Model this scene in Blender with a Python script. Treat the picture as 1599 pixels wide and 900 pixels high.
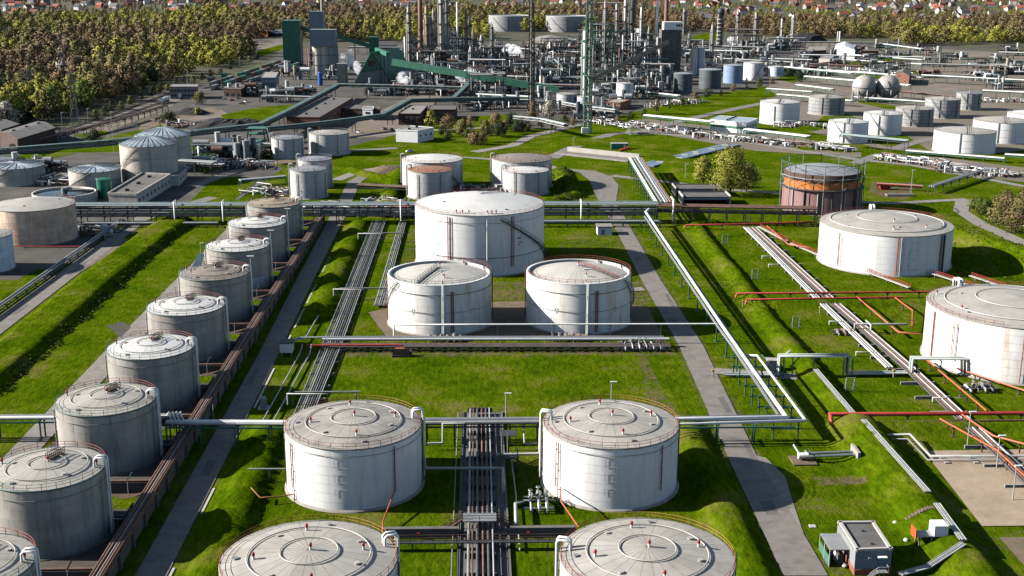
import bpy, math, random
import numpy as np
from mathutils import Matrix, Vector
for o in list(bpy.data.objects): bpy.data.objects.remove(o)
S = bpy.context.scene; C = S.collection; PI = math.pi; rad = math.radians
RNG = random.Random(7)
# ------------------------------------------------------------------ camera
FPX, PITCH, ROLL, CAMZ, YAW = 1898.59, 0.260242, 0.0030237, 97.858, 0.0284564
cd = bpy.data.cameras.new('camera'); cam = bpy.data.objects.new('camera', cd); C.objects.link(cam)
cd.sensor_width = 36; cd.lens = 36 * FPX / 1599; cd.clip_start = 1; cd.clip_end = 9000
cam.matrix_world = Matrix.Translation((0, 0, CAMZ)) @ Matrix.Rotation(-YAW, 4, 'Z') @ Matrix.Rotation(PI/2 - PITCH, 4, 'X') @ Matrix.Rotation(ROLL, 4, 'Z')
S.camera = cam
# ------------------------------------------------------------------ sky, sun, exposure
SUN_EL = rad(26.8); SUN_AZ = rad(-87.5)          # compass bearing from +Y towards +X
w = bpy.data.worlds.new('World'); S.world = w; w.use_nodes = True
nt = w.node_tree; bg = nt.nodes['Background']; sk = nt.nodes.new('ShaderNodeTexSky'); sk.sky_type = 'NISHITA'
sk.sun_disc = False; sk.sun_elevation = SUN_EL; sk.sun_rotation = SUN_AZ; sk.air_density = 1.0; sk.dust_density = 0.6; sk.ozone_density = 1.0
nt.links.new(sk.outputs[0], bg.inputs[0]); bg.inputs[1].default_value = 0.052
sd = bpy.data.lights.new('sun', 'SUN'); sd.energy = 4.9; sd.angle = rad(0.53); sd.color = (1, .945, .86)
sun = bpy.data.objects.new('sun', sd); C.objects.link(sun)
sv = Vector((math.sin(SUN_AZ)*math.cos(SUN_EL), math.cos(SUN_AZ)*math.cos(SUN_EL), math.sin(SUN_EL)))
sun.rotation_euler = (sv).to_track_quat('Z', 'Y').to_euler()
S.view_settings.view_transform = 'Standard'; S.view_settings.look = 'None'; S.view_settings.gamma = 1; S.view_settings.use_curve_mapping = False
S.view_settings.exposure = 1.2
S.render.engine = 'CYCLES'; S.cycles.max_bounces = 5; S.cycles.diffuse_bounces = 0; S.cycles.glossy_bounces = 2; S.cycles.transparent_max_bounces = 6
S.cycles.volume_bounces = 4; S.cycles.use_denoising = True; S.cycles.use_adaptive_sampling = True

def at(u, v, z=0.0):
    """survey: the point of the plane at height z that a full-size photo pixel looks at"""
    a, b = u - 799.5, v - 450
    cr, sr = math.cos(ROLL), math.sin(ROLL); X = cr*a + sr*b; Y = -sr*a + cr*b
    cp, sp = math.cos(PITCH), math.sin(PITCH)
    dx, dy, dz = X/FPX, cp - Y/FPX*sp, -sp - Y/FPX*cp
    t = (z - CAMZ)/dz; x, y = dx*t, dy*t; c, s = math.cos(YAW), math.sin(YAW)
    return Vector((c*x + s*y, -s*x + c*y, z))

# ------------------------------------------------------------------ materials
MAT = {}
PAINTED_WHITE = ('tank_white', 'tank_white_stained', 'white_clad', 'pipe_white', 'seam_white', 'house_white', 'tank_blue_white', 'raised_seam')
def mat(name, col, rough=.6, metal=0., var=.2, vs=.25, streak=None, samt=.5, sfreq=1.1, spots=None, pamt=.5, ps=.12, rnd=0., bump=0., bs=3., soft=.12, spec=.5):
    ab = 1 if name in PAINTED_WHITE else .68
    col = tuple(c*ab for c in col); streak = streak and tuple(c*ab for c in streak); spots = spots and tuple(c*ab for c in spots)
    m = bpy.data.materials.new(name); m.use_nodes = True; t = m.node_tree; N = t.nodes; L = t.links
    b = N['Principled BSDF']; b.inputs['Roughness'].default_value = rough; b.inputs['Metallic'].default_value = metal
    b.inputs['Specular IOR Level'].default_value = spec
    g = N.new('ShaderNodeNewGeometry'); pos = g.outputs['Position']
    def noise(sc, vec, det=4, ro=.6):
        n = N.new('ShaderNodeTexNoise'); n.inputs['Scale'].default_value = sc; n.inputs['Detail'].default_value = det; n.inputs['Roughness'].default_value = ro
        L.new(vec, n.inputs['Vector']); return n.outputs['Fac']
    def rng(x, a, bb, c, d):
        r = N.new('ShaderNodeMapRange'); r.inputs[1].default_value = a; r.inputs[2].default_value = bb; r.inputs[3].default_value = c; r.inputs[4].default_value = d
        L.new(x, r.inputs[0]); return r.outputs[0]
    def mix(f, c1, c2, mode='MIX'):
        x = N.new('ShaderNodeMix'); x.data_type = 'RGBA'; x.blend_type = mode
        if isinstance(f, (int, float)): x.inputs[0].default_value = f
        else: L.new(f, x.inputs[0])
        for s, c in ((6, c1), (7, c2)):
            if isinstance(c, tuple): x.inputs[s].default_value = (*c[:3], 1)
            else: L.new(c, x.inputs[s])
        return x.outputs[2]
    def comb(v):
        q = N.new('ShaderNodeCombineColor'); [L.new(v, q.inputs[i]) for i in range(3)]; return q.outputs[0]
    c = tuple(col)
    if var:
        c = mix(1.0, c, comb(rng(noise(vs, pos), .3, .7, 1-var, 1+var)), 'MULTIPLY')
    if spots is not None:
        c = mix(rng(noise(ps, pos, 6, .65), .5-soft*.2, .5+soft*1.5, 0, pamt), c, tuple(spots))
    if streak is not None:
        mp = N.new('ShaderNodeMapping'); mp.inputs['Scale'].default_value = (sfreq, sfreq, .07); L.new(pos, mp.inputs['Vector'])
        c = mix(rng(noise(1.0, mp.outputs[0], 5, .7), .48, .7, 0, samt), c, tuple(streak))
    if rnd:
        oi = N.new('ShaderNodeObjectInfo'); c = mix(1.0, c, comb(rng(oi.outputs['Random'], 0, 1, 1-rnd, 1+rnd)), 'MULTIPLY')
    if isinstance(c, tuple): b.inputs['Base Color'].default_value = (*c, 1)
    else: L.new(c, b.inputs['Base Color'])
    if bump:
        bp = N.new('ShaderNodeBump'); bp.inputs['Strength'].default_value = bump; bp.inputs['Distance'].default_value = .3
        L.new(noise(bs, pos, 5), bp.inputs['Height']); L.new(bp.outputs[0], b.inputs['Normal'])
    MAT[name] = m; return m

mat('tank_white', (.78, .78, .78), .45, var=.04, vs=.12, streak=(.44, .37, .29), samt=.38, sfreq=.9, rnd=0)
mat('tank_white_stained', (.76, .75, .73), .5, var=.07, vs=.2, streak=(.42, .27, .13), samt=.55, sfreq=.5, rnd=0)
mat('raised_seam', (.66, .66, .66), .5, var=0)
mat('tank_grey', (.50, .475, .44), .5, var=.13, vs=.22, streak=(.17, .16, .15), samt=.6, sfreq=.8, rnd=.07)
mat('tank_pale', (.70, .70, .70), .45, var=.08, vs=.2, streak=(.26, .25, .24), samt=.5, sfreq=.9, rnd=.05)
mat('tank_dull', (.42, .42, .43), .5, var=.1, vs=.2, streak=(.15, .14, .13), samt=.5, sfreq=.9, rnd=.05)
mat('tank_rust', (.88, .60, .44), .7, var=.2, vs=.35, streak=(1, .92, .82), samt=.85, sfreq=.75, rnd=.12)
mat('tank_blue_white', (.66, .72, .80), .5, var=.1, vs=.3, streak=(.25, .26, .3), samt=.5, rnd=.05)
mat('tank_blue', (.30, .42, .62), .5, var=.1, vs=.2)
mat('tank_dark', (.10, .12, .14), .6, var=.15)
mat('tank_pink', (.34, .19, .18), .65, var=.15, vs=.2, streak=(.20, .15, .16), samt=.5, rnd=.05)
mat('orange_band', (.85, .25, .03), .65, var=.25, vs=.3, streak=(.10, .04, .02), samt=.9, sfreq=.5)
mat('shell_seam', (.16, .155, .15), .7)
mat('seam_white', (.66, .66, .65), .6)
mat('roof_white', (.80, .79, .76), .5, var=.05, vs=.3, spots=(.5, .48, .44), pamt=.35, ps=.25, rnd=.02)
mat('roof_pale', (.66, .63, .57), .55, var=.08, vs=.3, spots=(.42, .39, .34), pamt=.4, ps=.2, rnd=.05)
mat('roof_bone', (.52, .49, .44), .6, var=.1, vs=.3, spots=(.30, .275, .24), pamt=.5, ps=.16, rnd=.05)
mat('roof_old', (.46, .43, .39), .65, var=.14, vs=.4, spots=(.17, .16, .15), pamt=.8, ps=.14, rnd=.06)
mat('roof_brown', (.30, .26, .225), .7, var=.12, vs=.4, spots=(.2, .165, .14), pamt=.6, ps=.3, rnd=.05)
mat('roof_tan', (.42, .33, .235), .7, var=.15, vs=.4, spots=(.3, .19, .11), pamt=.6, ps=.3, rnd=.05)
mat('roof_rust', (.36, .17, .09), .75, var=.25, vs=.5, spots=(.45, .30, .2), pamt=.7, ps=.35)
mat('roof_grey', (.34, .35, .38), .55, var=.1, vs=.3)
mat('roof_blue', (.42, .50, .56), .45, var=.1, vs=.3, rnd=.08)
mat('rail_red', (.36, .08, .06), .6, var=.2); mat('rail_orange', (.50, .22, .07), .6, var=.2); mat('rail_green', (.05, .14, .10), .6); mat('rail_grey', (.3, .3, .3), .6)
mat('vent_red', (.42, .05, .04), .5); mat('pipe_red', (.50, .055, .04), .5, var=.2, vs=.6); mat('pipe_orange', (.52, .13, .05), .5, var=.2)
mat('pipe_white', (.74, .74, .72), .4, var=.08, vs=.4); mat('pipe_pale', (.52, .53, .52), .4, var=.15, vs=.4); mat('pipe_grey', (.32, .32, .32), .45, var=.2, vs=.5)
mat('pipe_dark', (.10, .105, .11), .6, var=.25, vs=.5); mat('pipe_rust', (.20, .105, .075), .75, var=.3, vs=.5, spots=(.33, .2, .15), pamt=.6, ps=.4)
mat('pipe_teal', (.26, .36, .37), .45, var=.2, vs=.4); mat('pipe_silver', (.6, .62, .64), .3, .6, var=.1)
mat('steel_green', (.07, .20, .15), .6, var=.2); mat('tower_green', (.22, .42, .30), .6, var=.2); mat('steel_grey', (.28, .29, .3), .6, var=.2); mat('steel_dark', (.055, .06, .065), .65, var=.3); mat('steel_rust', (.15, .085, .06), .75, var=.3)
mat('steel_pale', (.5, .51, .5), .5, var=.15); mat('steel_teal', (.12, .185, .18), .6, var=.25)
mat('green_clad', (.04, .21, .135), .55, var=.15, vs=.15, streak=(.02, .07, .05), samt=.5, sfreq=.5, rnd=.1)
mat('blue_clad', (.20, .27, .36), .55, var=.1, vs=.15, rnd=.06); mat('grey_clad', (.34, .35, .36), .55, var=.12, vs=.2, rnd=.05); mat('white_clad', (.74, .75, .75), .5, var=.05)
mat('concrete', (.40, .37, .33), .85, var=.2, vs=.4, streak=(.2, .18, .16), samt=.4, bump=.2); mat('concrete_dark', (.17, .16, .15), .9, var=.3, vs=.3, bump=.2)
mat('concrete_pale', (.56, .53, .48), .85, var=.12, vs=.3); mat('silo_concrete', (.76, .69, .61), .85, var=.12, vs=.2, streak=(.25, .22, .19), samt=.5)
mat('brick', (.20, .085, .06), .9, var=.2, vs=.6, rnd=.08); mat('brick_red', (.40, .14, .07), .9, var=.2, vs=.6); mat('brick_dark', (.10, .055, .045), .9, var=.25)
mat('tar_roof', (.15, .145, .14), .9, var=.2, vs=.3, spots=(.09, .085, .08), pamt=.6, ps=.2); mat('felt_roof', (.30, .28, .26), .9, var=.15, vs=.2); mat('tile_red', (.33, .10, .06), .85, var=.2, rnd=.25); mat('tile_grey', (.13, .12, .13), .85, var=.2, rnd=.3)
mat('house_white', (.66, .64, .60), .8, var=.08, rnd=.15); mat('glass_dark', (.03, .035, .045), .15, var=0); mat('door_blue', (.16, .26, .42), .5, var=.05)
mat('chimney_brown', (.27, .135, .10), .8, var=.15, vs=.1, rnd=.05); mat('column_tan', (.46, .42, .36), .55, var=.15, vs=.2, streak=(.25, .17, .1), samt=.5); mat('column_orange', (.52, .30, .13), .6, var=.2, vs=.2)
mat('black', (.015, .015, .016), .7, var=.2); mat('coal', (.02, .02, .022), .95, var=.3, bump=.6, bs=.6); mat('blue_paint', (.03, .16, .55), .4, var=.1); mat('cyan_sheet', (.10, .42, .75), .5, var=.1); mat('yellow', (.6, .42, .05), .5)
mat('green_paint', (.01, .22, .15), .5, var=.15); mat('orange_paint', (.62, .12, .03), .5, var=.1); mat('skip_red', (.40, .03, .02), .6, var=.2); mat('sludge', (.012, .014, .02), .12, var=.2)
mat('water', (.02, .035, .06), .05, var=0)
mat('asphalt', (.25, .225, .205), .9, var=.12, vs=.35, spots=(.15, .135, .125), pamt=.75, ps=.3, bump=.1, bs=6)
mat('gravel', (.30, .275, .245), .95, var=.2, vs=.6, spots=(.2, .19, .17), pamt=.6, ps=.35, bump=.3, bs=4)
mat('dirt', (.20, .145, .095), .95, var=.25, vs=.5, spots=(.13, .12, .045), pamt=.7, ps=.18, bump=.3, bs=2)
mat('sand', (.45, .345, .245), .95, var=.1, vs=.4, spots=(.28, .205, .135), pamt=.7, ps=.09, bump=.2, bs=3)
mat('yard', (.088, .078, .068), .95, var=.45, vs=.08, spots=(.04, .042, .03), pamt=.9, ps=.035)
mat('yard_tan', (.22, .18, .142), .95, var=.3, vs=.06, spots=(.09, .095, .04), pamt=.8, ps=.03)
mat('pit_soil', (.085, .07, .055), .95, var=.3, vs=.4, spots=(.05, .055, .03), pamt=.6, ps=.3)
mat('bark', (.09, .07, .055), .9, var=.2)

def grass_mat():
    m = bpy.data.materials.new('grass'); m.use_nodes = True; t = m.node_tree; N = t.nodes; L = t.links; b = N['Principled BSDF']
    b.inputs['Roughness'].default_value = .95; b.inputs['Specular IOR Level'].default_value = 0
    g = N.new('ShaderNodeNewGeometry'); pos = g.outputs['Position']
    def noise(sc, det=5, ro=.6, vec=None):
        n = N.new('ShaderNodeTexNoise'); n.inputs['Scale'].default_value = sc; n.inputs['Detail'].default_value = det; n.inputs['Roughness'].default_value = ro; L.new(vec or pos, n.inputs['Vector']); return n.outputs['Fac']
    def ramp(x, stops):
        r = N.new('ShaderNodeValToRGB'); e = r.color_ramp.elements
        while len(e) < len(stops): e.new(.5)
        for q, (p, c) in zip(e, stops): q.position = p; q.color = (*c, 1)
        L.new(x, r.inputs[0]); return r.outputs[0]
    def mix(f, c1, c2, mode='MIX'):
        x = N.new('ShaderNodeMix'); x.data_type = 'RGBA'; x.blend_type = mode
        L.new(f, x.inputs[0]) if not isinstance(f, float) else setattr(x.inputs[0], 'default_value', f)
        for s, c in ((6, c1), (7, c2)):
            if isinstance(c, tuple): x.inputs[s].default_value = (*c, 1)
            else: L.new(c, x.inputs[s])
        return x.outputs[2]
    c = ramp(noise(.06, 8, .68), [(.30, (.027, .055, .001)), (.44, (.050, .086, .0015)), (.57, (.076, .107, .003)), (.72, (.118, .118, .014))])
    mp = N.new('ShaderNodeMapping'); mp.inputs['Scale'].default_value = (1.6, .5, 1); L.new(pos, mp.inputs['Vector'])
    k = N.new('ShaderNodeMapRange'); L.new(noise(.55, 8, .72, mp.outputs[0]), k.inputs[0]); k.inputs[1].default_value = .3; k.inputs[2].default_value = .7; k.inputs[3].default_value = .42; k.inputs[4].default_value = 1.6
    q = N.new('ShaderNodeCombineColor'); [L.new(k.outputs[0], q.inputs[i]) for i in range(3)]
    c = mix(1.0, c, q.outputs[0], 'MULTIPLY')
    d = N.new('ShaderNodeMapRange'); L.new(noise(.06, 8, .68), d.inputs[0]); d.inputs[1].default_value = .54; d.inputs[2].default_value = .70; d.inputs[3].default_value = 0; d.inputs[4].default_value = .65
    c = mix(d.outputs[0], c, (.135, .118, .042))
    # bare and trodden ground, painted per vertex as a wear map of the terrain
    a = N.new('ShaderNodeAttribute'); a.attribute_name = 'wear'
    wn = N.new('ShaderNodeMath'); wn.operation = 'MULTIPLY_ADD'; L.new(noise(.35, 6, .7), wn.inputs[0]); wn.inputs[1].default_value = 1.6; wn.inputs[2].default_value = -.8
    w2 = N.new('ShaderNodeMath'); w2.operation = 'ADD'; L.new(wn.outputs[0], w2.inputs[0]); L.new(a.outputs['Fac'], w2.inputs[1])
    w3 = N.new('ShaderNodeMapRange'); L.new(w2.outputs[0], w3.inputs[0]); w3.inputs[1].default_value = .4; w3.inputs[2].default_value = .75
    c = mix(w3.outputs[0], c, ramp(noise(.5, 6), [(.35, (.075, .055, .034)), (.65, (.165, .123, .078))]))
    L.new(c, b.inputs['Base Color'])
    bp = N.new('ShaderNodeBump'); bp.inputs['Strength'].default_value = .8; bp.inputs['Distance'].default_value = .5
    L.new(noise(1.4, 6, .7), bp.inputs['Height']); L.new(bp.outputs[0], b.inputs['Normal']); MAT['grass'] = m
grass_mat()
def leaf_mat(name, col, col2):
    m = bpy.data.materials.new(name); m.use_nodes = True; t = m.node_tree; N = t.nodes; L = t.links; b = N['Principled BSDF']
    b.inputs['Roughness'].default_value = .8; b.inputs['Specular IOR Level'].default_value = .15
    oi = N.new('ShaderNodeObjectInfo'); g = N.new('ShaderNodeNewGeometry')
    n = N.new('ShaderNodeTexNoise'); n.inputs['Scale'].default_value = .45; n.inputs['Detail'].default_value = 3; L.new(g.outputs['Position'], n.inputs['Vector'])
    ad = N.new('ShaderNodeMath'); ad.operation = 'ADD'; L.new(oi.outputs['Random'], ad.inputs[0]); L.new(n.outputs['Fac'], ad.inputs[1])
    r = N.new('ShaderNodeMapRange'); L.new(ad.outputs[0], r.inputs[0]); r.inputs[1].default_value = .35; r.inputs[2].default_value = 1.65
    x = N.new('ShaderNodeMix'); x.data_type = 'RGBA'; L.new(r.outputs[0], x.inputs[0]); x.inputs[6].default_value = (*col, 1); x.inputs[7].default_value = (*col2, 1)
    L.new(x.outputs[2], b.inputs['Base Color']); MAT[name] = m
leaf_mat('leaf_brown', (.125, .092, .052), (.225, .16, .08)); leaf_mat('leaf_olive', (.135, .125, .045), (.215, .19, .065)); leaf_mat('leaf_yellow', (.20, .20, .032), (.30, .29, .05)); leaf_mat('leaf_green', (.085, .13, .025), (.15, .20, .04)); leaf_mat('leaf_dark', (.03, .05, .022), (.06, .085, .035)); leaf_mat('leaf_white', (.32, .28, .23), (.44, .40, .33)); leaf_mat('leaf_brush', (.05, .08, .012), (.12, .125, .03))
mat('woodland_floor', (.07, .062, .026), .95, var=.4, vs=.02, spots=(.055, .09, .012), pamt=.85, ps=.02)
leaf_mat('leaf_green', (.07, .12, .018), (.12, .18, .025)); leaf_mat('leaf_dark', (.018, .03, .014), (.04, .055, .022)); leaf_mat('leaf_white', (.34, .31, .25), (.44, .40, .33)); leaf_mat('leaf_brush', (.05, .085, .014), (.12, .13, .03))

# ------------------------------------------------------------------ mesh building
class MB:
    def __init__(s): s.v = []; s.f = []; s.sm = []
    def add(s, vs, fs, smooth=False):
        k = len(s.v); s.v += [tuple(p) for p in vs]; s.f += [tuple(i + k for i in f) for f in fs]; s.sm += [smooth]*len(fs); return s
    def box(s, x0, x1, y0, y1, z0, z1):
        return s.add([(x0,y0,z0),(x1,y0,z0),(x1,y1,z0),(x0,y1,z0),(x0,y0,z1),(x1,y0,z1),(x1,y1,z1),(x0,y1,z1)],
                     [(0,3,2,1),(4,5,6,7),(0,1,5,4),(1,2,6,5),(2,3,7,6),(3,0,4,7)])
    def bar(s, p, q, wd, ht=None):
        p, q = Vector(p), Vector(q); d = (q - p); 
        if d.length < 1e-6: return s
        d.normalize(); up = Vector((0,0,1)) if abs(d.z) < .95 else Vector((0,1,0))
        a = d.cross(up).normalized(); b = a.cross(d).normalized(); a *= wd/2; b *= (ht or wd)/2
        return s.add([p-a-b, p+a-b, p+a+b, p-a+b, q-a-b, q+a-b, q+a+b, q-a+b], [(0,3,2,1),(4,5,6,7),(0,1,5,4),(1,2,6,5),(2,3,7,6),(3,0,4,7)])
    def tube(s, pts, r, n=8, cap=True, closed=False):
        P = [Vector(p) for p in pts]; m = len(P); vs = []; a = None
        for i, p in enumerate(P):
            if closed: d0, d1 = (p - P[i-1]).normalized(), (P[(i+1) % m] - p).normalized()
            else:
                d1 = (P[min(i+1, m-1)] - P[min(i, m-2)]).normalized(); d0 = (P[max(i, 1)] - P[max(i-1, 0)]).normalized()
            d = d0 + d1
            d = d.normalized() if d.length > 1e-6 else d1
            if a is None:
                up = Vector((0,0,1)) if abs(d.z) < .9 else Vector((0,1,0)); a = d.cross(up).normalized()
            a = (a - d*a.dot(d)).normalized(); b = d.cross(a)
            k = 1/max(.5, math.sqrt(max(.05, (1 + d0.dot(d1))/2)))
            for j in range(n):
                t = 2*PI*j/n; vs.append(p + (a*math.cos(t) + b*math.sin(t))*r*(k if not closed else 1))
        fs = []
        for i in range(m if closed else m-1):
            for j in range(n):
                i2 = (i+1) % m; fs.append((i*n+j, i*n+(j+1) % n, i2*n+(j+1) % n, i2*n+j))
        s.add(vs, fs, True)
        if cap and not closed: s.add(vs[:n], [tuple(range(n-1, -1, -1))]); s.add(vs[-n:], [tuple(range(n))])
        return s
    def lathe(s, prof, n=48, x=0, y=0, a0=0, a1=2*PI, smooth=True):
        full = abs(a1 - a0 - 2*PI) < 1e-6; m = n if full else n+1; vs = []; fs = []
        for (r, z) in prof:
            for j in range(m):
                t = a0 + (a1-a0)*j/n; vs.append((x + r*math.cos(t), y + r*math.sin(t), z))
        for i in range(len(prof)-1):
            for j in range(n):
                j2 = (j+1) % m; fs.append((i*m+j, i*m+j2, (i+1)*m+j2, (i+1)*m+j))
        return s.add(vs, fs, smooth)
    def cyl(s, x, y, z0, z1, r, n=16, r2=None):
        r2 = r if r2 is None else r2; s.lathe([(r, z0), (r2, z1)], n, x, y)
        s.add([(x + r2*math.cos(2*PI*j/n), y + r2*math.sin(2*PI*j/n), z1) for j in range(n)], [tuple(range(n))]); return s
    def ball(s, x, y, z, r, n=10, m=6, sz=1):
        return s.lathe([(max(1e-3, r*math.sin(PI*i/m)), z - sz*r*math.cos(PI*i/m)) for i in range(m+1)], n, x, y)
    def prism(s, poly, z0, z1):
        n = len(poly); vs = [(p[0], p[1], z0) for p in poly] + [(p[0], p[1], z1) for p in poly]
        ar = sum(poly[i][0]*poly[(i+1) % n][1] - poly[(i+1) % n][0]*poly[i][1] for i in range(n))
        fs = [tuple(range(n-1, -1, -1)), tuple(range(n, 2*n))] + [(i, (i+1) % n, n+(i+1) % n, n+i) for i in range(n)]
        if ar < 0: fs = [f[::-1] for f in fs]
        return s.add(vs, fs)
    def mesh(s, name, m):
        me = bpy.data.meshes.new(name); me.from_pydata(s.v, [], s.f)
        me.polygons.foreach_set('use_smooth', s.sm); me.materials.append(MAT[m]); me.update()
        if getattr(s, 'nv', None): me.normals_split_custom_set_from_vertices(s.nv)
        return me
    def build(s, name, m, parent=None, loc=None, kind=None):
        """link as one object; vertices are world coordinates, moved to the parent's (or the given) base point"""
        o_ = Vector(WL[parent.name]) if parent is not None else Vector(loc or (0, 0, 0))
        s.v = [(a - o_.x, b - o_.y, c - o_.z) for a, b, c in s.v]
        return link(name, s.mesh(name, m), parent, o_ if parent is None else (0, 0, 0), kind)
WL = {}
def link(name, me, parent=None, loc=(0, 0, 0), kind=None, rz=0):
    o = bpy.data.objects.new(name, me); C.objects.link(o); o.location = loc
    if rz: o.rotation_euler = (0, 0, rz)
    if parent is not None: o.parent = parent; WL[o.name] = WL[parent.name] 
    else: WL[o.name] = tuple(loc)
    if kind: o['kind'] = kind
    return o
def tag(o, label, cat, group=None):
    o['label'] = label; o['category'] = cat
    if group: o['group'] = group
    return o
def thing(name, label, cat, loc, group=None):
    o = bpy.data.objects.new(name, None); C.objects.link(o); o.location = loc; o.empty_display_size = .5; WL[o.name] = tuple(loc)
    return tag(o, label, cat, group)
MESH = {}
def shared(key, fn, name, m):
    k = (key, m)
    if k not in MESH: MESH[k] = fn().mesh(name, m)
    return MESH[k]
def copy_tree(root, loc, rz=0, label=None, group=None):
    r = root.copy(); C.objects.link(r); r.location = loc; r.rotation_euler = (0, 0, rz); WL[r.name] = tuple(loc)
    if label: r['label'] = label
    if group: r['group'] = group
    for ch in root.children:
        c = ch.copy(); C.objects.link(c); c.parent = r
        for g in ch.children:
            d = g.copy(); C.objects.link(d); d.parent = c
    return r
# ------------------------------------------------------------------ terrain: one sheet from under the camera to beyond the horizon
RIDGE = [  # polyline, height, half width of the flat top, run of the left and of the right slope
    ([(-121, 235), (-121, 380), (-120, 440), (-118, 466)], 2.2, 4.5, 3.6, 4.2),
    ([(-46.2, 338), (-46.2, 462)], 2.0, .9, 4.8, 5.2),
    ([(-44.8, 150), (-44.8, 247)], 1.9, .8, 5, 5),
    ([(45.2, 150), (45.2, 250)], 2.1, .8, 5.5, 4.5),
    ([(41, 592), (42, 520), (30, 508), (16, 507)], 2.1, .8, 4.5, 4.5), ([(-38, 592), (-38, 500)], 2.2, 1, 5, 5), ([(-62, 592), (-40, 560)], 1.8, .8, 4, 4),
    ([(81.5, 150), (82.5, 201), (83, 246)], 3.3, .7, 8.5, 5.5), ([(83, 240), (83.2, 290), (82.6, 330), (84, 380), (83.4, 420), (84.3, 458)], 1.8, .5, 4.8, 3.4),
    ([(88, 346), (205, 346)], 1.6, .6, 4, 4), ([(88, 246), (205, 246)], 1.7, .6, 4, 4),
    ([(168, 455), (176, 440), (186, 405), (189, 372), (184, 345)], 4.5, .8, 11, 9),
    ([(-118, 492), (-96, 505), (-82, 492)], 2.0, 3, 6, 6),
    ([(90, 640), (104, 600), (112, 560)], 1.2, 6, 14, 10),
    ([(46, 678), (80, 700)], 1.3, 3, 6, 6), ([(180, 668), (240, 640), (300, 622)], 1.6, 1, 5, 5), ([(200, 745), (330, 850)], 1.5, 2, 6, 6)]
def seg_dist(X, Y, p, q):
    dx, dy = q[0]-p[0], q[1]-p[1]; l2 = dx*dx + dy*dy
    t = np.clip(((X-p[0])*dx + (Y-p[1])*dy)/l2, 0, 1)
    ex, ey = X - (p[0]+t*dx), Y - (p[1]+t*dy)
    return np.hypot(ex, ey), np.sign(ex*dy - ey*dx)
_r = np.random.RandomState(3)
WAV = [( _r.uniform(.05, .25)*math.cos(t), _r.uniform(.05, .25)*math.sin(t), _r.uniform(0, 6.28)) for t in _r.uniform(0, 6.28, 14)]
def height(X, Y, rough=True):
    X = np.asarray(X, float); Y = np.asarray(Y, float); Z = np.zeros_like(X)
    wob = sum(np.sin(a*X + b*Y + c) for a, b, c in WAV)/14
    for pl, H, flat, wl, wr in RIDGE:
        best = np.full(X.shape, 1e9); side = np.zeros_like(X)
        for p, q in zip(pl, pl[1:]):
            d, sgn = seg_dist(X, Y, p, q); k = d < best; best = np.where(k, d, best); side = np.where(k, sgn, side)
        run = np.where(side < 0, wl, wr) * (1 + .25*wob)
        t = np.clip(1 - (best - flat)/run, 0, 1)
        Z = np.maximum(Z, H*(1 + .3*wob)*t*t*(3-2*t))
    return Z
def in_poly(X, Y, poly):
    k = np.zeros(X.shape, bool); n = len(poly)
    for i in range(n):
        (x0, y0), (x1, y1) = poly[i], poly[(i+1) % n]
        c = ((y0 > Y) != (y1 > Y)) & (X < (x1-x0)*(Y-y0)/((y1-y0) if y1 != y0 else 1e-9) + x0); k ^= c
    return k
xs = np.unique(np.concatenate([np.linspace(-3200, -400, 40), np.arange(-400, -150, 8), np.arange(-150, 205, 1.15), np.arange(205, 420, 8), np.linspace(420, 3200, 40)]))
ys = np.unique(np.concatenate([np.linspace(-120, 160, 12), np.arange(160, 480, 1.15), np.arange(480, 640, 2.2), np.arange(640, 1000, 8), np.linspace(1000, 5200, 70)]))
GX, GY = np.meshgrid(xs, ys)
GZ = height(GX, GY)
_near = np.clip((700-GY)/150, 0, 1)*np.clip((230-np.abs(GX-20))/30, 0, 1)
GZ = GZ + _near*np.where(GZ > .15, 1, .35)*(np.random.RandomState(5).rand(*GX.shape)-.5)*.3*np.clip(GZ*3+.2, 0, 1)
nx, ny = len(xs), len(ys)
me = bpy.data.meshes.new('ground')
vv = np.stack([GX, GY, GZ], -1).reshape(-1, 3)
ii = (np.arange(ny-1)[:, None]*nx + np.arange(nx-1)[None, :]).reshape(-1)
ff = np.stack([ii, ii+1, ii+nx+1, ii+nx], 1)
me.vertices.add(len(vv)); me.vertices.foreach_set('co', vv.ravel()); me.loops.add(ff.size); me.loops.foreach_set('vertex_index', ff.ravel().astype(np.int32))
me.polygons.add(len(ff)); me.polygons.foreach_set('loop_start', np.arange(0, ff.size, 4, dtype=np.int32)); me.polygons.foreach_set('loop_total', np.full(len(ff), 4, np.int32))
me.polygons.foreach_set('use_smooth', np.ones(len(ff), bool)); me.update(); me.materials.append(MAT['grass'])
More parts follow.
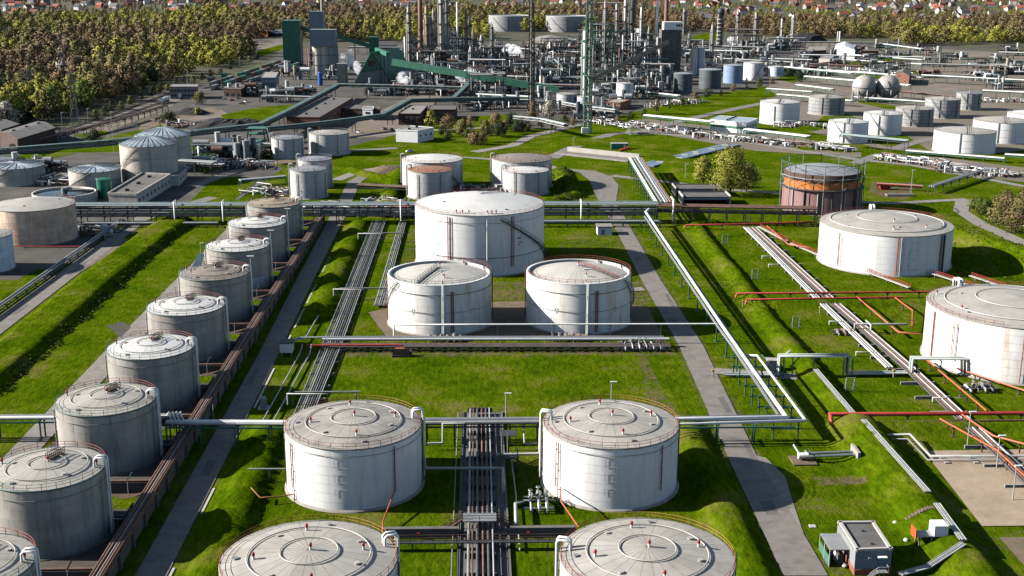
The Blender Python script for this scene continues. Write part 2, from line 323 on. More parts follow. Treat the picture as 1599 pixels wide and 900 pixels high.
WEAR = [([(at(u, v).x, at(u, v).y) for u, v in P], a) for P, a in [
    ([(1212,900),(1195,860),(1130,722),(1050,540),(990,435),(953,362),(920,305),(925,268),(972,270),(998,362),(1040,435),(1108,540),(1196,722),(1282,860),(1304,900)], .45), ([(585,470),(615,440),(1005,440),(1030,530),(590,532)], .55), ([(990,560),(1010,556),(1040,620),(1110,690),(1090,690),(1020,640)], .55), ([(860,410),(880,368),(975,365),(985,395)], .42),
    ([(865,458),(1010,450),(1025,480),(990,500)], .45), ([(1225,770),(1300,775),(1340,790),(1240,800)], .38), ([(1270,745),(1355,745),(1355,758),(1275,758)], .6), ([(1285,865),(1320,850),(1335,900),(1300,900)], .5),
    ([(1380,310),(1355,300),(1360,285),(1430,285),(1420,312)], .7), ([(1480,830),(1599,825),(1599,900),(1540,900)], .42), ([(1375,480),(1440,490),(1440,530),(1400,530)], .3), ([(1335,570),(1375,570),(1380,590),(1340,590)], .35),
    ([(640,360),(652,360),(652,410),(620,425)], .45), ([(410,560),(468,560),(440,612),(405,612)], .28), ([(500,548),(1060,545),(1060,556),(500,560)], .55), ([(340,810),(420,800),(430,812),(345,822)], .25)]]
wv = np.zeros(GX.shape)
for x0, x1, y0, y1 in ((-58.6, -50.2, 150, 470), (-138.6, -129.2, 250, 475), (-98.4, -90.2, 200, 476), (105, 109, 160, 285), (100.5, 104, 285, 450), (-42.5, -34.5, 246, 468), (-31.5, -27, 345, 468)): wv = np.maximum(wv, ((GX > x0) & (GX < x1) & (GY > y0) & (GY < y1))*.42)
for P, a in WEAR: wv = np.maximum(wv, in_poly(GX, GY, P)*a)
at_ = me.attributes.new('wear', 'FLOAT', 'POINT'); at_.data.foreach_set('value', wv.ravel().astype(np.float32))
link('ground', me, kind='structure')
SHEETS = [0]
def sheet(name, poly, m, z=.02, px=True):
    SHEETS[0] += 1; z += .002*SHEETS[0]
    P = [tuple(at(*p))[:2] if px else p for p in poly]
    ar = sum(P[i][0]*P[(i+1) % len(P)][1] - P[(i+1) % len(P)][0]*P[i][1] for i in range(len(P)))
    if ar < 0: P = P[::-1]
    from mathutils.geometry import delaunay_2d_cdt
    r = delaunay_2d_cdt([Vector(p) for p in P], [], [list(range(len(P)))], 1, 1e-4)
    me = bpy.data.meshes.new(name); me.from_pydata([(p.x, p.y, z) for p in r[0]], [], [tuple(f) for f in r[2]]); me.materials.append(MAT[m]); return link(name, me, kind='structure')
def strip(name, pts, wd, m, z=.03, px=False):
    SHEETS[0] += 1; z += .002*SHEETS[0]
    P = [Vector((*(tuple(at(*p))[:2] if px else p), 0)) for p in pts]; b = MB(); vs = []
    for i, p in enumerate(P):
        d = (P[min(i+1, len(P)-1)] - P[max(i-1, 0)]).normalized(); n = Vector((-d.y, d.x, 0))*wd/2*RNG.uniform(.93, 1.07); vs += [(p+n).to_tuple(), (p-n).to_tuple()]
    vs = [(x, y, z) for x, y, _ in vs]
    b.add(vs, [(2*i+1, 2*i+3, 2*i+2, 2*i) for i in range(len(P)-1)]); return b.build(name, m, kind='structure')
sheet('woodland_floor', [(-720,225),(-80,225),(0,230),(110,215),(270,160),(420,120),(460,96),(640,82),(1000,80),(1250,76),(1400,78),(1720,96),(2230,90),(2230,-8),(-720,-8)], 'woodland_floor', .012)
# yards of the plant behind the tank farm, then the green patches inside them
sheet('plant_yard', [(0,236),(180,214),(330,225),(470,246),(600,216),(690,186),(800,178),(830,202),(900,198),(950,186),(1080,152),(1250,127),(1450,150),(1599,166),(1599,84),(1400,66),(1250,64),(1000,62),(640,68),(440,82),(400,108),(250,150),(120,196),(0,216)], 'yard', .02)
sheet('storage_yard', [(1225,100),(1260,66),(1599,84),(1599,235),(1450,250),(1260,205),(1190,150)], 'yard_tan', .03)
sheet('tank_yard', [(-300, 380), (-138, 380), (-138, 474), (-104, 500), (-96, 600), (-130, 660), (-330, 640)], 'yard', .03, False)
sheet('gravel_yard', [(330,185),(215,206),(225,186),(290,178),(345,172),(365,182)], 'yard_tan', .04); sheet('rail_yard', [(95,205),(200,172),(265,135),(310,132),(270,165),(160,210)], 'yard_tan', .04)
sheet('grass_patch', [(345,180),(400,168),(460,163),(430,192),(350,190)], 'grass', .05); sheet('grass_patch', [(170,214),(250,195),(300,210),(300,222)], 'grass', .05)
sheet('grass_patch', [(1075,60),(1110,50),(1125,50),(1120,62),(1078,64)], 'grass', .05); sheet('meadow', [(395,62),(445,58),(445,80),(400,84)], 'yard_tan', .05)
sheet('grass_patch', [(975,190),(1120,152),(1200,140),(1215,150),(1080,178),(1000,196)], 'grass', .06); sheet('grass_patch', [(1330,118),(1400,108),(1440,112),(1420,118),(1360,124)], 'grass', .05); sheet('grass_patch', [(1210,124),(1262,104),(1275,108),(1240,130)], 'grass', .05); sheet('grass_patch', [(1300,150),(1400,166),(1440,176),(1380,170)], 'grass', .05); sheet('grass_patch', [(1310,100),(1420,84),(1420,92),(1345,106)], 'grass', .05); sheet('grass_patch', [(1270,195),(1300,170),(1420,215),(1450,235),(1380,228)], 'grass', .05)
sheet('manifold_yard', [(960,192),(1010,186),(1200,208),(1345,232),(1345,246),(1180,236),(1010,206)], 'yard_tan', .05); sheet('manifold_yard', [(1365,246),(1400,238),(1599,262),(1599,285),(1480,272)], 'yard_tan', .05)
sheet('clearing', [(560,118),(640,90),(650,110),(600,130)], 'yard_tan', .05); sheet('clearing', [(600,215),(540,215),(545,200),(640,150),(690,150),(640,200)], 'yard_tan', .045)
for P in ([(300,232),(395,222),(440,226),(400,236),(310,246)], [(305,262),(345,256),(352,262),(318,272)], [(195,222),(240,216),(275,216),(250,226)], [(290,322),(330,282),(372,276),(400,284),(365,312),(300,326)], [(0,246),(60,240),(120,240),(60,252)], [(115,212),(160,204),(175,208),(140,218)], [(560,232),(620,226),(640,230),(580,238)], [(470,190),(445,204),(420,206),(440,196)], [(400,80),(440,70),(445,76),(410,88)], [(0,452),(60,420),(78,424),(0,470)], [(30,478),(90,440),(110,436),(50,482)]): sheet('grass_patch', P, 'grass', .07)
for P, m in (([(240,178),(330,168),(345,174),(280,186)], 'dirt'), ([(560,205),(640,200),(660,206),(600,214)], 'dirt'), ([(100,420),(190,372),(204,376),(130,424)], 'dirt'), ([(215,190),(250,182),(265,190),(225,204)], 'dirt')): sheet('dirt_patch', P, m, .05)
# roads
def road(name, L, R, m, z=.05):
    P = [tuple(at(*p))[:2] for p in L] + [tuple(at(*p))[:2] for p in R[::-1]]; return sheet(name, P, m, z, False)
road('road', [(1222,900),(1205,860),(1140,722),(1060,540),(1000,435),(963,362),(930,305),(920,282),(905,270),(868,262)], [(1293,900),(1270,860),(1186,722),(1098,540),(1030,435),(988,362),(962,315),(966,290),(955,276),(930,268)], 'asphalt', .06)
sheet('road_verge', [(1180,712),(1196,716),(1226,745),(1240,790),(1256,838),(1252,842)], 'gravel', .045)
sheet('road', [(-56.9, 120), (-51.6, 120), (-51.8, 300), (-52.8, 380), (-53.2, 470), (-54.2, 560), (-50, 585), (-54, 590), (-60.4, 560), (-59.2, 470), (-58.3, 380), (-57, 300)], 'asphalt', .06, False)
sheet('road', [(-137.6, 250), (-130.2, 250), (-130.2, 474), (-112, 520), (-117, 523), (-136.4, 480)], 'asphalt', .06, False)
sheet('gravel_path', [(-97.2, 200), (-91.4, 200), (-91, 300), (-90.5, 440), (-91, 476), (-95.5, 476), (-96.8, 370), (-97.4, 300)], 'gravel', .055, False)
sheet('gravel_patch', [(165,510),(192,503),(205,512),(188,528),(176,516)], 'yard', .07)
for k, (x, y, a, b_) in enumerate([(54, 207, 1.2, 3), (56.5, 262, .7, 5), (55, 330, 1.4, 2.2), (57.6, 352, .5, 7), (54.8, 405, 1.1, 3.5), (53.6, 452, 1.5, 2), (56.2, 235, .5, 4), (-54.3, 228, 1, 4), (-55.2, 284, .7, 6), (-134, 345, 1.2, 5), (-133, 395, .8, 9), (-132.4, 430, 1.3, 3)]): sheet('road_patch', [(x-a, y-b_), (x+a*.9, y-b_*1.05), (x+a, y+b_), (x-a*1.1, y+b_*.96)], 'tar_roof', .062, False)
strip('path', [(872,264),(830,255),(780,250),(720,246),(660,262),(600,262),(560,268),(525,282)], 6, 'gravel', .055, True)
strip('path', [(955,275),(1000,280),(1060,287),(1120,296),(1220,302)], 5.5, 'gravel', .057, True); strip('path', [(1340,316),(1400,318),(1470,314),(1510,312)], 5, 'gravel', .057, True)
strip('path', [(1505,312),(1500,330),(1530,350),(1575,370),(1640,400)], 6, 'gravel', .062, True)
strip('road', [(860,248),(905,226),(955,210),(1010,205),(1060,190),(1150,170),(1250,150)], 8, 'asphalt', .07, True); strip('path', [(1000,207),(1080,214),(1180,225),(1340,250),(1420,258),(1520,276),(1600,292)], 5.5, 'gravel', .064, True)
strip('road', [(740,238),(800,228),(830,213),(905,195)], 7, 'gravel', .06, True); strip('road', [(1335,256),(1370,243),(1420,225),(1470,214)], 7, 'asphalt', .068, True)
strip('path', [(1112,580),(1150,582),(1180,584),(1245,590)], 4.5, 'gravel', .06, True); strip('path', [(868,462),(935,456),(1005,452)], 4, 'gravel', .06, True)
strip('road', [(300,292),(360,270),(430,252),(470,244),(550,236),(620,232)], 7, 'asphalt', .06, True); strip('road', [(555,215),(640,206),(760,200)], 6, 'gravel', .06, True)
sheet('sand_yard', [(92.5, 233.5), (122, 234), (122, 198.5), (90.6, 198.5)], 'sand', .05, False); sheet('sand_yard', [(91.8, 194), (120, 194), (120, 160), (91.6, 160)], 'dirt', .05, False)
sheet('dirt_patch', [(-32, 340), (-25, 316), (50, 315), (50, 345), (20, 352), (-22, 348)], 'dirt', .03, False)
sheet('bund_floor', [(-64.3, 150), (-90, 150), (-90, 470), (-64.3, 470)], 'pit_soil', .025, False)
for i in range(8):     # the grass plots between the pits of the tank row
    sheet('grass_patch', [(-64.6, 209+34.95*i), (-78, 209+34.95*i), (-78, 214.3+34.95*i), (-64.6, 214.3+34.95*i)], 'grass', .045, False)
sheet('trench_floor', [(-3.4, 150), (5.0, 150), (5.0, 258), (-3.4, 258)], 'concrete_dark', .04, False)
# standing water
sheet('puddle', [(300,418),(312,395),(318,398),(312,420)], 'water', .075)
# kerbs beside the road under the tank row
for ko, (y0, y1) in enumerate(((168, 186), (207, 218), (262, 270), (270, 290), (305, 318), (325, 345), (350, 372), (388, 410))):
    b = MB(); b.box(-51.35, -50.9, y0, y1, 0, .16); tag(b.build('kerb', 'concrete_pale', loc=(-51, y0, 0)), f'pale concrete kerb along the shaded road, {["nearest", "second nearest", "third nearest", "fourth nearest", "fifth nearest", "sixth nearest", "seventh nearest", "farthest"][ko]} one', 'kerb', 'kerbs beside the shaded road')
# rough grass and brush that nobody could count: one mesh of small blades in tufts
b = MB(); R2 = np.random.RandomState(11); vs = []; fs = []
def tufts(n, xr, yr, hmin, hmax, thr=None):
    X = R2.uniform(*xr, n); Y = R2.uniform(*yr, n); Z = height(X, Y)
    for x, y, z in zip(X, Y, Z):
        if thr and not thr(x, y): continue
        h = R2.uniform(hmin, hmax); k = len(vs)
        for q in range(3):
            a = R2.uniform(0, 2*PI); c, s = math.cos(a), math.sin(a); wd = h*R2.uniform(.35, .7); lx, ly = R2.uniform(-.4, .4, 2)*h
            k = len(vs); vs.extend([(x-c*wd, y-s*wd, z-.05), (x+c*wd, y+s*wd, z-.05), (x+lx+c*wd*.5, y+ly+s*wd*.5, z+h), (x+lx-c*wd*.5, y+ly-s*wd*.5, z+h*.8)]); fs.append((k, k+1, k+2, k+3))
tufts(5200, (-116, -109.5), (235, 470), .15, .55, lambda x, y: abs(x+112.5+math.sin(y*.2)*.8) < 1.2+math.sin(y*.53)); tufts(1100, (74, 83), (320, 462), .12, .38, lambda x, y: math.sin(y*.11)+math.sin(y*.037+1) > .6)
tufts(700, (32, 46), (506, 590), .2, .6); tufts(800, (160, 195), (345, 460), .2, .6)
b.add(vs, fs); b.build('rough_grass', 'leaf_brush', kind='stuff')
# ------------------------------------------------------------------ storage tanks
def ring_pts(r, z, a0=0, a1=2*PI, n=56): return [(r*math.cos(a0+(a1-a0)*i/n), r*math.sin(a0+(a1-a0)*i/n), z) for i in range(n + (0 if abs(a1-a0-2*PI) < 1e-6 else 1))]
def rail_mb(r, z, a0, a1, th=.075, step=2.2, base=0):
    b = MB(); n = max(3, int(r*(a1-a0)/step))
    full = abs(a1-a0-2*PI) < 1e-6
    for k in (.55, 1.1): b.tube(ring_pts(r, z+k, a0, a1, n*2), th*.6, 4, closed=full)
    for i in range(n + (0 if full else 1)):
        t = a0 + (a1-a0)*i/n; b.bar((r*math.cos(t), r*math.sin(t), z+base), (r*math.cos(t), r*math.sin(t), z+1.1), th)
    return b
def roof_z(q, h, rise): return h + rise*(1 - q*q*.55 - q*.45)
def tank(label, x, y, r, h, shell='tank_white', roof='roof_white', rise=None, group=None, courses=0, nplate=12, seam='shell_seam', panels=0, rails=(), rings=(), ring_mat='roof_bone',
         vents=(), hatches=0, pipes=(), goose=(), base='concrete_pale', inset=0, bands=1, band_mat='steel_grey', stairs=(), ladder=(), rz=0, name='storage_tank', cat='storage tank', walk=None, mast=(), ribs=0, n=56, marks=(), hoops=()):
    rise = r*.11 if rise is None else rise
    T = thing(name, label, cat, (x, y, 0), group)
    def part(nm, b, m, parent=None, kind=None):
        o = link(nm, b.mesh(nm, m), parent or T, kind=kind); return o
    if base: part('foundation_ring', MB().lathe([(r+.55, -.3), (r+.5, .38), (r-.3, .38)], n), base)
    if courses:
        part('shell', MB().lathe([(r-.06, 0), (r-.06, h-.02)], n), seam)
        ch = h/courses; da = 2*PI/nplate; gap = .05 if seam == 'shell_seam' else .022
        key = ('plate', round(r, 1), round(ch, 2), nplate)
        def mk():
            k = 5; g = gap/r/2
            b = MB(); V = []; F = []
            for i in range(k+1):
                t = g + (da-2*g)*i/k; cx, sx = math.cos(t), math.sin(t)
                V += [((r-.06)*cx, (r-.06)*sx, .02), (r*cx, r*sx, .02), (r*cx, r*sx, ch-.03), ((r-.06)*cx, (r-.06)*sx, ch-.03)]
            for i in range(k):
                a = 4*i; F += [(a+1, a+5, a+6, a+2), (a, a+4, a+5, a+1), (a+2, a+6, a+7, a+3)]
            b.nv = [(math.cos(g+(da-2*g)*(i//4)/k), math.sin(g+(da-2*g)*(i//4)/k), 0) for i in range(len(V))]
            return b.add(V, F, True)
        me = shared(key, mk, 'shell_plate', shell)
        for c in range(courses):
            for j in range(nplate):
                o = link('shell_plate', me, T, (0, 0, c*ch), rz=da*(j + .5*(c % 2)) + .37)
    else:
        part('shell', MB().lathe([(r, 0), (r, h)], n), shell)
        for i in range(bands): 
            z = h*(i+1)/(bands+1); part('shell_band', MB().lathe([(r+.02, z-.07), (r+.10, z-.05), (r+.10, z+.05), (r+.02, z+.07)], n), band_mat)
    R0 = r - inset; h0 = h - (.75 if inset else 0)
    if inset:
        part('rim_deck', MB().lathe([(r+.06, h-.25), (r+.06, h), (r-.9, h), (r-.9, h-.1), (r-.82, h0-.5)], n), 'roof_white')
        R0 = r - .85
    if panels:
        da = 2*PI/panels; key = ('roofp', round(R0, 1), panels, round(rise, 2), round(h0, 1))
        def mk():
            b = MB(); V = []; F = []; m = 6; k = 3; g = .022
            for i in range(m+1):
                q = max(.02, i/m)
                for j in range(k+1):
                    t = (da*j/k); t = min(max(t, g/max(R0*q, .5)), da - g/max(R0*q, .5)); V.append((R0*q*math.cos(t), R0*q*math.sin(t), roof_z(q, h0, rise)))
            for i in range(m):
                for j in range(k): a = i*(k+1)+j; F.append((a, a+k+1, a+k+2, a+1))
            return b.add(V, F, True)
        me = shared(key, mk, 'roof_panel', roof)
        for j in range(panels): link('roof_panel', me, T, rz=da*j)
        part('roof', MB().lathe([(R0*q, roof_z(q, h0, rise)-.06) for q in (1, .75, .5, .25, .001)], n), 'shell_seam' if roof not in ('roof_white',) else 'seam_white')
    else:
        part('roof', MB().lathe([(R0*q, roof_z(q, h0, rise)) for q in (1, .85, .7, .55, .4, .25, .12, .001)], n), roof)
    if not inset: part('rim_angle', MB().lathe([(r+.02, h-.22), (r+.14, h-.2), (r+.14, h+.05), (r-.05, h+.06)], n), 'steel_teal' if courses and shell == 'tank_grey' else 'concrete')
    for j in range(ribs):
        t = 2*PI*j/ribs; part('roof_rib', MB().bar((R0*.1*math.cos(t), R0*.1*math.sin(t), roof_z(.1, h0, rise)+.1), (R0*.55*math.cos(t), R0*.55*math.sin(t), roof_z(.55, h0, rise)+.12), .35, .3).bar((R0*.55*math.cos(t), R0*.55*math.sin(t), roof_z(.55, h0, rise)+.12), (R0*.98*math.cos(t), R0*.98*math.sin(t), roof_z(.98, h0, rise)+.1), .35, .3), 'roof_blue')
    for q, m, th in rings:
        part('roof_ring', MB().tube(ring_pts(R0*q, roof_z(q, h0, rise)+.22), th, 6, closed=True), m)
    for q, a in vents:
        px, py, pz = R0*q*math.cos(a), R0*q*math.sin(a), roof_z(q, h0, rise)
        v = part('roof_vent', MB().cyl(px, py, pz-.1, pz+.55, .2, 8).cyl(px, py, pz+.2, pz+.75, .11, 6), 'pipe_white'); part('vent_cap', MB().ball(px, py, pz+.9, .27, 8, 5).cyl(px, py, pz+.55, pz+.75, .24, 8), 'vent_red', v)
    for j in range(hatches):
        a = 2*PI*j/hatches + .5; q = .62 + .2*(j % 2); px, py, pz = R0*q*math.cos(a), R0*q*math.sin(a), roof_z(q, h0, rise)
        part('roof_hatch', MB().cyl(px, py, pz-.1, pz+.28, .42, 12), ('roof_bone', 'steel_grey')[j % 2])
    for a0, a1, m in rails: part('handrail', rail_mb(r-.08, h+.02, a0, a1), m, kind='stuff')
    for a, m, rr, z1, z0 in pipes:
        c, s = math.cos(a), math.sin(a); part('side_pipe', MB().tube([((r+.3)*c, (r+.3)*s, z0), ((r+.3)*c, (r+.3)*s, z1)], rr, 6), m)
        for k in range(3):
            z = z0 + (z1-z0)*(k+.5)/3; part('pipe_bracket', MB().bar(((r-.05)*c, (r-.05)*s, z), ((r+.35)*c, (r+.35)*s, z), .12), m)
    for a, m, rr, zb in goose:
        c, s = math.cos(a), math.sin(a)
        for k in (-1, 1):
            t = a + k*.55/r; c, s = math.cos(t), math.sin(t)
            part('gooseneck_pipe', MB().tube([((r+.55)*c, (r+.55)*s, zb), ((r+.55)*c, (r+.55)*s, h+1.5), ((r+.3)*c, (r+.3)*s, h+1.9), ((r-1.1)*c, (r-1.1)*s, h+1.9), ((r-1.5)*c, (r-1.5)*s, h+1.5), ((r-1.5)*c, (r-1.5)*s, h+.1)], rr, 8), m)
    for a, m in ladder:
        c, s = math.cos(a), math.sin(a); tx, ty = -s*.28, c*.28; b = MB()
        for k in (-1, 1): b.bar(((r+.25)*c+tx*k, (r+.25)*s+ty*k, .4), ((r+.25)*c+tx*k, (r+.25)*s+ty*k, h+1), .09)
        for i in range(int(h/.6)): b.bar(((r+.25)*c-tx, (r+.25)*s-ty, .6+i*.6), ((r+.25)*c+tx, (r+.25)*s+ty, .6+i*.6), .05)
        part('ladder', b, m, kind='stuff')
    for z, m, th in hoops: part('hoop_pipe', MB().tube(ring_pts(r+.16, z), th, 5, closed=True), m)
    for a0, a1, z0, z1, m in stairs:
        N = int(abs(a1-a0)*r/.55); b = MB(); rl = MB(); 
        P = lambda k, rr, dz=0: (rr*math.cos(a0+(a1-a0)*k/N), rr*math.sin(a0+(a1-a0)*k/N), z0+(z1-z0)*k/N+dz)
        for k in range(N): b.bar(P(k, r+.12), P(k, r+1.05), .5, .06)
        b.tube([P(k, r+1.05, -.1) for k in range(N+1)], .13, 4); b.tube([P(k, r+.12, -.1) for k in range(N+1)], .1, 4)
        st = part('stairway', b, m, kind='stuff')
        rl.tube([P(k, r+1.05, 1.05) for k in range(N+1)], .06, 4); rl.tube([P(k, r+1.05, .55) for k in range(N+1)], .05, 4)
        for k in range(0, N+1, 4): rl.bar(P(k, r+1.05, 0), P(k, r+1.05, 1.05), .07)
        part('handrail', rl, m, st)
    if walk:
        a, q0, q1, m, mr = walk; c, s = math.cos(a), math.sin(a); b = MB(); k = 8
        pts = [(R0*(q0+(q1-q0)*i/k)*c, R0*(q0+(q1-q0)*i/k)*s, roof_z(q0+(q1-q0)*i/k, h0, rise)+.25) for i in range(k+1)]
        for p, q in zip(pts, pts[1:]): b.bar(p, q, .9, .1)
        wk = part('roof_walkway', b, m)
        for sd in (-1, 1):
            rl = MB(); pp = [(p[0]-s*.45*sd, p[1]+c*.45*sd, p[2]) for p in pts]
            rl.tube([(p[0], p[1], p[2]+1) for p in pp], .07, 4); rl.tube([(p[0], p[1], p[2]+.5) for p in pp], .05, 4)
            for p in pp: rl.bar(p, (p[0], p[1], p[2]+1), .08)
            part('handrail', rl, mr, wk)
    for a, m in mast:
        c, s = math.cos(a), math.sin(a); px, py = (r+.5)*c, (r+.5)*s
        mm = part('lamp_mast', MB().cyl(px, py, 0, h+4.2, .13, 6, .09), m); part('lamp_head', MB().box(px-1.0, px+1.0, py-.25, py+.25, h+4.1, h+4.4), 'pipe_white', mm)
    for a, z, kind in marks:   # painted or riveted marks on the shell
        c, s = math.cos(a), math.sin(a); rr = r+.03; tx, ty = -s, c
        for dx, dz, wd, hh in kind:
            p = (rr*c+tx*dx, rr*s+ty*dx, z+dz); part('shell_mark', MB().bar((p[0]-tx*wd/2, p[1]-ty*wd/2, p[2]), (p[0]+tx*wd/2, p[1]+ty*wd/2, p[2]), .03, hh), 'raised_seam' if len(kind) > 6 else 'steel_grey')
    return T
deg = rad
FIVE = [(.02, 0), (.62, rad(100)), (.62, rad(10)), (.62, rad(-80)), (.62, rad(190))]
# --- the row of grey tanks
ROW = [('old grey tank cut by the frame edge, nearest of the grey row', 'roof_bone'), ('large grey tank with pale roof, second nearest of the grey row', 'roof_bone'), ('grey tank with a white pipe rack passing behind it, third nearest of the grey row', 'roof_bone'),
       ('grey tank with clean off white roof, fourth nearest of the grey row', 'roof_white'), ('grey tank with bright white roof beside the gravel patch, fifth nearest of the grey row', 'roof_white'),
       ('grey tank with dark stained brown roof, sixth nearest of the grey row', 'roof_brown'), ('grey tank with white roof beside the puddle, seventh nearest of the grey row', 'roof_white'),
       ('grey tank with white roof just before the last of the grey row', 'roof_white'), ('grey tank with tan cone roof at the pipe bridge end of the grey row', 'roof_tan')]
ROWT = []
for i, (lb, rf) in enumerate(ROW):
    y = 163.9 + 34.92*i
    ROWT.append(tank(lb, -75.3, y, 9.75, 12.75, 'tank_grey', rf, 1.25, 'row of grey tanks', courses=7, nplate=12, panels=20 if i < 7 else 0,
         rails=[(deg(20), deg(160), 'rail_red'), (deg(160), deg(380), 'rail_green' if i not in (5, 8) else 'rail_grey')], rings=[(.32, 'roof_bone' if i != 5 else 'roof_old', .09), (.7, 'roof_bone' if i != 5 else 'roof_old', .09)],
         vents=[(.03, 0), (.86, deg(170)), (.86, deg(5))], hatches=5, pipes=[(deg(-165), 'pipe_white', .13, 11.8, .3), (deg(-161), 'pipe_pale', .13, 11.8, .3), (deg(-12), 'pipe_grey', .12, 12, .3)],
         goose=[(deg(2), 'pipe_white', .18, .5)], walk=(deg(75), .06, .5, 'steel_rust', 'steel_rust'), base='concrete_dark',
         mast=[(deg(8), 'steel_pale')] if i > 4 else (), hoops=[(11.0, 'pipe_grey', .06)]))
b = MB().lathe([(9.79, .05), (9.8, 3.9)], 10, -75.3, 163.9+34.92*6, deg(-70), deg(-5)); b.build('shell_patch', 'tank_pale', ROWT[6])
# --- four big white tanks nearest
PIPES_A = [(deg(-146), 'rail_red', .11, 11.6, 2.6), (deg(-143), 'rail_orange', .11, 11.6, .3), (deg(-50), 'rail_red', .12, 11.8, 2.8), (deg(0), 'pipe_grey', .14, 11.8, .3)]
WORN = [(0, -2.1, 1.9, .06), (-1.2, -2.9, .07, 1.6), (0, -3.7, 2.2, .06), (-1.2, -5.7, .07, 1.7), (0, -5.0, 2.2, .06), (0, -6.6, 2.2, .06), (-1.2, -8.6, .07, 1.4), (0, -8.0, 2.2, .06)]
for lb, x, y, rf, rl, gs in [('white tank with grey streaked roof and yellow rail, beside the shaded road, behind its twin', -24.2, 220, 'roof_old', 'rail_orange', deg(12)), ('white tank with clean pale roof beside the sunlit road, behind its twin', 25.4, 219.4, 'roof_bone', 'rail_orange', deg(172)),
                        ('white tank with pale roof cut by the lower frame edge, beside the shaded road', -25.3, 164.8, 'roof_bone', 'rail_orange', deg(20)), ('white tank with pale roof cut by the lower frame edge, beside the sunlit road', 25, 164.6, 'roof_bone', 'rail_orange', deg(170))]:
    tank(lb, x, y, 13, 12.42, 'tank_white', rf, 1.6, 'four white tanks around the pipe trench', courses=7, nplate=14, seam='seam_white', panels=24, rails=[(deg(0), deg(110), rl), (deg(110), deg(185), 'rail_red'), (deg(185), deg(360), 'rail_red')],
         rings=[(.33, 'roof_pale', .1), (.7, 'roof_pale', .1)], vents=FIVE, hatches=7, pipes=PIPES_A, goose=[(gs, 'pipe_white', .2, .4)], base='concrete', hoops=[(11.0, 'pipe_grey', .05)], bands=0, marks=[(deg(-95), 12.42, WORN)], ladder=[(deg(183), 'yellow')] if x < 0 else [(deg(-4), 'rail_green')])
# --- the three white tanks of the middle
tank('largest white tank with smooth domed roof and red rail, behind two smaller white tanks', .5, 402.9, 21.7, 20.2, 'tank_white', 'roof_white', 3.2, courses=8, nplate=18, seam='seam_white', rails=[(0, 2*PI, 'rail_red')], hatches=4, base='concrete', n=72, hoops=[(17.6, 'pipe_grey', .06), (6.2, 'pipe_dark', .1)],
     pipes=[(deg(-118), 'rail_red', .16, 19.5, 5), (deg(-116), 'rail_red', .1, 19.5, 5), (deg(-84), 'pipe_white', .16, 19, .4), (deg(-62), 'rail_red', .16, 19.5, 3), (deg(-60), 'rail_red', .1, 19.5, 3)], stairs=[(deg(-72), deg(-22), 18.8, 7, 'steel_dark'), (deg(-22), deg(0), 7, 1, 'steel_dark')],
     vents=[(.93, deg(-100)), (.93, deg(-112)), (.93, deg(-106)), (.93, deg(-83)), (.93, deg(-79)), (.93, deg(-75))], walk=(deg(60), .0, .75, 'roof_white', 'rail_grey'), marks=[(deg(-54), 12, [(0, 0, 1.6, .5), (0, -1.4, .5, .5), (.8, -1.4, .5, .5), (0, -2.3, .9, .4)]), (deg(-130), 14, [(0, 0, .5, .3), (.9, 0, .5, .3), (0, -4, .5, .3), (.9, -4, .5, .3), (0, -8, .5, .3)])])
for lb, x, y, r, h, st, wk in [('white tank with seamed roof and green rail, nearer the pipe bundles', -10.9, 330.8, 14.5, 14.4, (deg(-140), deg(-178), 14, 5), deg(200)),
                        ('white tank with sunken seamed roof and red rail, beside the sunlit road', 28.2, 331.4, 14.7, 14.5, (deg(-35), deg(12), 14, 3), deg(-45))]:
    tank(lb, x, y, r, h, 'tank_white_stained', 'roof_pale', 2.3, 'two white tanks with sunken roofs', courses=7, nplate=14, seam='seam_white', panels=36, inset=1, rails=[(deg(-20), deg(140), 'rail_red'), (deg(140), deg(340), 'rail_green' if x < 0 else 'rail_red')], base='concrete',
         pipes=[(deg(-76), 'rail_red', .14, 12.5, 1), (deg(-74), 'rail_red', .14, 12.5, 1), (deg(-84), 'pipe_white', .3, 14.6, .5), (deg(2), 'rail_red', .14, 14, .4), (deg(178), 'rail_red', .14, 14, .4), (deg(4), 'rail_red', .1, 14, .4)], stairs=[(st[0], st[1], st[2], st[3], 'steel_pale')],
         walk=(deg(-118) if x < 0 else deg(-40), .05, .95, 'steel_grey', 'rail_green' if x < 0 else 'rail_red'), mast=[(deg(-86), 'pipe_white')], hoops=[(11.6, 'pipe_dark', .09), (6.6, 'pipe_grey', .07)], vents=[(.1, deg(90)), (.97, deg(60)), (.97, deg(20)), (.9, deg(-85)), (.6, deg(-80))], marks=[(deg(-118), 7, [(-.4, 0, .3, .5), (.3, 0, .3, .5), (0, -1, .3, .4)]), (deg(-52), 7, [(-.4, 0, .3, .5), (.3, 0, .3, .5), (0, -1, .3, .4)])])
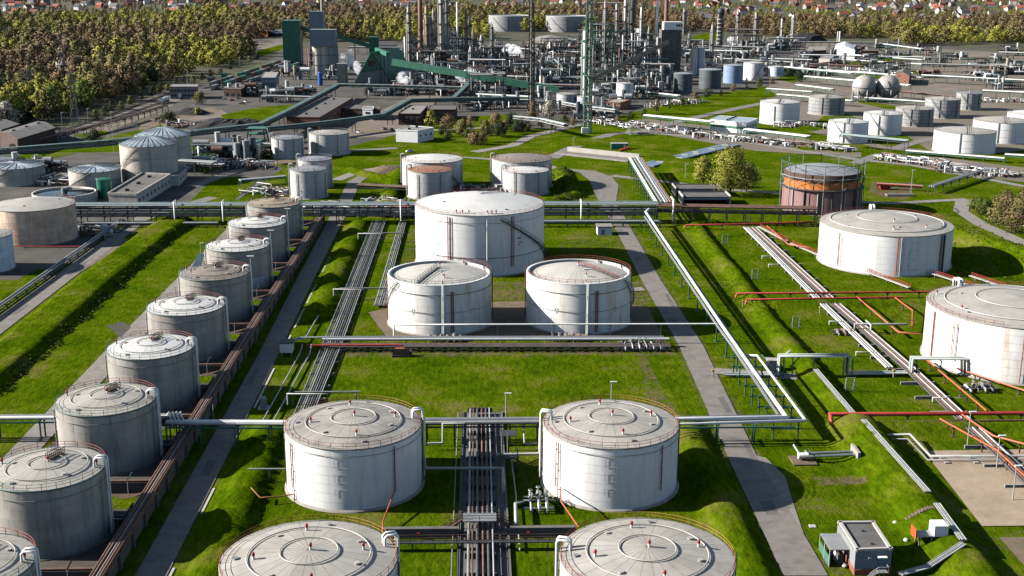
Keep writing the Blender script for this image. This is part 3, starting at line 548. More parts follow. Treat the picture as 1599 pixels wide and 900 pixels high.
# --- tanks behind the pipe bridge
P2 = lambda m='pipe_grey': [(deg(-120), m, .16, 11, .3), (deg(-60), m, .16, 11, .3), (deg(-20), m, .14, 11, .3)]
for lb, x, y, r, h, sh, rf in [('grey tank with pale domed roof, behind a smaller rusty roofed tank', -20.6, 547.5, 13.8, 12.9, 'tank_pale', 'roof_white'), ('small grey tank with rusty red roof behind the largest white tank', -20.9, 523.6, 9.6, 11.9, 'tank_pale', 'roof_rust'),
        ('grey tank with brown domed roof behind a smaller white roofed tank', 20, 550, 13.7, 12.7, 'tank_pale', 'roof_brown'), ('small grey tank with white roof in front of the brown roofed tank', 21.1, 532.6, 10.2, 10.2, 'tank_pale', 'roof_white'),
        ('narrow grey tank with grey roof at the pipe bridge, nearer of a staggered pair', -73.5, 524.1, 7.9, 12.2, 'tank_pale', 'roof_grey'), ('narrow grey tank with grey roof, half hidden by its twin near the pipe bridge', -73.9, 549.5, 7.7, 12.6, 'tank_pale', 'roof_grey'),
        ('squat grey tank with grey roof beside a silvery tank below the long conveyor', -99.4, 636.4, 8.4, 10.3, 'tank_pale', 'roof_grey'), ('silvery grey tank with pale roof below the bend of the long conveyor', -79.2, 649.4, 10.7, 11.1, 'tank_pale', 'roof_bone')]:
    tank(lb, x, y, r, h, sh, rf, group='grey tanks behind the pipe bridge', courses=5, nplate=10, rails=[(0, 2*PI, 'rail_red' if x > -60 else 'rail_grey')], pipes=P2(), hatches=4, goose=[(deg(175), 'pipe_pale', .2, .5)], stairs=[(deg(-25), deg(-75), .5, h, 'steel_grey')] if r > 13 else (), base='concrete')
# --- far left farm
tank('wide rust streaked tank with pale domed roof beside the narrow road', -162, 440.5, 14.5, 13, 'tank_rust', 'roof_bone', 1.9, courses=6, nplate=14, rails=[(deg(-10), deg(120), 'rail_red')], hatches=3, base='concrete_dark')
tank('bluish white tank cut by the frame edge beside the rusty tank', -162.1, 394.5, 8.6, 11.7, 'tank_blue_white', 'roof_bone', 1.2, courses=5, nplate=10, base='concrete_dark', rails=[(0, 2*PI, 'rail_grey')])
for lb, x, y, r, h in [('tall concrete silo with pale ribbed dome, in front of a similar silo', -152.3, 564.2, 12.8, 17.5), ('concrete silo with ribbed dome half hidden behind the taller silo', -154.6, 600, 13.2, 16.6)]:
    tank(lb, x, y, r, h, 'silo_concrete', 'roof_blue', 3.8, 'ribbed dome silos', bands=2, ribs=28, name='concrete_silo', cat='silo', base=None, pipes=[(deg(-75), 'pipe_pale', .25, 17, .3)], stairs=[(deg(-140), deg(-100), 8, 17, 'steel_grey')], rails=[(0, 2*PI, 'rail_grey')])
for lb, x, y, r, h in [('squat tank with corrugated pale roof beside the green vessel', -172.9, 548.3, 11.2, 8.3), ('squat tank with corrugated roof cut by the frame edge', -212.4, 561, 12.2, 7.9)]:
    tank(lb, x, y, r, h, 'silo_concrete', 'roof_blue', 1.2, 'corrugated roof tanks', bands=1, ribs=20, base=None, rails=[(0, 2*PI, 'rail_grey')], walk=(deg(60), 0, .95, 'roof_blue', 'rail_grey'), stairs=[(deg(-150), deg(-80), .5, h, 'steel_grey')])
T = thing('settling_basin', 'round open settling basin with dark water and a scraper bridge', 'basin', (-174.8, 512, 0))
MB().lathe([(13, 0), (13, 4.4), (12.4, 4.4), (12.4, 2)], 56, -174.8, 512).build('wall', 'silo_concrete', T); MB().lathe([(12.4, 3.7), (.01, 3.7)], 56, -174.8, 512).build('water_surface', 'water', T)
MB().box(-174.8, -162.5, 510.8, 513.2, 4.6, 5.3).build('scraper_bridge', 'steel_dark', T); MB().cyl(-174.8, 512, 2, 6.2, 1.2, 12).build('centre_pier', 'steel_grey', T)
tank('small bright green upright vessel between the basin and the long flat building', -160.9, 521.8, 3.1, 8.3, 'green_paint', 'green_paint', .4, bands=1, band_mat='green_paint', base=None, rails=[(0, 2*PI, 'rail_green')], name='green_vessel', cat='vessel', ladder=[(deg(-120), 'rail_green')])
# --- right hand tank field
tank('very wide white tank with low pale dome and red rear rail beside the grass bank', 138.5, 401.1, 21.8, 13.4, 'tank_white', 'roof_bone', 2.6, courses=7, nplate=20, seam='seam_white', panels=0, rails=[(deg(10), deg(170), 'rail_red')], rings=[(.45, 'roof_white', .1), (.85, 'roof_white', .14)], hatches=6, base='concrete', n=72,
     pipes=[(deg(-150), 'rail_orange', .16, 12.5, 1), (deg(-147), 'rail_orange', .12, 12.5, 1), (deg(-98), 'pipe_orange', .22, 13, .5), (deg(-95), 'pipe_pale', .3, 13, .4), (deg(-55), 'pipe_grey', .34, 13, .4), (deg(-51), 'pipe_dark', .3, 13, .4)], goose=[(deg(85), 'pipe_white', .35, 8)], vents=[(.72, deg(-100)), (.72, deg(-55)), (.35, deg(-90))], marks=[(deg(-85), 13.4, [(0, -2.2, 3, .08), (-1, -6, .08, 2.4), (.3, -4.7, 3, .08), (.3, -7.6, 3, .08), (-1, -9.5, .08, 1.6), (.3, -11, 3, .08)])], stairs=[(deg(0), deg(40), 1, 13, 'steel_grey')])
tank('very wide white tank with rust streaks and pale dome, cut by the frame edge', 136.6, 294.7, 21.3, 14.2, 'tank_white_stained', 'roof_bone', 2.6, courses=7, nplate=20, seam='seam_white', rails=[(deg(60), deg(240), 'rail_red')], rings=[(.45, 'roof_white', .1), (.8, 'roof_white', .12)], hatches=6, base='concrete', n=72,
     pipes=[(deg(-173), 'pipe_red', .2, 13.5, .6), (deg(-153), 'rail_orange', .12, 13, 3), (deg(-150), 'pipe_pale', .14, 13, 3), (deg(-107), 'rail_red', .13, 13, .6)], vents=[(.75, deg(-100)), (.8, deg(200)), (.9, deg(150))], goose=[(deg(110), 'pipe_white', .35, 8)])
# gasholder
T = tank('old gasholder with rusty orange band and grey domed crown inside a pale steel guide frame', 142.1, 493.4, 15.8, 10.2, 'tank_pink', 'roof_grey', .3, bands=0, base='concrete_dark', name='gasholder', cat='gasholder', pipes=[(deg(-90-60+20*i), 'steel_dark' if i % 2 else 'steel_pale', .3, 10, .2) for i in range(9)])
X, Y, R = 142.1, 493.4, 15.8
MB().lathe([(15.2, 10.3), (15.2, 14.6)], 56, X, Y).build('orange_lift', 'orange_band', T); MB().lathe([(15.5, 13.4), (15.5, 16.2), (15.0, 16.3)], 56, X, Y).build('upper_lift', 'brick_dark', T)
MB().lathe([(15.1*q, 16.2+2.4*(1-q*q)) for q in (1, .8, .6, .4, .2, .001)], 56, X, Y).build('crown', 'roof_grey', T)
MB().lathe([(16.0, 10.0), (17.2, 10.05), (17.2, 10.25), (16.0, 10.3)], 56, X, Y).build('gallery', 'steel_dark', T); 
N = 14; cp = [(X+17*math.cos(2*PI*i/N), Y+17*math.sin(2*PI*i/N)) for i in range(N)]
for i in range(N):
    (ax, ay), (bx, by) = cp[i], cp[(i+1) % N]
    MB().bar((ax, ay, .2), (ax, ay, 20.5), .28).build('guide_column', 'steel_pale' if i % 3 else 'steel_dark', T)
    for z in (14.8, 20.2): MB().bar((ax, ay, z), (bx, by, z), .2).build('girder', 'rail_green' if z > 15 else 'steel_pale', T)
    MB().bar((ax, ay, 14.8), (bx, by, 10.3), .14).bar((bx, by, 14.8), (ax, ay, 10.3), .14).build('brace', 'steel_grey', T)
    MB().bar((ax, ay, 20.2), (bx, by, 17.4), .1).bar((bx, by, 20.2), (ax, ay, 17.4), .1).build('brace', 'rail_green', T)
# --- upper right tank field
DIAG = lambda m: [(deg(-120), m, .22, 12, .3), (deg(-100), m, .12, 12, .3)]
for lb, x, y, r, h, sh, rf in [('white tank with flat pale roof standing alone beside the white low building', 193.3, 776.2, 12.5, 13.7, 'tank_white', 'roof_white'), ('grey tank with dark side behind the lone white tank', 237.4, 826, 12, 11.6, 'tank_dull', 'roof_bone'),
        ('nearest white tank of the slanting row of five, behind a green pipe bridge', 212.6, 692.6, 11.2, 11.6, 'tank_white', 'roof_white'), ('second white tank of the slanting row of five', 242.8, 724.3, 11.2, 12.5, 'tank_white', 'roof_white'),
        ('grey tank with pale roof, middle of the slanting row of five', 276.6, 765.5, 11.6, 10.8, 'tank_dull', 'roof_bone'), ('dark grey tank with grey roof, fourth of the slanting row of five', 310.2, 807.5, 11.3, 12.2, 'tank_dull', 'roof_bone'), ('small dark grey tank at the far end of the slanting row of five', 345, 850.9, 8.5, 11.6, 'tank_dull', 'roof_grey'),
        ('nearest of the three wide white tanks with pale domes at the frame edge', 265.1, 654.1, 16.1, 11.3, 'tank_white', 'roof_bone'), ('wide white tank, middle of the three wide white tanks at the frame edge', 302.4, 694.1, 15.8, 12, 'tank_white', 'roof_bone'), ('white tank at the frame edge, farthest of the three wide white tanks', 336.4, 732, 13.8, 11.5, 'tank_white', 'roof_white')]:
    white = sh == 'tank_white'
    tank(lb, x, y, r, h, sh, rf, group='tanks of the upper field', bands=2 if white else 4, band_mat='seam_white' if white else 'steel_dark', rails=[(0, 2*PI, 'steel_grey')], pipes=DIAG('pipe_pale' if white else 'pipe_grey')+([(deg(-60), 'pipe_rust', .2, h, .3)] if not white else []), stairs=[(deg(-150), deg(-100), h, .5, 'steel_pale')] if r < 12 else (), walk=(deg(-110), 0, 1, 'concrete_pale', 'steel_grey'), base='concrete', hatches=3)
# --- far tanks and those of the plant
for lb, x, y, r, h in [('huge open topped grey tank far behind the columns, farther from the flare tower', 47.6, 1888.6, 30.6, 23), ('huge open topped grey tank far behind the plant, next to the flare tower', 134.9, 1874.3, 31.6, 23)]:
    tank(lb, x, y, r, h, 'tank_dull', 'roof_grey', .5, 'huge far tanks', bands=3, base=None, rails=[(0, 2*PI, 'steel_pale')], pipes=[(deg(-95), 'pipe_dark', .4, 20, .3)], inset=1, stairs=[(deg(-140), deg(-100), 20, .5, 'steel_grey')])
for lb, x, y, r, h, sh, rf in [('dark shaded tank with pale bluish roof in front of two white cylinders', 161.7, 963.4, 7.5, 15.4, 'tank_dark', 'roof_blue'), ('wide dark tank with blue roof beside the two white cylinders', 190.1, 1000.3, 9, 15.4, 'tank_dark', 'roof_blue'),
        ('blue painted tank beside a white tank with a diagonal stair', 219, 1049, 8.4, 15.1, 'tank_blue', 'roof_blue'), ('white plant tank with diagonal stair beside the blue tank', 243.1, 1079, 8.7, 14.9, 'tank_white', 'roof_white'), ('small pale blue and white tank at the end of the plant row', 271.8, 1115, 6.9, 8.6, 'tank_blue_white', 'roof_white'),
        ('white tank with open rim above the low brick shed', 110.8, 920.5, 6.5, 11.9, 'tank_white', 'roof_white'), ('grey white tank with cone roof beside the blossoming tree', 63.7, 874.8, 7.3, 8.6, 'tank_pale', 'roof_bone'), ('small white tank next to the green lattice tower', 75.3, 868.3, 4.8, 7.2, 'tank_blue_white', 'roof_white'),
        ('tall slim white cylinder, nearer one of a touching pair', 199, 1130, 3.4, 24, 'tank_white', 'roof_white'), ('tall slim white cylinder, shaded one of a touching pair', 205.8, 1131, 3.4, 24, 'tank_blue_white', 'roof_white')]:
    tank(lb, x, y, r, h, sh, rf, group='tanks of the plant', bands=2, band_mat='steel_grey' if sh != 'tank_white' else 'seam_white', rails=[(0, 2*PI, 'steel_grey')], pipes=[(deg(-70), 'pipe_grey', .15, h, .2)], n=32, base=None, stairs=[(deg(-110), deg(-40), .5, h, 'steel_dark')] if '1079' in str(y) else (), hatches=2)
for lb, x, y in [('weathered sphere tank on pale legs, nearer the grey tank', 287.5, 905), ('weathered sphere tank on pale legs, nearer the brick hut', 305.2, 905)]:
    T = thing('sphere_tank', lb, 'sphere tank', (x, y, 0), 'two sphere tanks')
    MB().ball(x, y, 10.5, 8.8, 32, 20).build('sphere', 'tank_grey', T); MB().lathe([(8.85, 10.2), (9.1, 10.2), (9.1, 10.8), (8.85, 10.8)], 32, x, y).build('equator_band', 'steel_grey', T)
    for i in range(8):
        t = 2*PI*i/8; MB().cyl(x+8.4*math.cos(t), y+8.4*math.sin(t), 0, 9.5, .5, 8).build('leg', 'pipe_pale', T)
    MB().tube([(x+9.6*math.cos(t), y+9.6*math.sin(t), 1+k*1.15) for k, t in enumerate([-2.6+.3*i for i in range(12)])], .35, 4).tube([(x+a*.9, y-9.2*math.cos(a*.11), 12+8*math.sin(a*.2)) for a in range(0, 8)], .3, 4).build('stairway', 'steel_dark', T, kind='stuff'); MB().cyl(x, y, 19, 20.2, 1, 10).build('top_valve', 'steel_grey', T)
ORDS = ['nearest', 'second nearest', 'third nearest', 'fourth nearest', 'fifth nearest', 'sixth nearest', 'seventh nearest', 'eighth nearest', 'farthest']
# ------------------------------------------------------------------ pipe racks, pipelines and walls of the tank farm
def trestle_mb(w, zs, th=.28, brace=False, offs=None):
    b = MB(); hw = w/2; top = max(zs)
    for s in (-1, 1): b.box(-th/2, th/2, s*hw-th/2, s*hw+th/2, -.1, top)
    for z in zs: b.box(-th/2-.01, th/2+.01, -hw-.35, hw+.35, z-th, z)
    if brace: b.bar((0, -hw, .3), (0, hw, top-th), .12).bar((0, hw, .3), (0, -hw, top-th), .12)
    return b
def rack(label, p, q, w, pipes, zs, step=8, sm='steel_grey', group=None, name='pipe_rack', cat='pipe rack', th=.28, stringer=True, brace=False, n=6, skip=()):
    p, q = Vector((p[0], p[1], 0)), Vector((q[0], q[1], 0)); L = (q-p).length; a = math.atan2(q.y-p.y, q.x-p.x)
    T = thing(name, label, cat, p.to_tuple(), group); T.rotation_euler = (0, 0, a)
    for off, z, r, m in pipes: link('pipe', MB().tube([(-.3, off, z+r), (L*.33, off, z+r), (L*.66, off, z+r), (L+.3, off, z+r)], r, n).mesh('pipe', m), T)
    k = max(1, round(L/step)); me = shared(('tr', w, tuple(zs), th, brace), lambda: trestle_mb(w, zs, th, brace), 'trestle', sm)
    for i in range(k+1):
        if i in skip: continue
        link('trestle', me, T, (L*i/k, 0, 0))
    if stringer:
        for s in (-1, 1): link('stringer', MB().box(0, L, s*w/2-.1, s*w/2+.1, max(zs)-th-.35, max(zs)-th-.004).mesh('stringer', sm), T)
    return T
def pipeline(label, pts, r, m, posts=(), pm='steel_grey', group=None, cat='pipeline', name='pipeline', n=8, cladding=None):
    """one pipe along a path of world points; posts: places (x, y) where a post carries it up to the given height"""
    T = thing(name, label, cat, (pts[0][0], pts[0][1], 0), group); MB().tube(pts, r, n).build('pipe', m, T)
    for x, y, z in posts: MB().box(x-.12, x+.12, y-.12, y+.12, -.1, z).box(x-.4, x+.4, y-.4, y+.4, -.1, .15).box(x-.5, x+.5, y-.13, y+.13, z-.2, z+.01).build('post', pm, T)
    return T
A_ = lambda u, v, z: tuple(at(u, v, z))
# main pipe bridge across the farm
rack('long two storey pipe bridge of teal and grey pipes crossing behind the grey tank row', (-162, 468), (70, 468), 7.6,
     [(-3.4, 7.2, .32, 'pipe_pale'), (-2.4, 7.2, .26, 'pipe_teal'), (-1.5, 7.2, .38, 'pipe_teal'), (-.4, 7.2, .24, 'pipe_grey'), (.5, 7.2, .3, 'pipe_pale'), (1.6, 7.2, .42, 'pipe_teal'), (2.8, 7.2, .3, 'pipe_pale'), (3.5, 7.2, .2, 'pipe_grey'), (-3.3, 5, .3, 'pipe_teal'), (-2.2, 5, .36, 'pipe_dark'), (-1, 5, .3, 'pipe_grey'), (.3, 5, .26, 'pipe_dark'), (2, 5, .35, 'pipe_dark'), (3, 5, .3, 'pipe_teal'), (-2.8, 3, .3, 'pipe_dark'), (-1.2, 3, .35, 'pipe_grey'), (.6, 3, .3, 'pipe_dark'), (2.2, 3, .35, 'pipe_teal')], [3, 5, 7.2], 9, 'steel_dark')
rack('dark rusty pipe bridge between the white overhead pipe and the gasholder', (70, 466.5), (131, 460), 6.5, [(-2.6, 6.6, .4, 'pipe_rust'), (-1.5, 6.6, .3, 'pipe_dark'), (-.5, 6.6, .3, 'pipe_rust'), (.6, 6.6, .4, 'pipe_rust'), (1.8, 6.6, .3, 'pipe_dark'), (2.7, 6.6, .3, 'pipe_rust'), (-2, 4.4, .3, 'pipe_dark'), (0, 4.4, .3, 'pipe_rust'), (2, 4.4, .35, 'pipe_dark')], [4.4, 6.6], 6.5, 'steel_dark', brace=True)
rack('low pipe bundle at the foot of the pipe bridge by the narrow road', (-150, 460), (-100, 460), 2.4, [(-.9, 1.6, .25, 'pipe_pale'), (-.2, 1.6, .2, 'pipe_grey'), (.6, 1.6, .25, 'pipe_teal')], [1.6], 7, 'steel_dark')
rack('low grey pipe rack under the pipe bridge beside the sunlit road', (6, 459), (70, 458), 3, [(-1.2, 2.2, .28, 'pipe_pale'), (-.3, 2.2, .24, 'pipe_teal'), (.5, 2.2, .2, 'pipe_grey'), (1.2, 2.2, .3, 'pipe_dark')], [2.2], 7, 'steel_green')
for x, ll in ((-117, 'white expansion loop of pipe standing at the pipe bridge above the green bank'), (-98.5, 'grey expansion loop of pipe at the pipe bridge beside the narrow path'), (-30, 'pale expansion loop of pipe at the pipe bridge above the bundles'), (40, 'pale expansion loop of pipe over the pipe bridge near the sunlit road')):
    pipeline(ll, [(x, 463.4, 1.5), (x, 463.4, 9.2), (x, 467, 9.2), (x, 467, 7.6)], .2, 'pipe_white', name='pipe_loop', cat='pipe loop')
# pipe bridge running away from the main one, with flat decks beside
rack('pale pipe bridge with many parallel pipes running from the main bridge towards the plant', (73.2, 470), (76.5, 584), 7, [(-3.2, 7, .25, 'pipe_orange'), (-2.5, 7, .3, 'pipe_pale'), (-1.6, 7, .4, 'pipe_silver'), (-.6, 7, .3, 'pipe_white'), (.2, 7, .3, 'pipe_grey'), (1, 7, .4, 'pipe_silver'), (2.6, 7, .3, 'pipe_white'), (3.3, 7, .3, 'pipe_white'), (2.8, 4.8, .3, 'pipe_dark')], [4.8, 7], 8, 'steel_green')
pipeline('tall portal of pipe where the pipe bridges meet', [(76, 463.2, .8), (76, 463.2, 9.5), (76, 470, 9.5), (77.5, 472, 7.6)], .4, 'pipe_pale', name='pipe_loop', cat='pipe loop')
for lb, y0 in (('long dark roofed shelter with pale end walls, farther one beside the pipe bridge', 526), ('long dark roofed shelter with pale end walls, nearer one beside the pipe bridge', 507)):
    T = thing('pipe_shelter', lb, 'shelter', (95, y0, 0), 'pipe shelters'); MB().box(86.4, 106, y0-5, y0+5.5, 3.2, 3.5).build('roof', 'tar_roof', T); 
    for x0 in (86, 106): MB().box(x0, x0+.5, y0-5.2, y0+5.8, 0, 4.1).build('end_wall', 'concrete_pale', T)
    MB().box(86.5, 106, y0+5.5, y0+5.8, 0, 3.9).build('rear_wall', 'concrete_dark', T); MB().box(86.5, 106, y0-5.2, y0-4.9, 2.2, 3.0).build('fascia', 'blue_clad', T)
T = thing('canal_cover', 'long bluish grey covered channel with pale lids crossing the grass towards the plant', 'covered channel', (85, 600, 0))
c0, c1 = Vector((84, 602, 0)), Vector((143, 676, 0)); dv = (c1-c0).normalized(); nv = Vector((-dv.y, dv.x, 0))
for i in range(14):
    p = c0 + (c1-c0)*i/14; q = c0 + (c1-c0)*(i+.96)/14
    for k in (-1, 0, 1): MB().bar((p+nv*k*3.1+Vector((0, 0, .7))).to_tuple(), (q+nv*k*3.1+Vector((0, 0, .7))).to_tuple(), 2.9, .5+.12*(k % 2)).build('cover_slab', 'blue_clad', T)
for f, k in ((.12, .5), (.3, -1), (.42, 2.2), (.5, -.6), (.55, 2.6), (.72, 1), (.9, 2)):
    p = c0 + (c1-c0)*f + nv*k; MB().bar((p+Vector((0, 0, 1.2))).to_tuple(), (p+dv*1+nv*-3.5+Vector((0, 0, 1.2))).to_tuple(), 1.6, .5).build('pale_lid', 'concrete_pale', T)
# white overhead pipe and its return across the front
WP = thing('overhead_pipe', 'long white overhead pipe on green posts beside the sunlit road, turning towards the white tanks', 'overhead pipe', (64.6, 240, 0))
MB().tube([(66.2, 462, 6.3), (64.6, 459.5, 5.6), (64.4, 306.7, 5.6), (64.8, 239.0, 5.6), (39.2, 238.7, 5.6)], .42, 12).build('pipe', 'pipe_white', WP); MB().tube([(63.2, 452, 5.35), (63.2, 308, 5.35), (63.5, 290, 5.35), (63.6, 240.6, 5.35), (39.2, 240.3, 5.35)], .3, 8).build('pipe', 'pipe_silver', WP); MB().box(65.1, 65.9, 246, 460, 4.9, 5.02).build('shadow_tray', 'steel_green', WP)  # flat green tray added beside the pipes to widen their cast shadow
MB().tube([(64.8, 286, 4.2), (68.2, 282, 5.35), (68.6, 238, 5.35), (39, 237.2, 5.0)], .26, 8).build('pipe', 'pipe_white', WP)
for i, y in enumerate([452, 438, 424, 410, 396, 382, 368, 354, 340, 325, 310.5, 297, 284]):
    me = shared('wpost', lambda: MB().box(-.16, .16, -.16, .16, -.1, 5.0).box(-1.5, 1.0, -.14, .14, 4.75, 5.02).box(-.45, .45, -.45, .45, -.1, .25), 'post', 'steel_green'); link('post', me, WP, (63.8-64.6, y-240, 0))
for y in (282, 275, 268, 261, 254, 247, 240.6):
    me = shared('wframe', lambda: MB().box(-1.5, -1.25, -.14, .14, -.1, 5.1).box(3.9, 4.15, -.14, .14, -.1, 5.1).box(-2, 4.6, -.15, .15, 4.72, 5.0).box(-2, 4.6, -.15, .15, 2.4, 2.65), 'portal_frame', 'steel_green'); link('portal_frame', me, WP, (63.9-64.6, y-240, 0))
for x in (66.9, 70): MB().box(x, x+.15, 240, 285, 4.5, 4.7).build('stringer', 'steel_green', WP)
for x in (42, 50.2, 58): 
    me = shared('wcross', lambda: MB().box(-.15, .15, -.95, -.65, -.1, 5).box(-.15, .15, .75, 1.05, -.1, 5).box(-.16, .16, -2, 2.2, 4.7, 5), 'trestle', 'steel_green'); link('trestle', me, WP, (x-64.6, -1, 0))
MB().box(39.4, 66, 236.4, 236.6, 4.35, 4.68).build('stringer', 'steel_green', WP); MB().box(39.4, 66, 241.2, 241.4, 4.35, 4.68).build('stringer', 'steel_green', WP)
rack('dark pipe rack spanning between the two white tanks behind the trench', (-11, 240.5), (12.3, 240.5), 3.4, [(-1.6, 4.6, .3, 'pipe_dark'), (-.8, 4.6, .3, 'pipe_pale'), (.2, 4.6, .45, 'pipe_silver'), (1.2, 4.6, .3, 'pipe_grey')], [4.6], 6, 'steel_dark')
rack('white pipe rack crossing over the shaded road between the grey row and a white tank', (-65, 240), (-36.5, 239), 2.6, [(-.9, 5, .28, 'pipe_pale'), (-.1, 5, .35, 'pipe_white'), (.8, 5, .28, 'pipe_white')], [5], 7, 'steel_green')
rack('white pipe rack entering from the frame edge behind the third grey tank', (-140, 244), (-64, 244), 2.6, [(-.8, 4.8, .4, 'pipe_white'), (.1, 4.8, .3, 'pipe_pale'), (.9, 4.8, .3, 'pipe_grey')], [4.8], 10, 'steel_green')
for i in range(4): 
    if i == 0: TT = thing('pipe_loop', 'cluster of white pipe bends where the racks meet over the concrete wall', 'pipe loop', (-64, 241, 0))
    MB().tube([(-66+i*.8, 243.5, 5.3), (-65.4+i*.8, 243.2, 6.2), (-64.6+i*.8, 240.5, 6.2), (-64+i*.8, 240, 5.5)], .2, 6).build('pipe_bend', 'pipe_white', TT)
# thin white pipe in front of the sunken roof tanks
pipeline('thin white pipe on tall posts in front of the two white tanks with seamed roofs', [(-22.5, 309.8, 1.2), (-22.5, 309.8, 5.3), (0, 309.6, 5.4), (63.6, 309, 5.4)], .24, 'pipe_white', [(-10, 309.7, 5.2), (5, 309.6, 5.2), (20, 309.5, 5.2), (35, 309.3, 5.2), (48.5, 309.2, 5.2)])
rack('low dark pipe rack with many short trestles and red pipes along the lawn', (-41, 305.5), (50, 304), 4.6, [(-2.0, 1.1, .2, 'pipe_dark'), (-1.3, 1.1, .24, 'pipe_rust'), (-.5, 1.1, .24, 'pipe_dark'), (.3, 1.1, .2, 'pipe_dark'), (.9, 1.1, .2, 'pipe_rust'), (1.6, 1.9, .3, 'pipe_silver'), (2.2, 1.9, .3, 'pipe_white')], [1.1], 3.4, 'steel_dark', th=.35)
pipeline('red pipe on the low rack beside the white cabinet', [(-45, 304.3, 1.5), (-20, 304, 1.6)], .3, 'pipe_red'); 
T = thing('pipe_header', 'silver pipe header bent above the low rack at the pipe bundles', 'pipe header', (-41, 308, 0)); MB().tube([(-50.5, 308, .5), (-47.6, 308, 2.5), (-36, 308, 2.6), (49, 306.6, 2.6)], .3, 8).build('pipe', 'pipe_silver', T)
for i in range(12): x = -34+7.4*i; MB().box(x-.12, x+.12, 307.2, 308.2, 0, 2.3).build('post', 'steel_grey', T)
T = thing('valve_cabinet', 'small white cabinet with dark sloped roof beside the shaded road', 'cabinet', (-49.5, 301.5, 0)); MB().box(-51.2, -48, 300, 303, .9, 3.4).build('body', 'white_clad', T); MB().box(-51.4, -47.8, 299.8, 303.4, 3.4, 3.65).build('roof', 'tar_roof', T); MB().box(-51, -50.7, 300.2, 300.5, 0, .9).box(-48.5, -48.2, 300.2, 300.5, 0, .9).box(-51, -50.7, 302.5, 302.8, 0, .9).box(-48.5, -48.2, 302.5, 302.8, 0, .9).build('legs', 'steel_grey', T)
T = thing('pump_skid', 'red pump with motor on a dark skid at the end of the low rack', 'pump skid', (-20, 299.5, 0)); MB().box(-22.4, -17.6, 298.4, 300.8, .1, .5).build('base_frame', 'steel_dark', T); MB().box(-21.6, -19.2, 298.8, 300.4, .5, 2).build('housing', 'orange_paint', T); MB().tube([(-19.2, 299.6, 1.1), (-17.2, 299.6, 1.1)], .6, 12).build('motor', 'steel_dark', T); MB().box(-22.2, -17.8, 298.6, 298.75, .5, 2.3).build('guard_panel', 'steel_rust', T)
def manifold(label, x0, x1, y0, y1, nx, ny, seed, mats=('pipe_silver', 'pipe_pale', 'pipe_grey'), z=1.2, wheel='pipe_pale', group=None, tall=1.):
    """a valve manifold: a grid of pipes with valve bodies, hand wheels and risers, each piece a part"""
    R = random.Random(seed); T = thing('valve_manifold', label, 'valve manifold', ((x0+x1)/2, (y0+y1)/2, 0), group)
    for i in range(nx):
        x = x0 + (x1-x0)*(i+.5)/nx; m = R.choice(mats); zz = z*R.uniform(.6, 1.2)
        MB().tube([(x, y0, .2), (x, y0, zz), (x, y0+(y1-y0)*.45, zz), (x+.4*R.choice((-1, 1)), y0+(y1-y0)*.55, zz+.5*tall), (x, y1, zz), (x, y1, .2)], R.uniform(.16, .3), 6).build('pipe', m, T)
        for k in range(2):
            yy = y0 + (y1-y0)*R.uniform(.2, .8); v = MB().tube([(x, yy-.35, zz), (x, yy+.35, zz)], .42, 8).cyl(x, yy, zz, zz+.9*tall, .1, 6).build('valve', R.choice(('steel_grey', 'pipe_grey', 'steel_dark')), T); MB().lathe([(.42, zz+.88*tall), (.42, zz+.96*tall), (.3, zz+.96*tall)], 10, x, yy).build('hand_wheel', R.choice((wheel, 'steel_grey', 'vent_red')), v)
    for j in range(ny):
        y = y0 + (y1-y0)*(j+.5)/ny; zz = z*R.uniform(.3, .9); MB().tube([(x0-.6, y, zz), (x1+.6, y, zz)], R.uniform(.14, .26), 6).build('pipe', R.choice(mats), T)
    return T
manifold('silvery valve manifold at the road end of the low rack', 37.5, 48.5, 302, 308.5, 6, 3, 5, z=1.6)
manifold('silver valve manifold on a skid beside the foot of the white tank at the trench', 8.8, 13.2, 205.5, 212, 3, 3, 8, ('pipe_pale', 'pipe_silver'), 1.8, tall=1.6)
manifold('valve manifold before the steps of the sunken roof tank with green rail', -14, -4, 310.8, 314.5, 6, 2, 4, ('pipe_rust', 'pipe_grey'), 1.0); manifold('valve manifold before the sunken roof tank with red rail', 19, 30, 310.8, 314.5, 6, 2, 6, ('pipe_rust', 'pipe_grey'), 1.0)
# bundles of ground pipes on the far side of the shaded road
for lb, x0, n_, ya, yb, mm in [('wide bundle of pale ground pipes beside the shaded road', -41.2, 9, 246, 468, ('pipe_grey', 'pipe_dark', 'pipe_silver', 'pipe_pale', 'pipe_grey')), ('narrow bundle of grey ground pipes next to the sunken roof tanks', -30.6, 5, 345, 468, ('pipe_pale', 'pipe_grey'))]:
    T = thing('pipe_bundle', lb, 'pipe bundle', (x0, ya, 0))
    for i in range(n_):
        x = x0 + i*.62; xb = x + (.25*i if n_ > 6 else 0) 
        MB().tube([(x-.12*i, ya, .75), (x, 310, .75), (x, 380, .75), (x, yb, .75)] if n_ > 6 else [(x, ya, .75), (x, yb, .75)], (.17, .11, .14)[i % 3], 6).build('pipe', mm[i % len(mm)], T)
    for k in range(int((yb-ya)/9)):
        me = shared(('sleeper', n_), lambda: MB().box(-.5, n_*.62, -.2, .2, -.05, .52), 'sleeper', 'concrete'); link('sleeper', me, T, (0, k*9+3, 0))
T = thing('pipe_bundle', 'pair of thin pipes on the plots between the wide bundle and the shaded road', 'pipe bundle', (-45, 246, 0))
for k in (0, 2.6): MB().tube([(-48.2+k, 232+k*4, .6), (-46.2+k, 300, .6), (-45.8+k*.9, 303, 2.2)], .17, 6).build('pipe', 'pipe_pale', T)
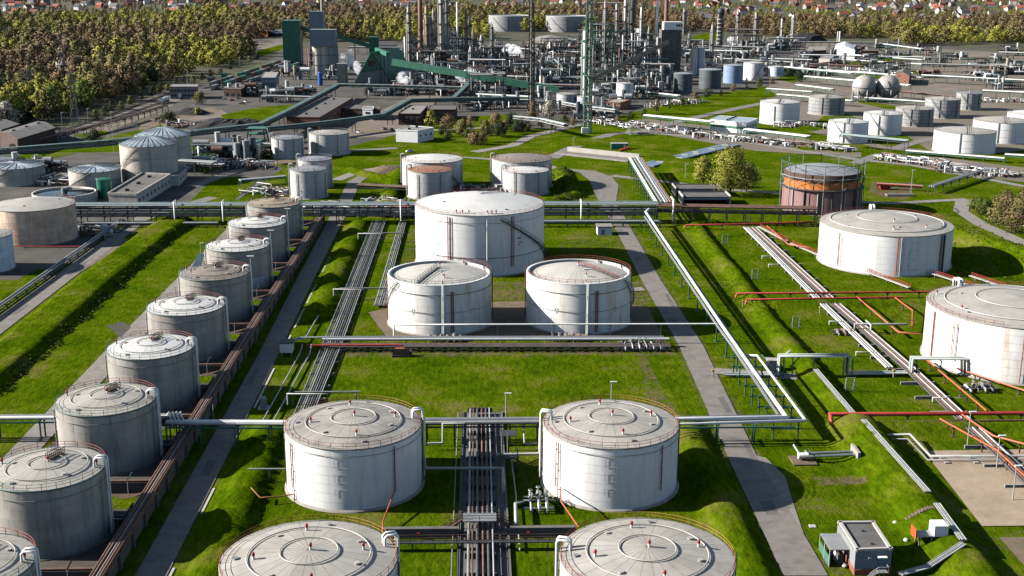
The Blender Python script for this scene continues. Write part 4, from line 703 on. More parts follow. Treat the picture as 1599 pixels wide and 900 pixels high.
pipeline('single pale pipe climbing from the low rack along the grass plots', [(-49.5, 307.5, 2), (-46.5, 312, .8), (-43.4, 400, .8)], .2, 'pipe_pale')
for lb, y in (('pipe portal frame over the wide bundle, beside the sunken roof tanks', 354), ('pipe portal frame over the wide bundle near the pipe bridge', 432), ('green post with bracket over the wide bundle behind a white tank', 262)):
    T = thing('pipe_portal', lb, 'pipe portal', (-40, y, 0), 'portals over the wide bundle'); MB().box(-42.6, -42.3, y-.15, y+.15, 0, 3.2).build('post', 'steel_green', T); MB().box(-34.6, -34.3, y-.15, y+.15, 0, 3.2).build('post', 'steel_green', T); MB().tube([(-43.5, y, .8), (-43.5, y, 3.4), (-28, y, 3.4), (-28, y, .9)], .2, 6).build('pipe', 'pipe_pale', T); MB().tube([(-42, y+1.2, 3.4), (-27, y+1.2, 3.4)], .2, 6).build('pipe', 'pipe_grey', T)
T = thing('transfer_pump', 'teal painted pump on a pale plinth in the shade beside the road', 'pump', (-49, 262, 0)); MB().box(-50.2, -47.8, 260.6, 263, 0, .35).build('plinth', 'concrete_pale', T); MB().cyl(-49, 262, .35, 2.2, .75, 12).ball(-49, 262, 2.2, .75, 12, 6).build('body', 'pipe_teal', T); MB().cyl(-49, 261, .35, 1.2, .4, 8).build('motor', 'pipe_teal', T)
# --- high concrete wall with pipes along the grey row, cross walls and spurs into each pit
T = thing('retaining_wall', 'long dark concrete wall carrying rusty pipes between the grey tank row and the shaded road', 'wall', (-61, 160, 0))
for i in range(40):
    y = 150 + 8*i
    if y > 462: break
    MB().box(-62.2, -60.2, y+.04, y+7.96, -.2, 3.1).build('wall_section', 'concrete_dark', T); MB().box(-60.2, -59.7, y+3.6, y+4.4, -.2, 3.6).build('buttress', 'concrete_dark', T)
for k, (x, r, m) in enumerate([(-62.0, .2, 'pipe_rust'), (-61.5, .26, 'pipe_rust'), (-60.9, .2, 'pipe_grey'), (-60.4, .28, 'pipe_rust')]): MB().tube([(x, 150, 3.55), (x, 250, 3.55), (x, 350, 3.55), (x, 460, 3.55)], r, 6).build('pipe', m, T)
MB().box(-59.85, -59.7, 150, 462, 3.0, 4.1).build('parapet', 'steel_rust', T)
for i in range(9):
    y = 163.9 + 34.92*i
    T = thing('bund_wall', f'low concrete bund wall capped by a rusty pipe in the grey tank row, {ORDS[i]} one', 'wall', (-70, y+17.4, 0), 'bund walls of the grey row')
    MB().box(-90, -62.25, y+17.1, y+17.7, -.2, 2.3).build('wall', 'concrete_dark', T); MB().tube([(-90, y+17.4, 2.55), (-75, y+17.4, 2.55), (-62.3, y+17.4, 2.6)], .22, 6).build('pipe', 'pipe_rust', T)
    T = thing('spur_pipe', f'dark pipe spur from a grey tank to the wall pipes, {ORDS[i]} one', 'pipeline', (-66, y+4, 0), 'spur pipes of the grey row')
    for dy, zz, m in ((3.2, 1.4, 'pipe_teal'), (4.4, 1.4, 'pipe_dark'), (5.4, .8, 'pipe_dark')): MB().tube([(-66.2, y+dy, zz), (-64, y+dy, zz), (-62.6, y+dy, 3.5)], .24, 6).build('pipe', m, T)
    MB().box(-64.6, -64.4, y+2.6, y+6, 0, 1.15).build('trestle', 'steel_dark', T)
    MB().bar((-67, y+11, 1.8), (-62.3, y+9, 3.4), .3, .15).bar((-67, y+11.9, 1.8), (-62.3, y+9.9, 3.4), .3, .15).build('walkway', 'steel_rust', T)
    if i < 7:
        T = thing('windsock', f'red arm on a short post in the {ORDS[i]} pit of the grey row' if i % 2 == 0 else f'pale lamp on a short post in the {ORDS[i]} pit of the grey row', 'pit post', (-66.5, y+15.5, 0), 'posts in the pits of the grey row')
        MB().cyl(-66.5, y+15.8, 0, 3.4, .09, 6).build('post', 'steel_grey', T); MB().bar((-66.5, y+15.8, 3.4), (-65.6, y+15.8, 5.0), .22).build('arm', 'pipe_red' if i % 2 == 0 else 'pipe_white', T)
T = thing('windsock', 'small red and white windsock on a pole beside the shaded road', 'windsock', (-58.2, 252, 0)); MB().cyl(-58.2, 252, 0, 4.6, .07, 6).build('pole', 'steel_pale', T); MB().lathe([(.28, 0), (.14, 1.3)], 8).build('sock', 'vent_red', T).matrix_local = Matrix.Translation((0, 0, 4.5)) @ Matrix.Rotation(rad(65), 4, 'Y')
# --- trench with pipes between the four white tanks
T = thing('pipe_trench', 'dark trench of rusty and pale pipes running between the four white tanks', 'pipe trench', (0, 160, 0))
for x in (-3.7, 4.9): MB().box(x, x+.35, 150, 258, -.1, .5).build('kerb', 'concrete_dark', T)
for k, (x, z, r, m) in enumerate([(-4.7, .5, .1, 'pipe_grey'), (-3.7, .5, .1, 'pipe_dark'), (-1.9, 1.3, .26, 'pipe_grey'), (-1.25, 1.3, .16, 'pipe_rust'), (-.4, 1.3, .24, 'pipe_dark'), (.6, 1.3, .2, 'pipe_rust'), (1.5, 1.3, .24, 'pipe_dark'), (2.3, 1.6, .15, 'pipe_pale'), (3.6, .6, .1, 'pipe_dark')]): MB().tube([(x, 150, z), (x, 190, z), (x, 225, z), (x, 257, z)], r, 6).build('pipe', m, T)
for i in range(16):
    me = shared('trsleep', lambda: MB().box(-2.5, 3, -.2, .2, 0, 1.2), 'sleeper', 'steel_dark'); link('sleeper', me, T, (0, -7+7*i, 0))
T = thing('fire_wall', 'low dark concrete wall crossing the trench between the nearest white tanks', 'wall', (0, 196.5, 0)); 
for a, c in ((-17, -3.75), (-3.3, 4.85), (5.3, 17)): MB().box(a, c, 196, 197, -.1, 1.9 if a != -3.3 else .9).build('wall_section', 'concrete_dark', T)
for x in (-10.8, 8.6): MB().box(x-.3, x+.3, 195.7, 195.99, .6, 1.2).build('red_box', 'vent_red', T)
T = thing('footbridge', 'steel footbridge with stairs on both sides over the trench pipes', 'footbridge', (0, 198, 0))
MB().box(-3, 3, 196.2, 199.6, 3.0, 3.15).build('platform', 'steel_grey', T)
for sx in (-1, 1):
    b = MB()
    for i in range(10): b.box(*sorted((sx*(3+i*.42), sx*(3.42+i*.42))), 197, 198.4, 2.8-i*.29, 2.86-i*.29)
    for yy in (197, 198.4): b.bar((sx*3, yy, 3.0), (sx*7.2, yy, .1), .12, .25)
    st = b.build('stairs', 'steel_rust', T, kind='stuff')
    rl = MB()
    for yy in (197, 198.4):
        rl.bar((sx*3, yy, 4.1), (sx*7.2, yy, 1.2), .1); rl.bar((sx*3, yy, 3.6), (sx*7.2, yy, .7), .07)
        for i in range(5): rl.bar((sx*(3+i*1.05), yy, 3-i*.72), (sx*(3+i*1.05), yy, 4.1-i*.72), .08)
    rl.build('handrail', 'steel_rust', st)
for x in (-2.9, 2.9):
    for y in (196.4, 199.4): MB().box(x-.1, x+.1, y-.1, y+.1, 0, 3).build('post', 'steel_dark', T)
rl = MB(); [rl.bar((x, y, 3.1), (x, y, 4.2), .08) for x in (-3, 0, 3) for y in (196.3, 199.5)]; [rl.bar((-3, y, z), (3, y, z), .08) for y in (196.3, 199.5) for z in (3.7, 4.2)]; rl.build('handrail', 'steel_dark', T, kind='stuff')
T = thing('catwalk', 'long narrow catwalk with rails between the nearest white tanks', 'catwalk', (0, 191.5, 0)); MB().box(-16, 16, 191, 192.2, 1.5, 1.65).build('deck', 'steel_dark', T)
rl = MB(); [rl.bar((-16+2*i, y, 1.5), (-16+2*i, y, 2.6), .07) for i in range(17) for y in (191.05, 192.15)]; [rl.bar((-16, y, z), (16, y, z), .07) for y in (191.05, 192.15) for z in (2.05, 2.6)]; rl.build('handrail', 'steel_rust', T, kind='stuff')
for i in range(9): MB().box(-15.6+3.9*i, -15.4+3.9*i, 191.2, 192, 0, 1.5).build('post', 'steel_dark', T)
T = thing('stair_tower', 'dark steel stair tower beside the trench behind the white tanks', 'stair tower', (6, 231, 0))
for x in (4.2, 7.6):
    for y in (226, 236): MB().box(x-.1, x+.1, y-.1, y+.1, 0, 4.6).build('post', 'steel_dark', T)
MB().box(4.2, 7.6, 232.5, 236, 4.4, 4.55).build('platform', 'steel_dark', T); MB().box(4.2, 7.6, 226, 228, 2.2, 2.35).build('platform', 'steel_dark', T)
for z0, z1, y0, y1 in ((0, 2.2, 233, 228), (2.3, 4.4, 228, 232.6)):
    for x in (4.5, 5.7): MB().bar((x, y0, z0), (x, y1, z1), .12, .3).bar((x, y0, z0+1), (x, y1, z1+1), .08).build('stringer', 'steel_grey', T)
for lb, pts, r in [('pale pipe from the white tank across the trench with a drop at its end', [(-11, 221, 9), (-10.6, 221, 2.6), (4.6, 220.6, 2.6), (4.6, 214, 2.6), (4.6, 214, .5)], .24), ('pale pipe stub running from the sunlit side white tank to the trench', [(12.2, 228, 8), (12.1, 226.8, 3), (3.4, 226.6, 3)], .28),
                   ('pale pipe loop in front of the dark rack beside a white tank', [(-10.8, 236.5, 1.5), (-7.6, 236.5, 1.5), (-7.6, 238.6, 5), (-3, 238.6, 5)], .22), ('thin white pipe along the trench grass dropping behind a white tank', [(9.4, 242.5, 4.8), (9.4, 236, 1.4), (12, 236, 1.4)], .2), ('stout pale pipe standing beside the valve manifold', [(8.5, 210, .3), (6.6, 206, 1.9), (6.6, 199, 1.9), (6.6, 199, .2)], .3), ('long thin pipe on the grass along the trench', [(6.9, 190, .6), (6.9, 214, .6), (6.4, 233, .7)], .14)]:
    pipeline(lb, pts, r, 'pipe_pale')
pipeline('orange pipe from the verge to the streaked white tank', [(-43, 213, 2.4), (-41, 210.5, 1.5), (-37.4, 211.4, 1.3), (-34.4, 212.8, 1.2)], .12, 'rail_orange'); pipeline('thin pale pipe from the verge to the streaked white tank', [(-45, 221, 2.8), (-37.2, 220.8, 2.8)], .14, 'pipe_pale', [(-41, 220.9, 2.7)])
pipeline('rusty sloping pipe between the two nearest white tanks beside the shaded road', [(-15.8, 209.3, 3.0), (-17.3, 200, 1.4), (-16.6, 190, .8)], .16, 'pipe_orange'); pipeline('orange sloping pipe between the two white tanks beside the sunlit road', [(15.2, 210.6, 3), (14.6, 200, 5), (15.6, 175, 12.2)], .14, 'pipe_orange')
# --- right hand field: ground pipe bundles, red and green lines
T = thing('pipe_bundle', 'long bundle of pale and rusty ground pipes leading past the two very wide white tanks', 'pipe bundle', (105, 200, 0))
for i, (x, r, m) in enumerate([(101.4, .24, 'pipe_white'), (102.2, .2, 'pipe_pale'), (103, .24, 'pipe_pale'), (105.6, .26, 'pipe_dark'), (106.3, .22, 'pipe_rust'), (107, .26, 'pipe_pale'), (107.8, .2, 'pipe_rust'), (108.5, .24, 'pipe_pale')]):
    MB().tube(([(x, 452, 1), (x-.3, 344, 1), (x+.2, 285, 1)] if i < 3 else [(x-2.4, 452, 1), (x-1.5, 344, 1), (x, 285, 1), (x, 160, 1)]), r, 6).build('pipe', m, T)
for i in range(29):
    me = shared('rbsl', lambda: MB().box(-.3, 8, -.2, .2, -.05, .76), 'sleeper', 'concrete'); link('sleeper', me, T, (101-105 if i > 12 else 102-105, -35+10*i, 0)) if i > 3 else None
def red_line(lb, pts, r=.34, m='pipe_red', step=9, zz=None):
    posts = []
    for p, q in zip(pts, pts[1:]):
        L = math.hypot(q[0]-p[0], q[1]-p[1])
        if L > step: posts += [(p[0]+(q[0]-p[0])*(i+.5)/int(L/step), p[1]+(q[1]-p[1])*(i+.5)/int(L/step), min(p[2], q[2])-r) for i in range(int(L/step))]
    return pipeline(lb, pts, r, m, posts, 'steel_rust')
red_line('red pipe line with a flange crossing between the pipe bridge and the nearer wide tank', [(78.6, 452.6, .6), (79.2, 452.6, 1.8), (98, 454, 1.8), (131, 458, 1.8)])
red_line('upper of the two red pipe lines crossing the bundle towards the wide tank', [(77.8, 353, .5), (78.2, 353, 1.8), (100, 353.2, 1.8), (139, 354, 1.8)], .32); red_line('lower of the two red pipe lines crossing the bundle towards the wide tank', [(79.2, 345.6, .5), (79.6, 345.6, 1.9), (100, 346.5, 1.9), (127, 347.5, 1.9)], .3)
red_line('thick red pipe line across the field nearest the white overhead pipe', [(77, 246.5, .2), (77, 248.6, 2.6), (100, 248.6, 2.6), (126, 248.6, 2.6)], .48); red_line('second red pipe beneath the thick red line', [(77.8, 246.9, 1.2), (100, 246.9, 1.6), (126, 246.9, 1.6)], .22, 'pipe_rust')
for lb, pts in [('orange pipe running from the crossing to the rust streaked tank, nearer the bundle', [(113.3, 348.5, 1.9), (113.6, 312, 1.9), (119.2, 311.2, 1.6)]), ('orange pipe running from the crossing to the rust streaked tank, farther from the bundle', [(124.5, 347.5, 1.9), (124.8, 333, 1.9), (119.5, 318, 1.6)]), ('long orange pipe beside the bundle in front of the rust streaked tank', [(112.7, 290.5, 1.9), (113.2, 252, 1.9)]),
                ('red pipe leading from the rust streaked tank to the frame edge', [(118.4, 283, 1.4), (124, 273.5, 1.4), (131, 262, 1.4)]), ('orange pipe bent along the bundle towards the sand yard', [(100.4, 246, 2.4), (105.6, 228, 2.4), (105.4, 180, 2.4)]), ('orange pipe crossing from the thick red line over the bundle', [(106, 248, 2.6), (108, 236, 2.4), (116, 228, 2.4), (118, 205, 2.4)]), ('orange pipe edge of the bundle beside the wide tank', [(110.2, 452, 1.6), (110.6, 420, 1.6), (117, 415, 1.5)])]:
    red_line(lb, pts, .22, 'pipe_orange')
def walkway(lb, p, q, m='concrete_pale', r='pipe_red'):
    T = thing('tank_walkway', lb, 'walkway', (p[0], p[1], 0), 'red railed walkways of the wide tank'); p, q = Vector(p), Vector(q); MB().bar(p.to_tuple(), q.to_tuple(), 1.2, .2).build('deck', m, T); n = Vector((-(q-p).y, (q-p).x, 0)).normalized()*.6; b = MB(); k = int((q-p).length/2)
    for i in range(k+1): w_ = p+(q-p)*i/k+n; b.bar(w_.to_tuple(), (w_+Vector((0, 0, 1))).to_tuple(), .1)
    for z in (.5, 1): b.bar((p+n+Vector((0, 0, z))).to_tuple(), (q+n+Vector((0, 0, z))).to_tuple(), .1)
    b.build('handrail', r, T, kind='stuff')
    for i in range(3): w_ = p+(q-p)*(i+.5)/3; MB().box(w_.x-.15, w_.x+.15, w_.y-.15, w_.y+.15, -.1, w_.z-.1).build('post', 'steel_grey', T)
walkway('red railed walkway nearest the bundle at the wide tank', (112.5, 425, 1), (121.5, 392, 1)); walkway('red railed walkway under the orange pipe of the wide tank', (126.5, 382, 1.2), (134, 362, 1)); walkway('red railed walkway leading from the shaded side of the wide tank', (146.5, 381, 1.2), (155, 362, 1)); walkway('red railed walkway at the back of the bank side of the wide tank', (158.6, 376, 1.2), (164, 362, 1)); walkway('red railed walkway from the red line towards the wide tank', (107, 452, 1.4), (112, 428, 1))
T = thing('pipe_portal', 'green pipe portal with white pipes stepping over the grass bund', 'pipe portal', (75, 281, 0))
for k, r, m in ((0, .3, 'pipe_pale'), (.8, .24, 'steel_green'), (1.5, .24, 'pipe_pale')): MB().tube([(60, 281+k, .7), (73.6, 281+k, .7), (73.6, 281+k, 5.4), (90.6, 281+k, 5.4), (90.6, 281+k, .8), (106.5, 281+k, .8), (106.5, 281+k, 4.6), (125, 281+k, 4.4), (128, 277+k, 2)], r, 8).build('pipe', m, T)
for x in (74.6, 76.8, 82, 89.4, 91.6, 107.5, 113.5, 119.5): MB().box(x-.12, x+.12, 280.6, 280.9, 0, 5.0 if x < 95 else 4.1).box(x-.13, x+.13, 280.4, 282.9, (5.0 if x < 95 else 4.1)-.2, 5.0 if x < 95 else 4.1).build('post', 'steel_green', T)
T = thing('pipe_header', 'grey pipe header crossing the bundle beside the rust streaked tank', 'pipe header', (103, 318, 0)); MB().tube([(103.5, 318, .8), (103.5, 318, 2.4), (118, 318, 2.4)], .3, 8).build('pipe', 'pipe_grey', T); MB().tube([(107.5, 316.5, .8), (107.5, 316.5, 2.6), (107.5, 321, 2.6)], .25, 8).build('pipe', 'pipe_pale', T); manifold('rusty valve group beside the grey header at the bundle', 97.5, 103, 315, 319, 3, 2, 12, ('pipe_rust', 'pipe_grey'), .8); manifold('valve group at the foot of the rust streaked tank', 115.5, 122.5, 268.5, 272.5, 4, 2, 13, ('pipe_grey', 'pipe_pale', 'pipe_dark'), 1.0)
for lb, x, y, L in (('pale pipe stub across the grass short of the bundle, nearest the red lines', 98.5, 325, 7), ('pale pipe stub across the grass short of the bundle, next to the green portal', 97.6, 297, 7), ('pale pipe stub across the bundle behind the thick red line', 105, 262.5, 8), ('pale pipe stub across the grass beside the wide white tank', 97, 392, 7), ('second pale pipe stub across the grass beside the wide white tank', 97.5, 404, 6)): pipeline(lb, [(x, y, .2), (x, y, 1.2), (x+L, y, 1.2), (x+L, y, .3)], .2, 'pipe_pale')
def ladder_frame(lb, x, y):
    T = thing('steel_stile', lb, 'steel stile', (x, y, 0), 'pale steel stiles on the grass')
    for dx in (-1.0, 1.0):
        MB().box(x+dx-.08, x+dx+.08, y-.1, y+.06, 0, 3.6).build('post', 'steel_pale', T)
    for z in (.4, 1.4, 2.4, 3.4): MB().box(x-1.0, x+1.0, y-.08, y+.05, z, z+.14).build('rung', 'steel_pale', T)
    MB().bar((x-1, y+1.4, 0), (x-1, y, 3.4), .1).bar((x+1, y+1.4, 0), (x+1, y, 3.4), .1).build('brace', 'steel_pale', T)
for lb, u, v in [('pale steel stile standing beside the farther red line', 1132, 382), ('pale steel stile on the slope before the second red line', 1179, 437), ('pale steel stile beside the bund between red line and green portal', 1243, 513), ('pale steel stile under the green portal', 1327, 612), ('small pale stile at the frame edge of the second red line', 1168, 352)]:
    p = at(u, v); ladder_frame(lb, p.x, p.y)
# steel strips lying on the crest of the bund
for lb, pts in [('silver pipe strip along the crest of the bund beside the sand yard', [(82.6, 243, 3.5), (83.2, 206, 3.5)]), ('silver pipe strip on the crest of the bund near the white trailer', [(83, 201, 3.5), (82.2, 186.5, 3.5)]), ('silver pipe strip running down from the bund crest to the small building', [(81.8, 185.5, 3.4), (74.5, 181.6, 1.2), (69.5, 180.5, .5)]), ('pale kerb strip along the crest of the bund below the green portal', [(82.4, 281, 2.25), (82.4, 249.5, 2.5)])]:
    T = thing('crest_strip', lb, 'pipe strip', pts[0][:2]+(0,)); d = Vector(pts[1])-Vector(pts[0]); n = Vector((-d.y, d.x, 0)).normalized()
    for k in range(4): MB().tube([(Vector(p)+n*(k-1.5)*.34).to_tuple() for p in pts], .17, 6).build('pipe', ('pipe_grey', 'pipe_pale')[k % 2], T)
T = thing('pipe_crossing', 'white pipe stepping down from the bund across the sand yard', 'pipeline', (88, 238, 0)); MB().tube([(86, 239.4, 1.4), (91.5, 239.2, 1.6), (92.2, 229, .9), (122, 228.6, .9)], .22, 8).build('pipe', 'pipe_pale', T); MB().tube([(86.6, 237.6, 1.2), (90.4, 237.4, 1.3), (91.2, 227.8, .6), (122, 227.4, .6)], .15, 8).build('pipe', 'pipe_grey', T)
for x in (95, 101, 107, 113): MB().box(x-.5, x+.5, 226.6, 229.4, 0, .42).build('block', 'concrete', T)
T = thing('block_valve', 'white valve with hand wheel on silver pipes ending in the grass bund', 'valve station', (67.5, 230, 0)); MB().box(63.6, 68.4, 226.6, 231.2, -.05, .3).build('pit_slab', 'dirt', T)
for k in (0, 1.6): MB().tube([(65.5, 228.4+k, 1.2), (75.5, 228.6+k, 1.5), (78.5, 228.8+k, 1.3)], .3, 8).build('pipe', 'pipe_silver', T)
MB().tube([(65, 229, 1.2), (67, 229, 1.2)], .65, 10).build('valve', 'pipe_white', T); MB().bar((65.5, 229.2, 1.2), (64.2, 230.2, 3.2), .3).build('spindle', 'pipe_white', T); MB().lathe([(.6, 2.4), (.6, 2.55), (.45, 2.55)], 12, 66.6, 228.2).build('hand_wheel', 'pipe_pale', T); MB().box(76.6, 77.2, 227, 232, .2, 2.6).build('head_wall', 'concrete', T)
T = thing('inlet_box', 'small pale concrete inlet box with a sloping lid on the bund slope', 'inlet box', (73, 287.5, 0)); MB().box(72, 74.2, 286, 288.2, 0, 2.3).build('box', 'concrete_pale', T); MB().bar((71.6, 287, 2.7), (75.2, 287.4, 2.4), 2.6, .25).build('lid', 'concrete_pale', T); MB().bar((75, 289, 1.8), (79, 292, 3.3), .6, .2).build('ramp', 'concrete', T)
T = thing('walkway_steps', 'narrow concrete steps climbing the bund near the white trailer', 'steps', (80, 199, 0))
for i in range(9): x = 77.2+i*.6; z = float(height(x, 199.2+i*.12)); MB().box(x-.3, x+.3, 198.7+i*.12, 199.8+i*.12, z-.2, z+.1).build('step', 'dirt', T)
# ------------------------------------------------------------------ buildings and plant
def pxm(v): return (v + 55.6)*.975/97.86
def bldg(lb, quad, h, wall, roof, name='building', cat='building', group=None, gable=0, wins=(), win_mat='glass_dark', base=None, parapet=.35, doors=(), vents=0, legs=0, at_roof=True):
    """quad: four photo points of the eaves (front left, front right, rear right, rear left); wins: (edge, rows, columns, w, h, z0 of the first row)"""
    P = [at(u, v, h) if at_roof else at(u, v) for u, v in quad]; P = [Vector((p.x, p.y, 0)) for p in P]; c = sum(P, Vector())/4
    T = thing(name, lb, cat, c.to_tuple(), group); z0 = legs
    b = MB()
    for i in range(4):
        p, q = P[i], P[(i+1) % 4]; b.add([(p.x, p.y, z0), (q.x, q.y, z0), (q.x, q.y, h), (p.x, p.y, h)], [(0, 1, 2, 3)])
    if gable:
        m0 = (P[0]+P[1])/2; m1 = (P[3]+P[2])/2; b.add([(P[0].x, P[0].y, h), (P[1].x, P[1].y, h), (m0.x, m0.y, h+gable)], [(0, 1, 2)]).add([(P[2].x, P[2].y, h), (P[3].x, P[3].y, h), (m1.x, m1.y, h+gable)], [(0, 1, 2)])
    if legs: b.add([(p.x, p.y, z0) for p in P], [(3, 2, 1, 0)])
    b.build('wall', wall, T)
    if base: 
        Q = [p + (p-c).normalized()*.12 for p in P]; MB().prism([(p.x, p.y) for p in Q], -.1, base[0]).build('plinth', base[1], T)
    if legs:
        for p in P: q = p + (c-p)*.06; MB().box(q.x-.25, q.x+.25, q.y-.25, q.y+.25, 0, z0).build('leg', 'steel_dark', T)
    Q = [p + (p-c).normalized()*.4 for p in P]
    if gable:
        m0 = (Q[0]+Q[1])/2; m1 = (Q[3]+Q[2])/2
        for a, d in ((Q[0], Q[3]), (Q[1], Q[2])):
            MB().add([(a.x, a.y, h-.1), (d.x, d.y, h-.1), (m1.x, m1.y, h+gable+.12), (m0.x, m0.y, h+gable+.12), (a.x, a.y, h+.15), (d.x, d.y, h+.15), (m1.x, m1.y, h+gable+.36), (m0.x, m0.y, h+gable+.36)], [(0, 3, 2, 1), (4, 5, 6, 7), (0, 1, 5, 4), (1, 2, 6, 5), (2, 3, 7, 6), (3, 0, 4, 7)]).build('roof', roof, T)
    else:
        MB().prism([(p.x, p.y) for p in P], h-.02, h+.1).build('roof', roof, T)
        if parapet:
            for i in range(4):
                p, q = P[i], P[(i+1) % 4]; d = (q-p).normalized()*.2; MB().bar((p.x-d.x, p.y-d.y, h+parapet/2-.1), (q.x-d.x, q.y-d.y, h+parapet/2-.1), .4, parapet+.2).build('parapet', wall if roof != wall else 'concrete', T)
    def onwall(e, s, z, w, hh, m, nm, frame=None):
        p, q = P[e], P[(e+1) % 4]; d = (q-p).normalized(); n = Vector((d.y, -d.x, 0))
        if (p+n-c).length < (p-c).length: n = -n
        o = p + (q-p)*s + n*.06; f = MB().bar((o.x-d.x*w/2, o.y-d.y*w/2, z+hh/2), (o.x+d.x*w/2, o.y+d.y*w/2, z+hh/2), .16, hh).build(nm, frame or m, T)
        if frame: o2 = o + n*.06; MB().bar((o2.x-d.x*(w/2-.1), o2.y-d.y*(w/2-.1), z+hh/2), (o2.x+d.x*(w/2-.1), o2.y+d.y*(w/2-.1), z+hh/2), .1, hh-.2).build('pane', m, f)
    for e, r, n_, w_, hh, zz in wins:
        for j in range(r):
            for i in range(n_): onwall(e, (i+.5)/n_, zz+j*(h-zz)/max(1, r), w_, hh, win_mat, 'window', 'concrete_pale' if w_ < 2.4 else None)
    for e, s, w_, hh in doors: onwall(e, s, .05, w_, hh, 'door_blue', 'door')
    for i in range(vents):
        f = (i+.5)/vents; o = P[0]*(1-f)*.55 + P[3]*f*.55 + P[1]*(1-f)*.45 + P[2]*f*.45; MB().box(o.x-.7, o.x+.7, o.y-.7, o.y+.7, h-.1, h+1.1+gable*.9).build('roof_vent', 'steel_dark', T)
    return T
# small transformer building beside the road, nearest corner
T = bldg('small blue grey block building with flat tar roof and blue door beside the sunlit road', [(1337, 862), (1393, 860), (1364.5, 817), (1309, 817.5)], 4.3, 'blue_clad', 'tar_roof', parapet=0)
Pb = [at(*p, 4.3) for p in [(1337, 862), (1393, 860), (1364.5, 817), (1309, 817.5)]]; cb = sum(Pb, Vector())/4
for i in range(4):
    p, q = Pb[i], Pb[(i+1) % 4]; d = (q-p).normalized()*.15; n = ((p+q)/2-cb).normalized()*-.25; MB().bar((p.x-d.x+n.x, p.y-d.y+n.y, 4.55), (q.x+d.x+n.x, q.y+d.y+n.y, 4.55), .5, .45).build('parapet', 'concrete_pale', T)
    p2, q2 = p+(p-cb).normalized()*.06, q+(q-cb).normalized()*.06; MB().bar((p2.x, p2.y, .55), (q2.x, q2.y, .55), .16, 1.1).build('plinth', 'brick_red', T)
pl, ql = Pb[3], Pb[0]; nl = Vector(((ql-pl).y, -(ql-pl).x, 0)).normalized(); nl = nl if nl.x < 0 else -nl
MB().bar((pl.x+nl.x*.05, pl.y+nl.y*.05, 2.7), (ql.x+nl.x*.05, ql.y+nl.y*.05, 2.7), .1, 3.0).build('side_cladding', 'grey_clad', T)
a0, a1 = pl+(ql-pl)*.15, pl+(ql-pl)*.72; b0, b1 = a0+nl*3.4, a1+nl*3.4
MB().prism([(p.x, p.y) for p in (a0, a1, b1, b0)], 3.0, 3.2).build('lean_to_roof', 'grey_clad', T)
for p in (b0, b1, (b0+b1)/2): MB().box(p.x-.1, p.x+.1, p.y-.1, p.y+.1, 0, 3.0).build('lean_to_post', 'steel_pale', T)
MB().bar((b0.x, b0.y, .9), (b1.x, b1.y, .9), .08, 1.8).build('mesh_fence', 'steel_green', T)
for k, m in ((.25, 'concrete_pale'), (.6, 'white_clad'), (.85, 'tar_roof')): o = a0+(a1-a0)*k+nl*1.4; MB().box(o.x-.5, o.x+.5, o.y-.5, o.y+.5, 0, 2.1).build('cabinet', m, T)
pf, qf = Pb[0], Pb[1]; df = (qf-pf).normalized(); nf = Vector((df.y, -df.x, 0)); o = pf+(qf-pf)*.72
dr = MB().bar((o.x-df.x*.55+nf.x*.05, o.y-df.y*.55+nf.y*.05, 2.2), (o.x+df.x*.55+nf.x*.05, o.y+df.y*.55+nf.y*.05, 2.2), .1, 2.2).build('door', 'door_blue', T); MB().box(o.x-.75, o.x+.75, o.y-.85, o.y-.05, 3.35, 3.5).build('canopy', 'white_clad', T)
MB().box(o.x-.8, o.x+.8, o.y-1.5, o.y-.1, .95, 1.1).build('landing', 'steel_grey', T)
b = MB(); [b.box(o.x-1.1-.3*i, o.x-.8-.3*i, o.y-1.4, o.y-.3, .85-.2*i, .92-.2*i) for i in range(5)]; b.build('stairs', 'steel_grey', T, kind='stuff')
b = MB(); [b.bar((o.x+dx, o.y-1.5, z0), (o.x+dx, o.y-1.5, z0+1), .07) for dx, z0 in ((-.8, 1.1), (.8, 1.1), (0, 1.1), (-2.2, .1))]; b.bar((o.x-.8, o.y-1.5, 2.1), (o.x+.8, o.y-1.5, 2.1), .08).bar((o.x-.8, o.y-1.5, 2.1), (o.x-2.2, o.y-1.5, 1.1), .08).bar((o.x+.8, o.y-1.5, 2.1), (o.x+.8, o.y-.1, 2.1), .08); b.build('handrail', 'steel_pale', T)
o2 = pf+(qf-pf)*.38; MB().box(o2.x-.25, o2.x+.25, o2.y-.35, o2.y, 3.1, 3.3).build('wall_lamp', 'pipe_white', T)
for u, v in ((1347, 830), (1361, 850)): p = at(u, v, 4.4); MB().box(p.x-.2, p.x+.2, p.y-.2, p.y+.2, 4.3, 4.65).build('roof_vent', 'steel_dark', T)
T = thing('equipment_trailer', 'white box trailer with open frame and orange end panel on the grass slope', 'trailer', (80, 191, 0)); zt = float(height(78, 190.5))
MB().box(78.3, 80.7, 189.4, 192, zt+.9, zt+2.9).build('body', 'white_clad', T); MB().box(75.3, 78.3, 189.5, 191.8, zt+.8, zt+1).build('deck', 'steel_pale', T); MB().box(75.1, 75.3, 189.4, 191.9, zt+.4, zt+2.2).build('end_panel', 'orange_paint', T)
for x in (75.9, 78, 80.3): 
    for y in (189.6, 191.6): MB().box(x-.1, x+.1, y-.1, y+.1, zt-1, zt+.9).build('leg', 'steel_grey', T)
for lb, u, v in (('small pale stone by the corner of the block building', 1319, 886), ('small white sack on the slope below the trailer', 1415, 846), ('heap of pale scrap on the grass before the white trailer', 1398, 819)):
    p = at(u, v); tag(MB().ball(p.x, p.y, .3, .55, 8, 5, .7).build('loose_item', 'concrete_pale', loc=(p.x, p.y, 0)), lb, 'debris')
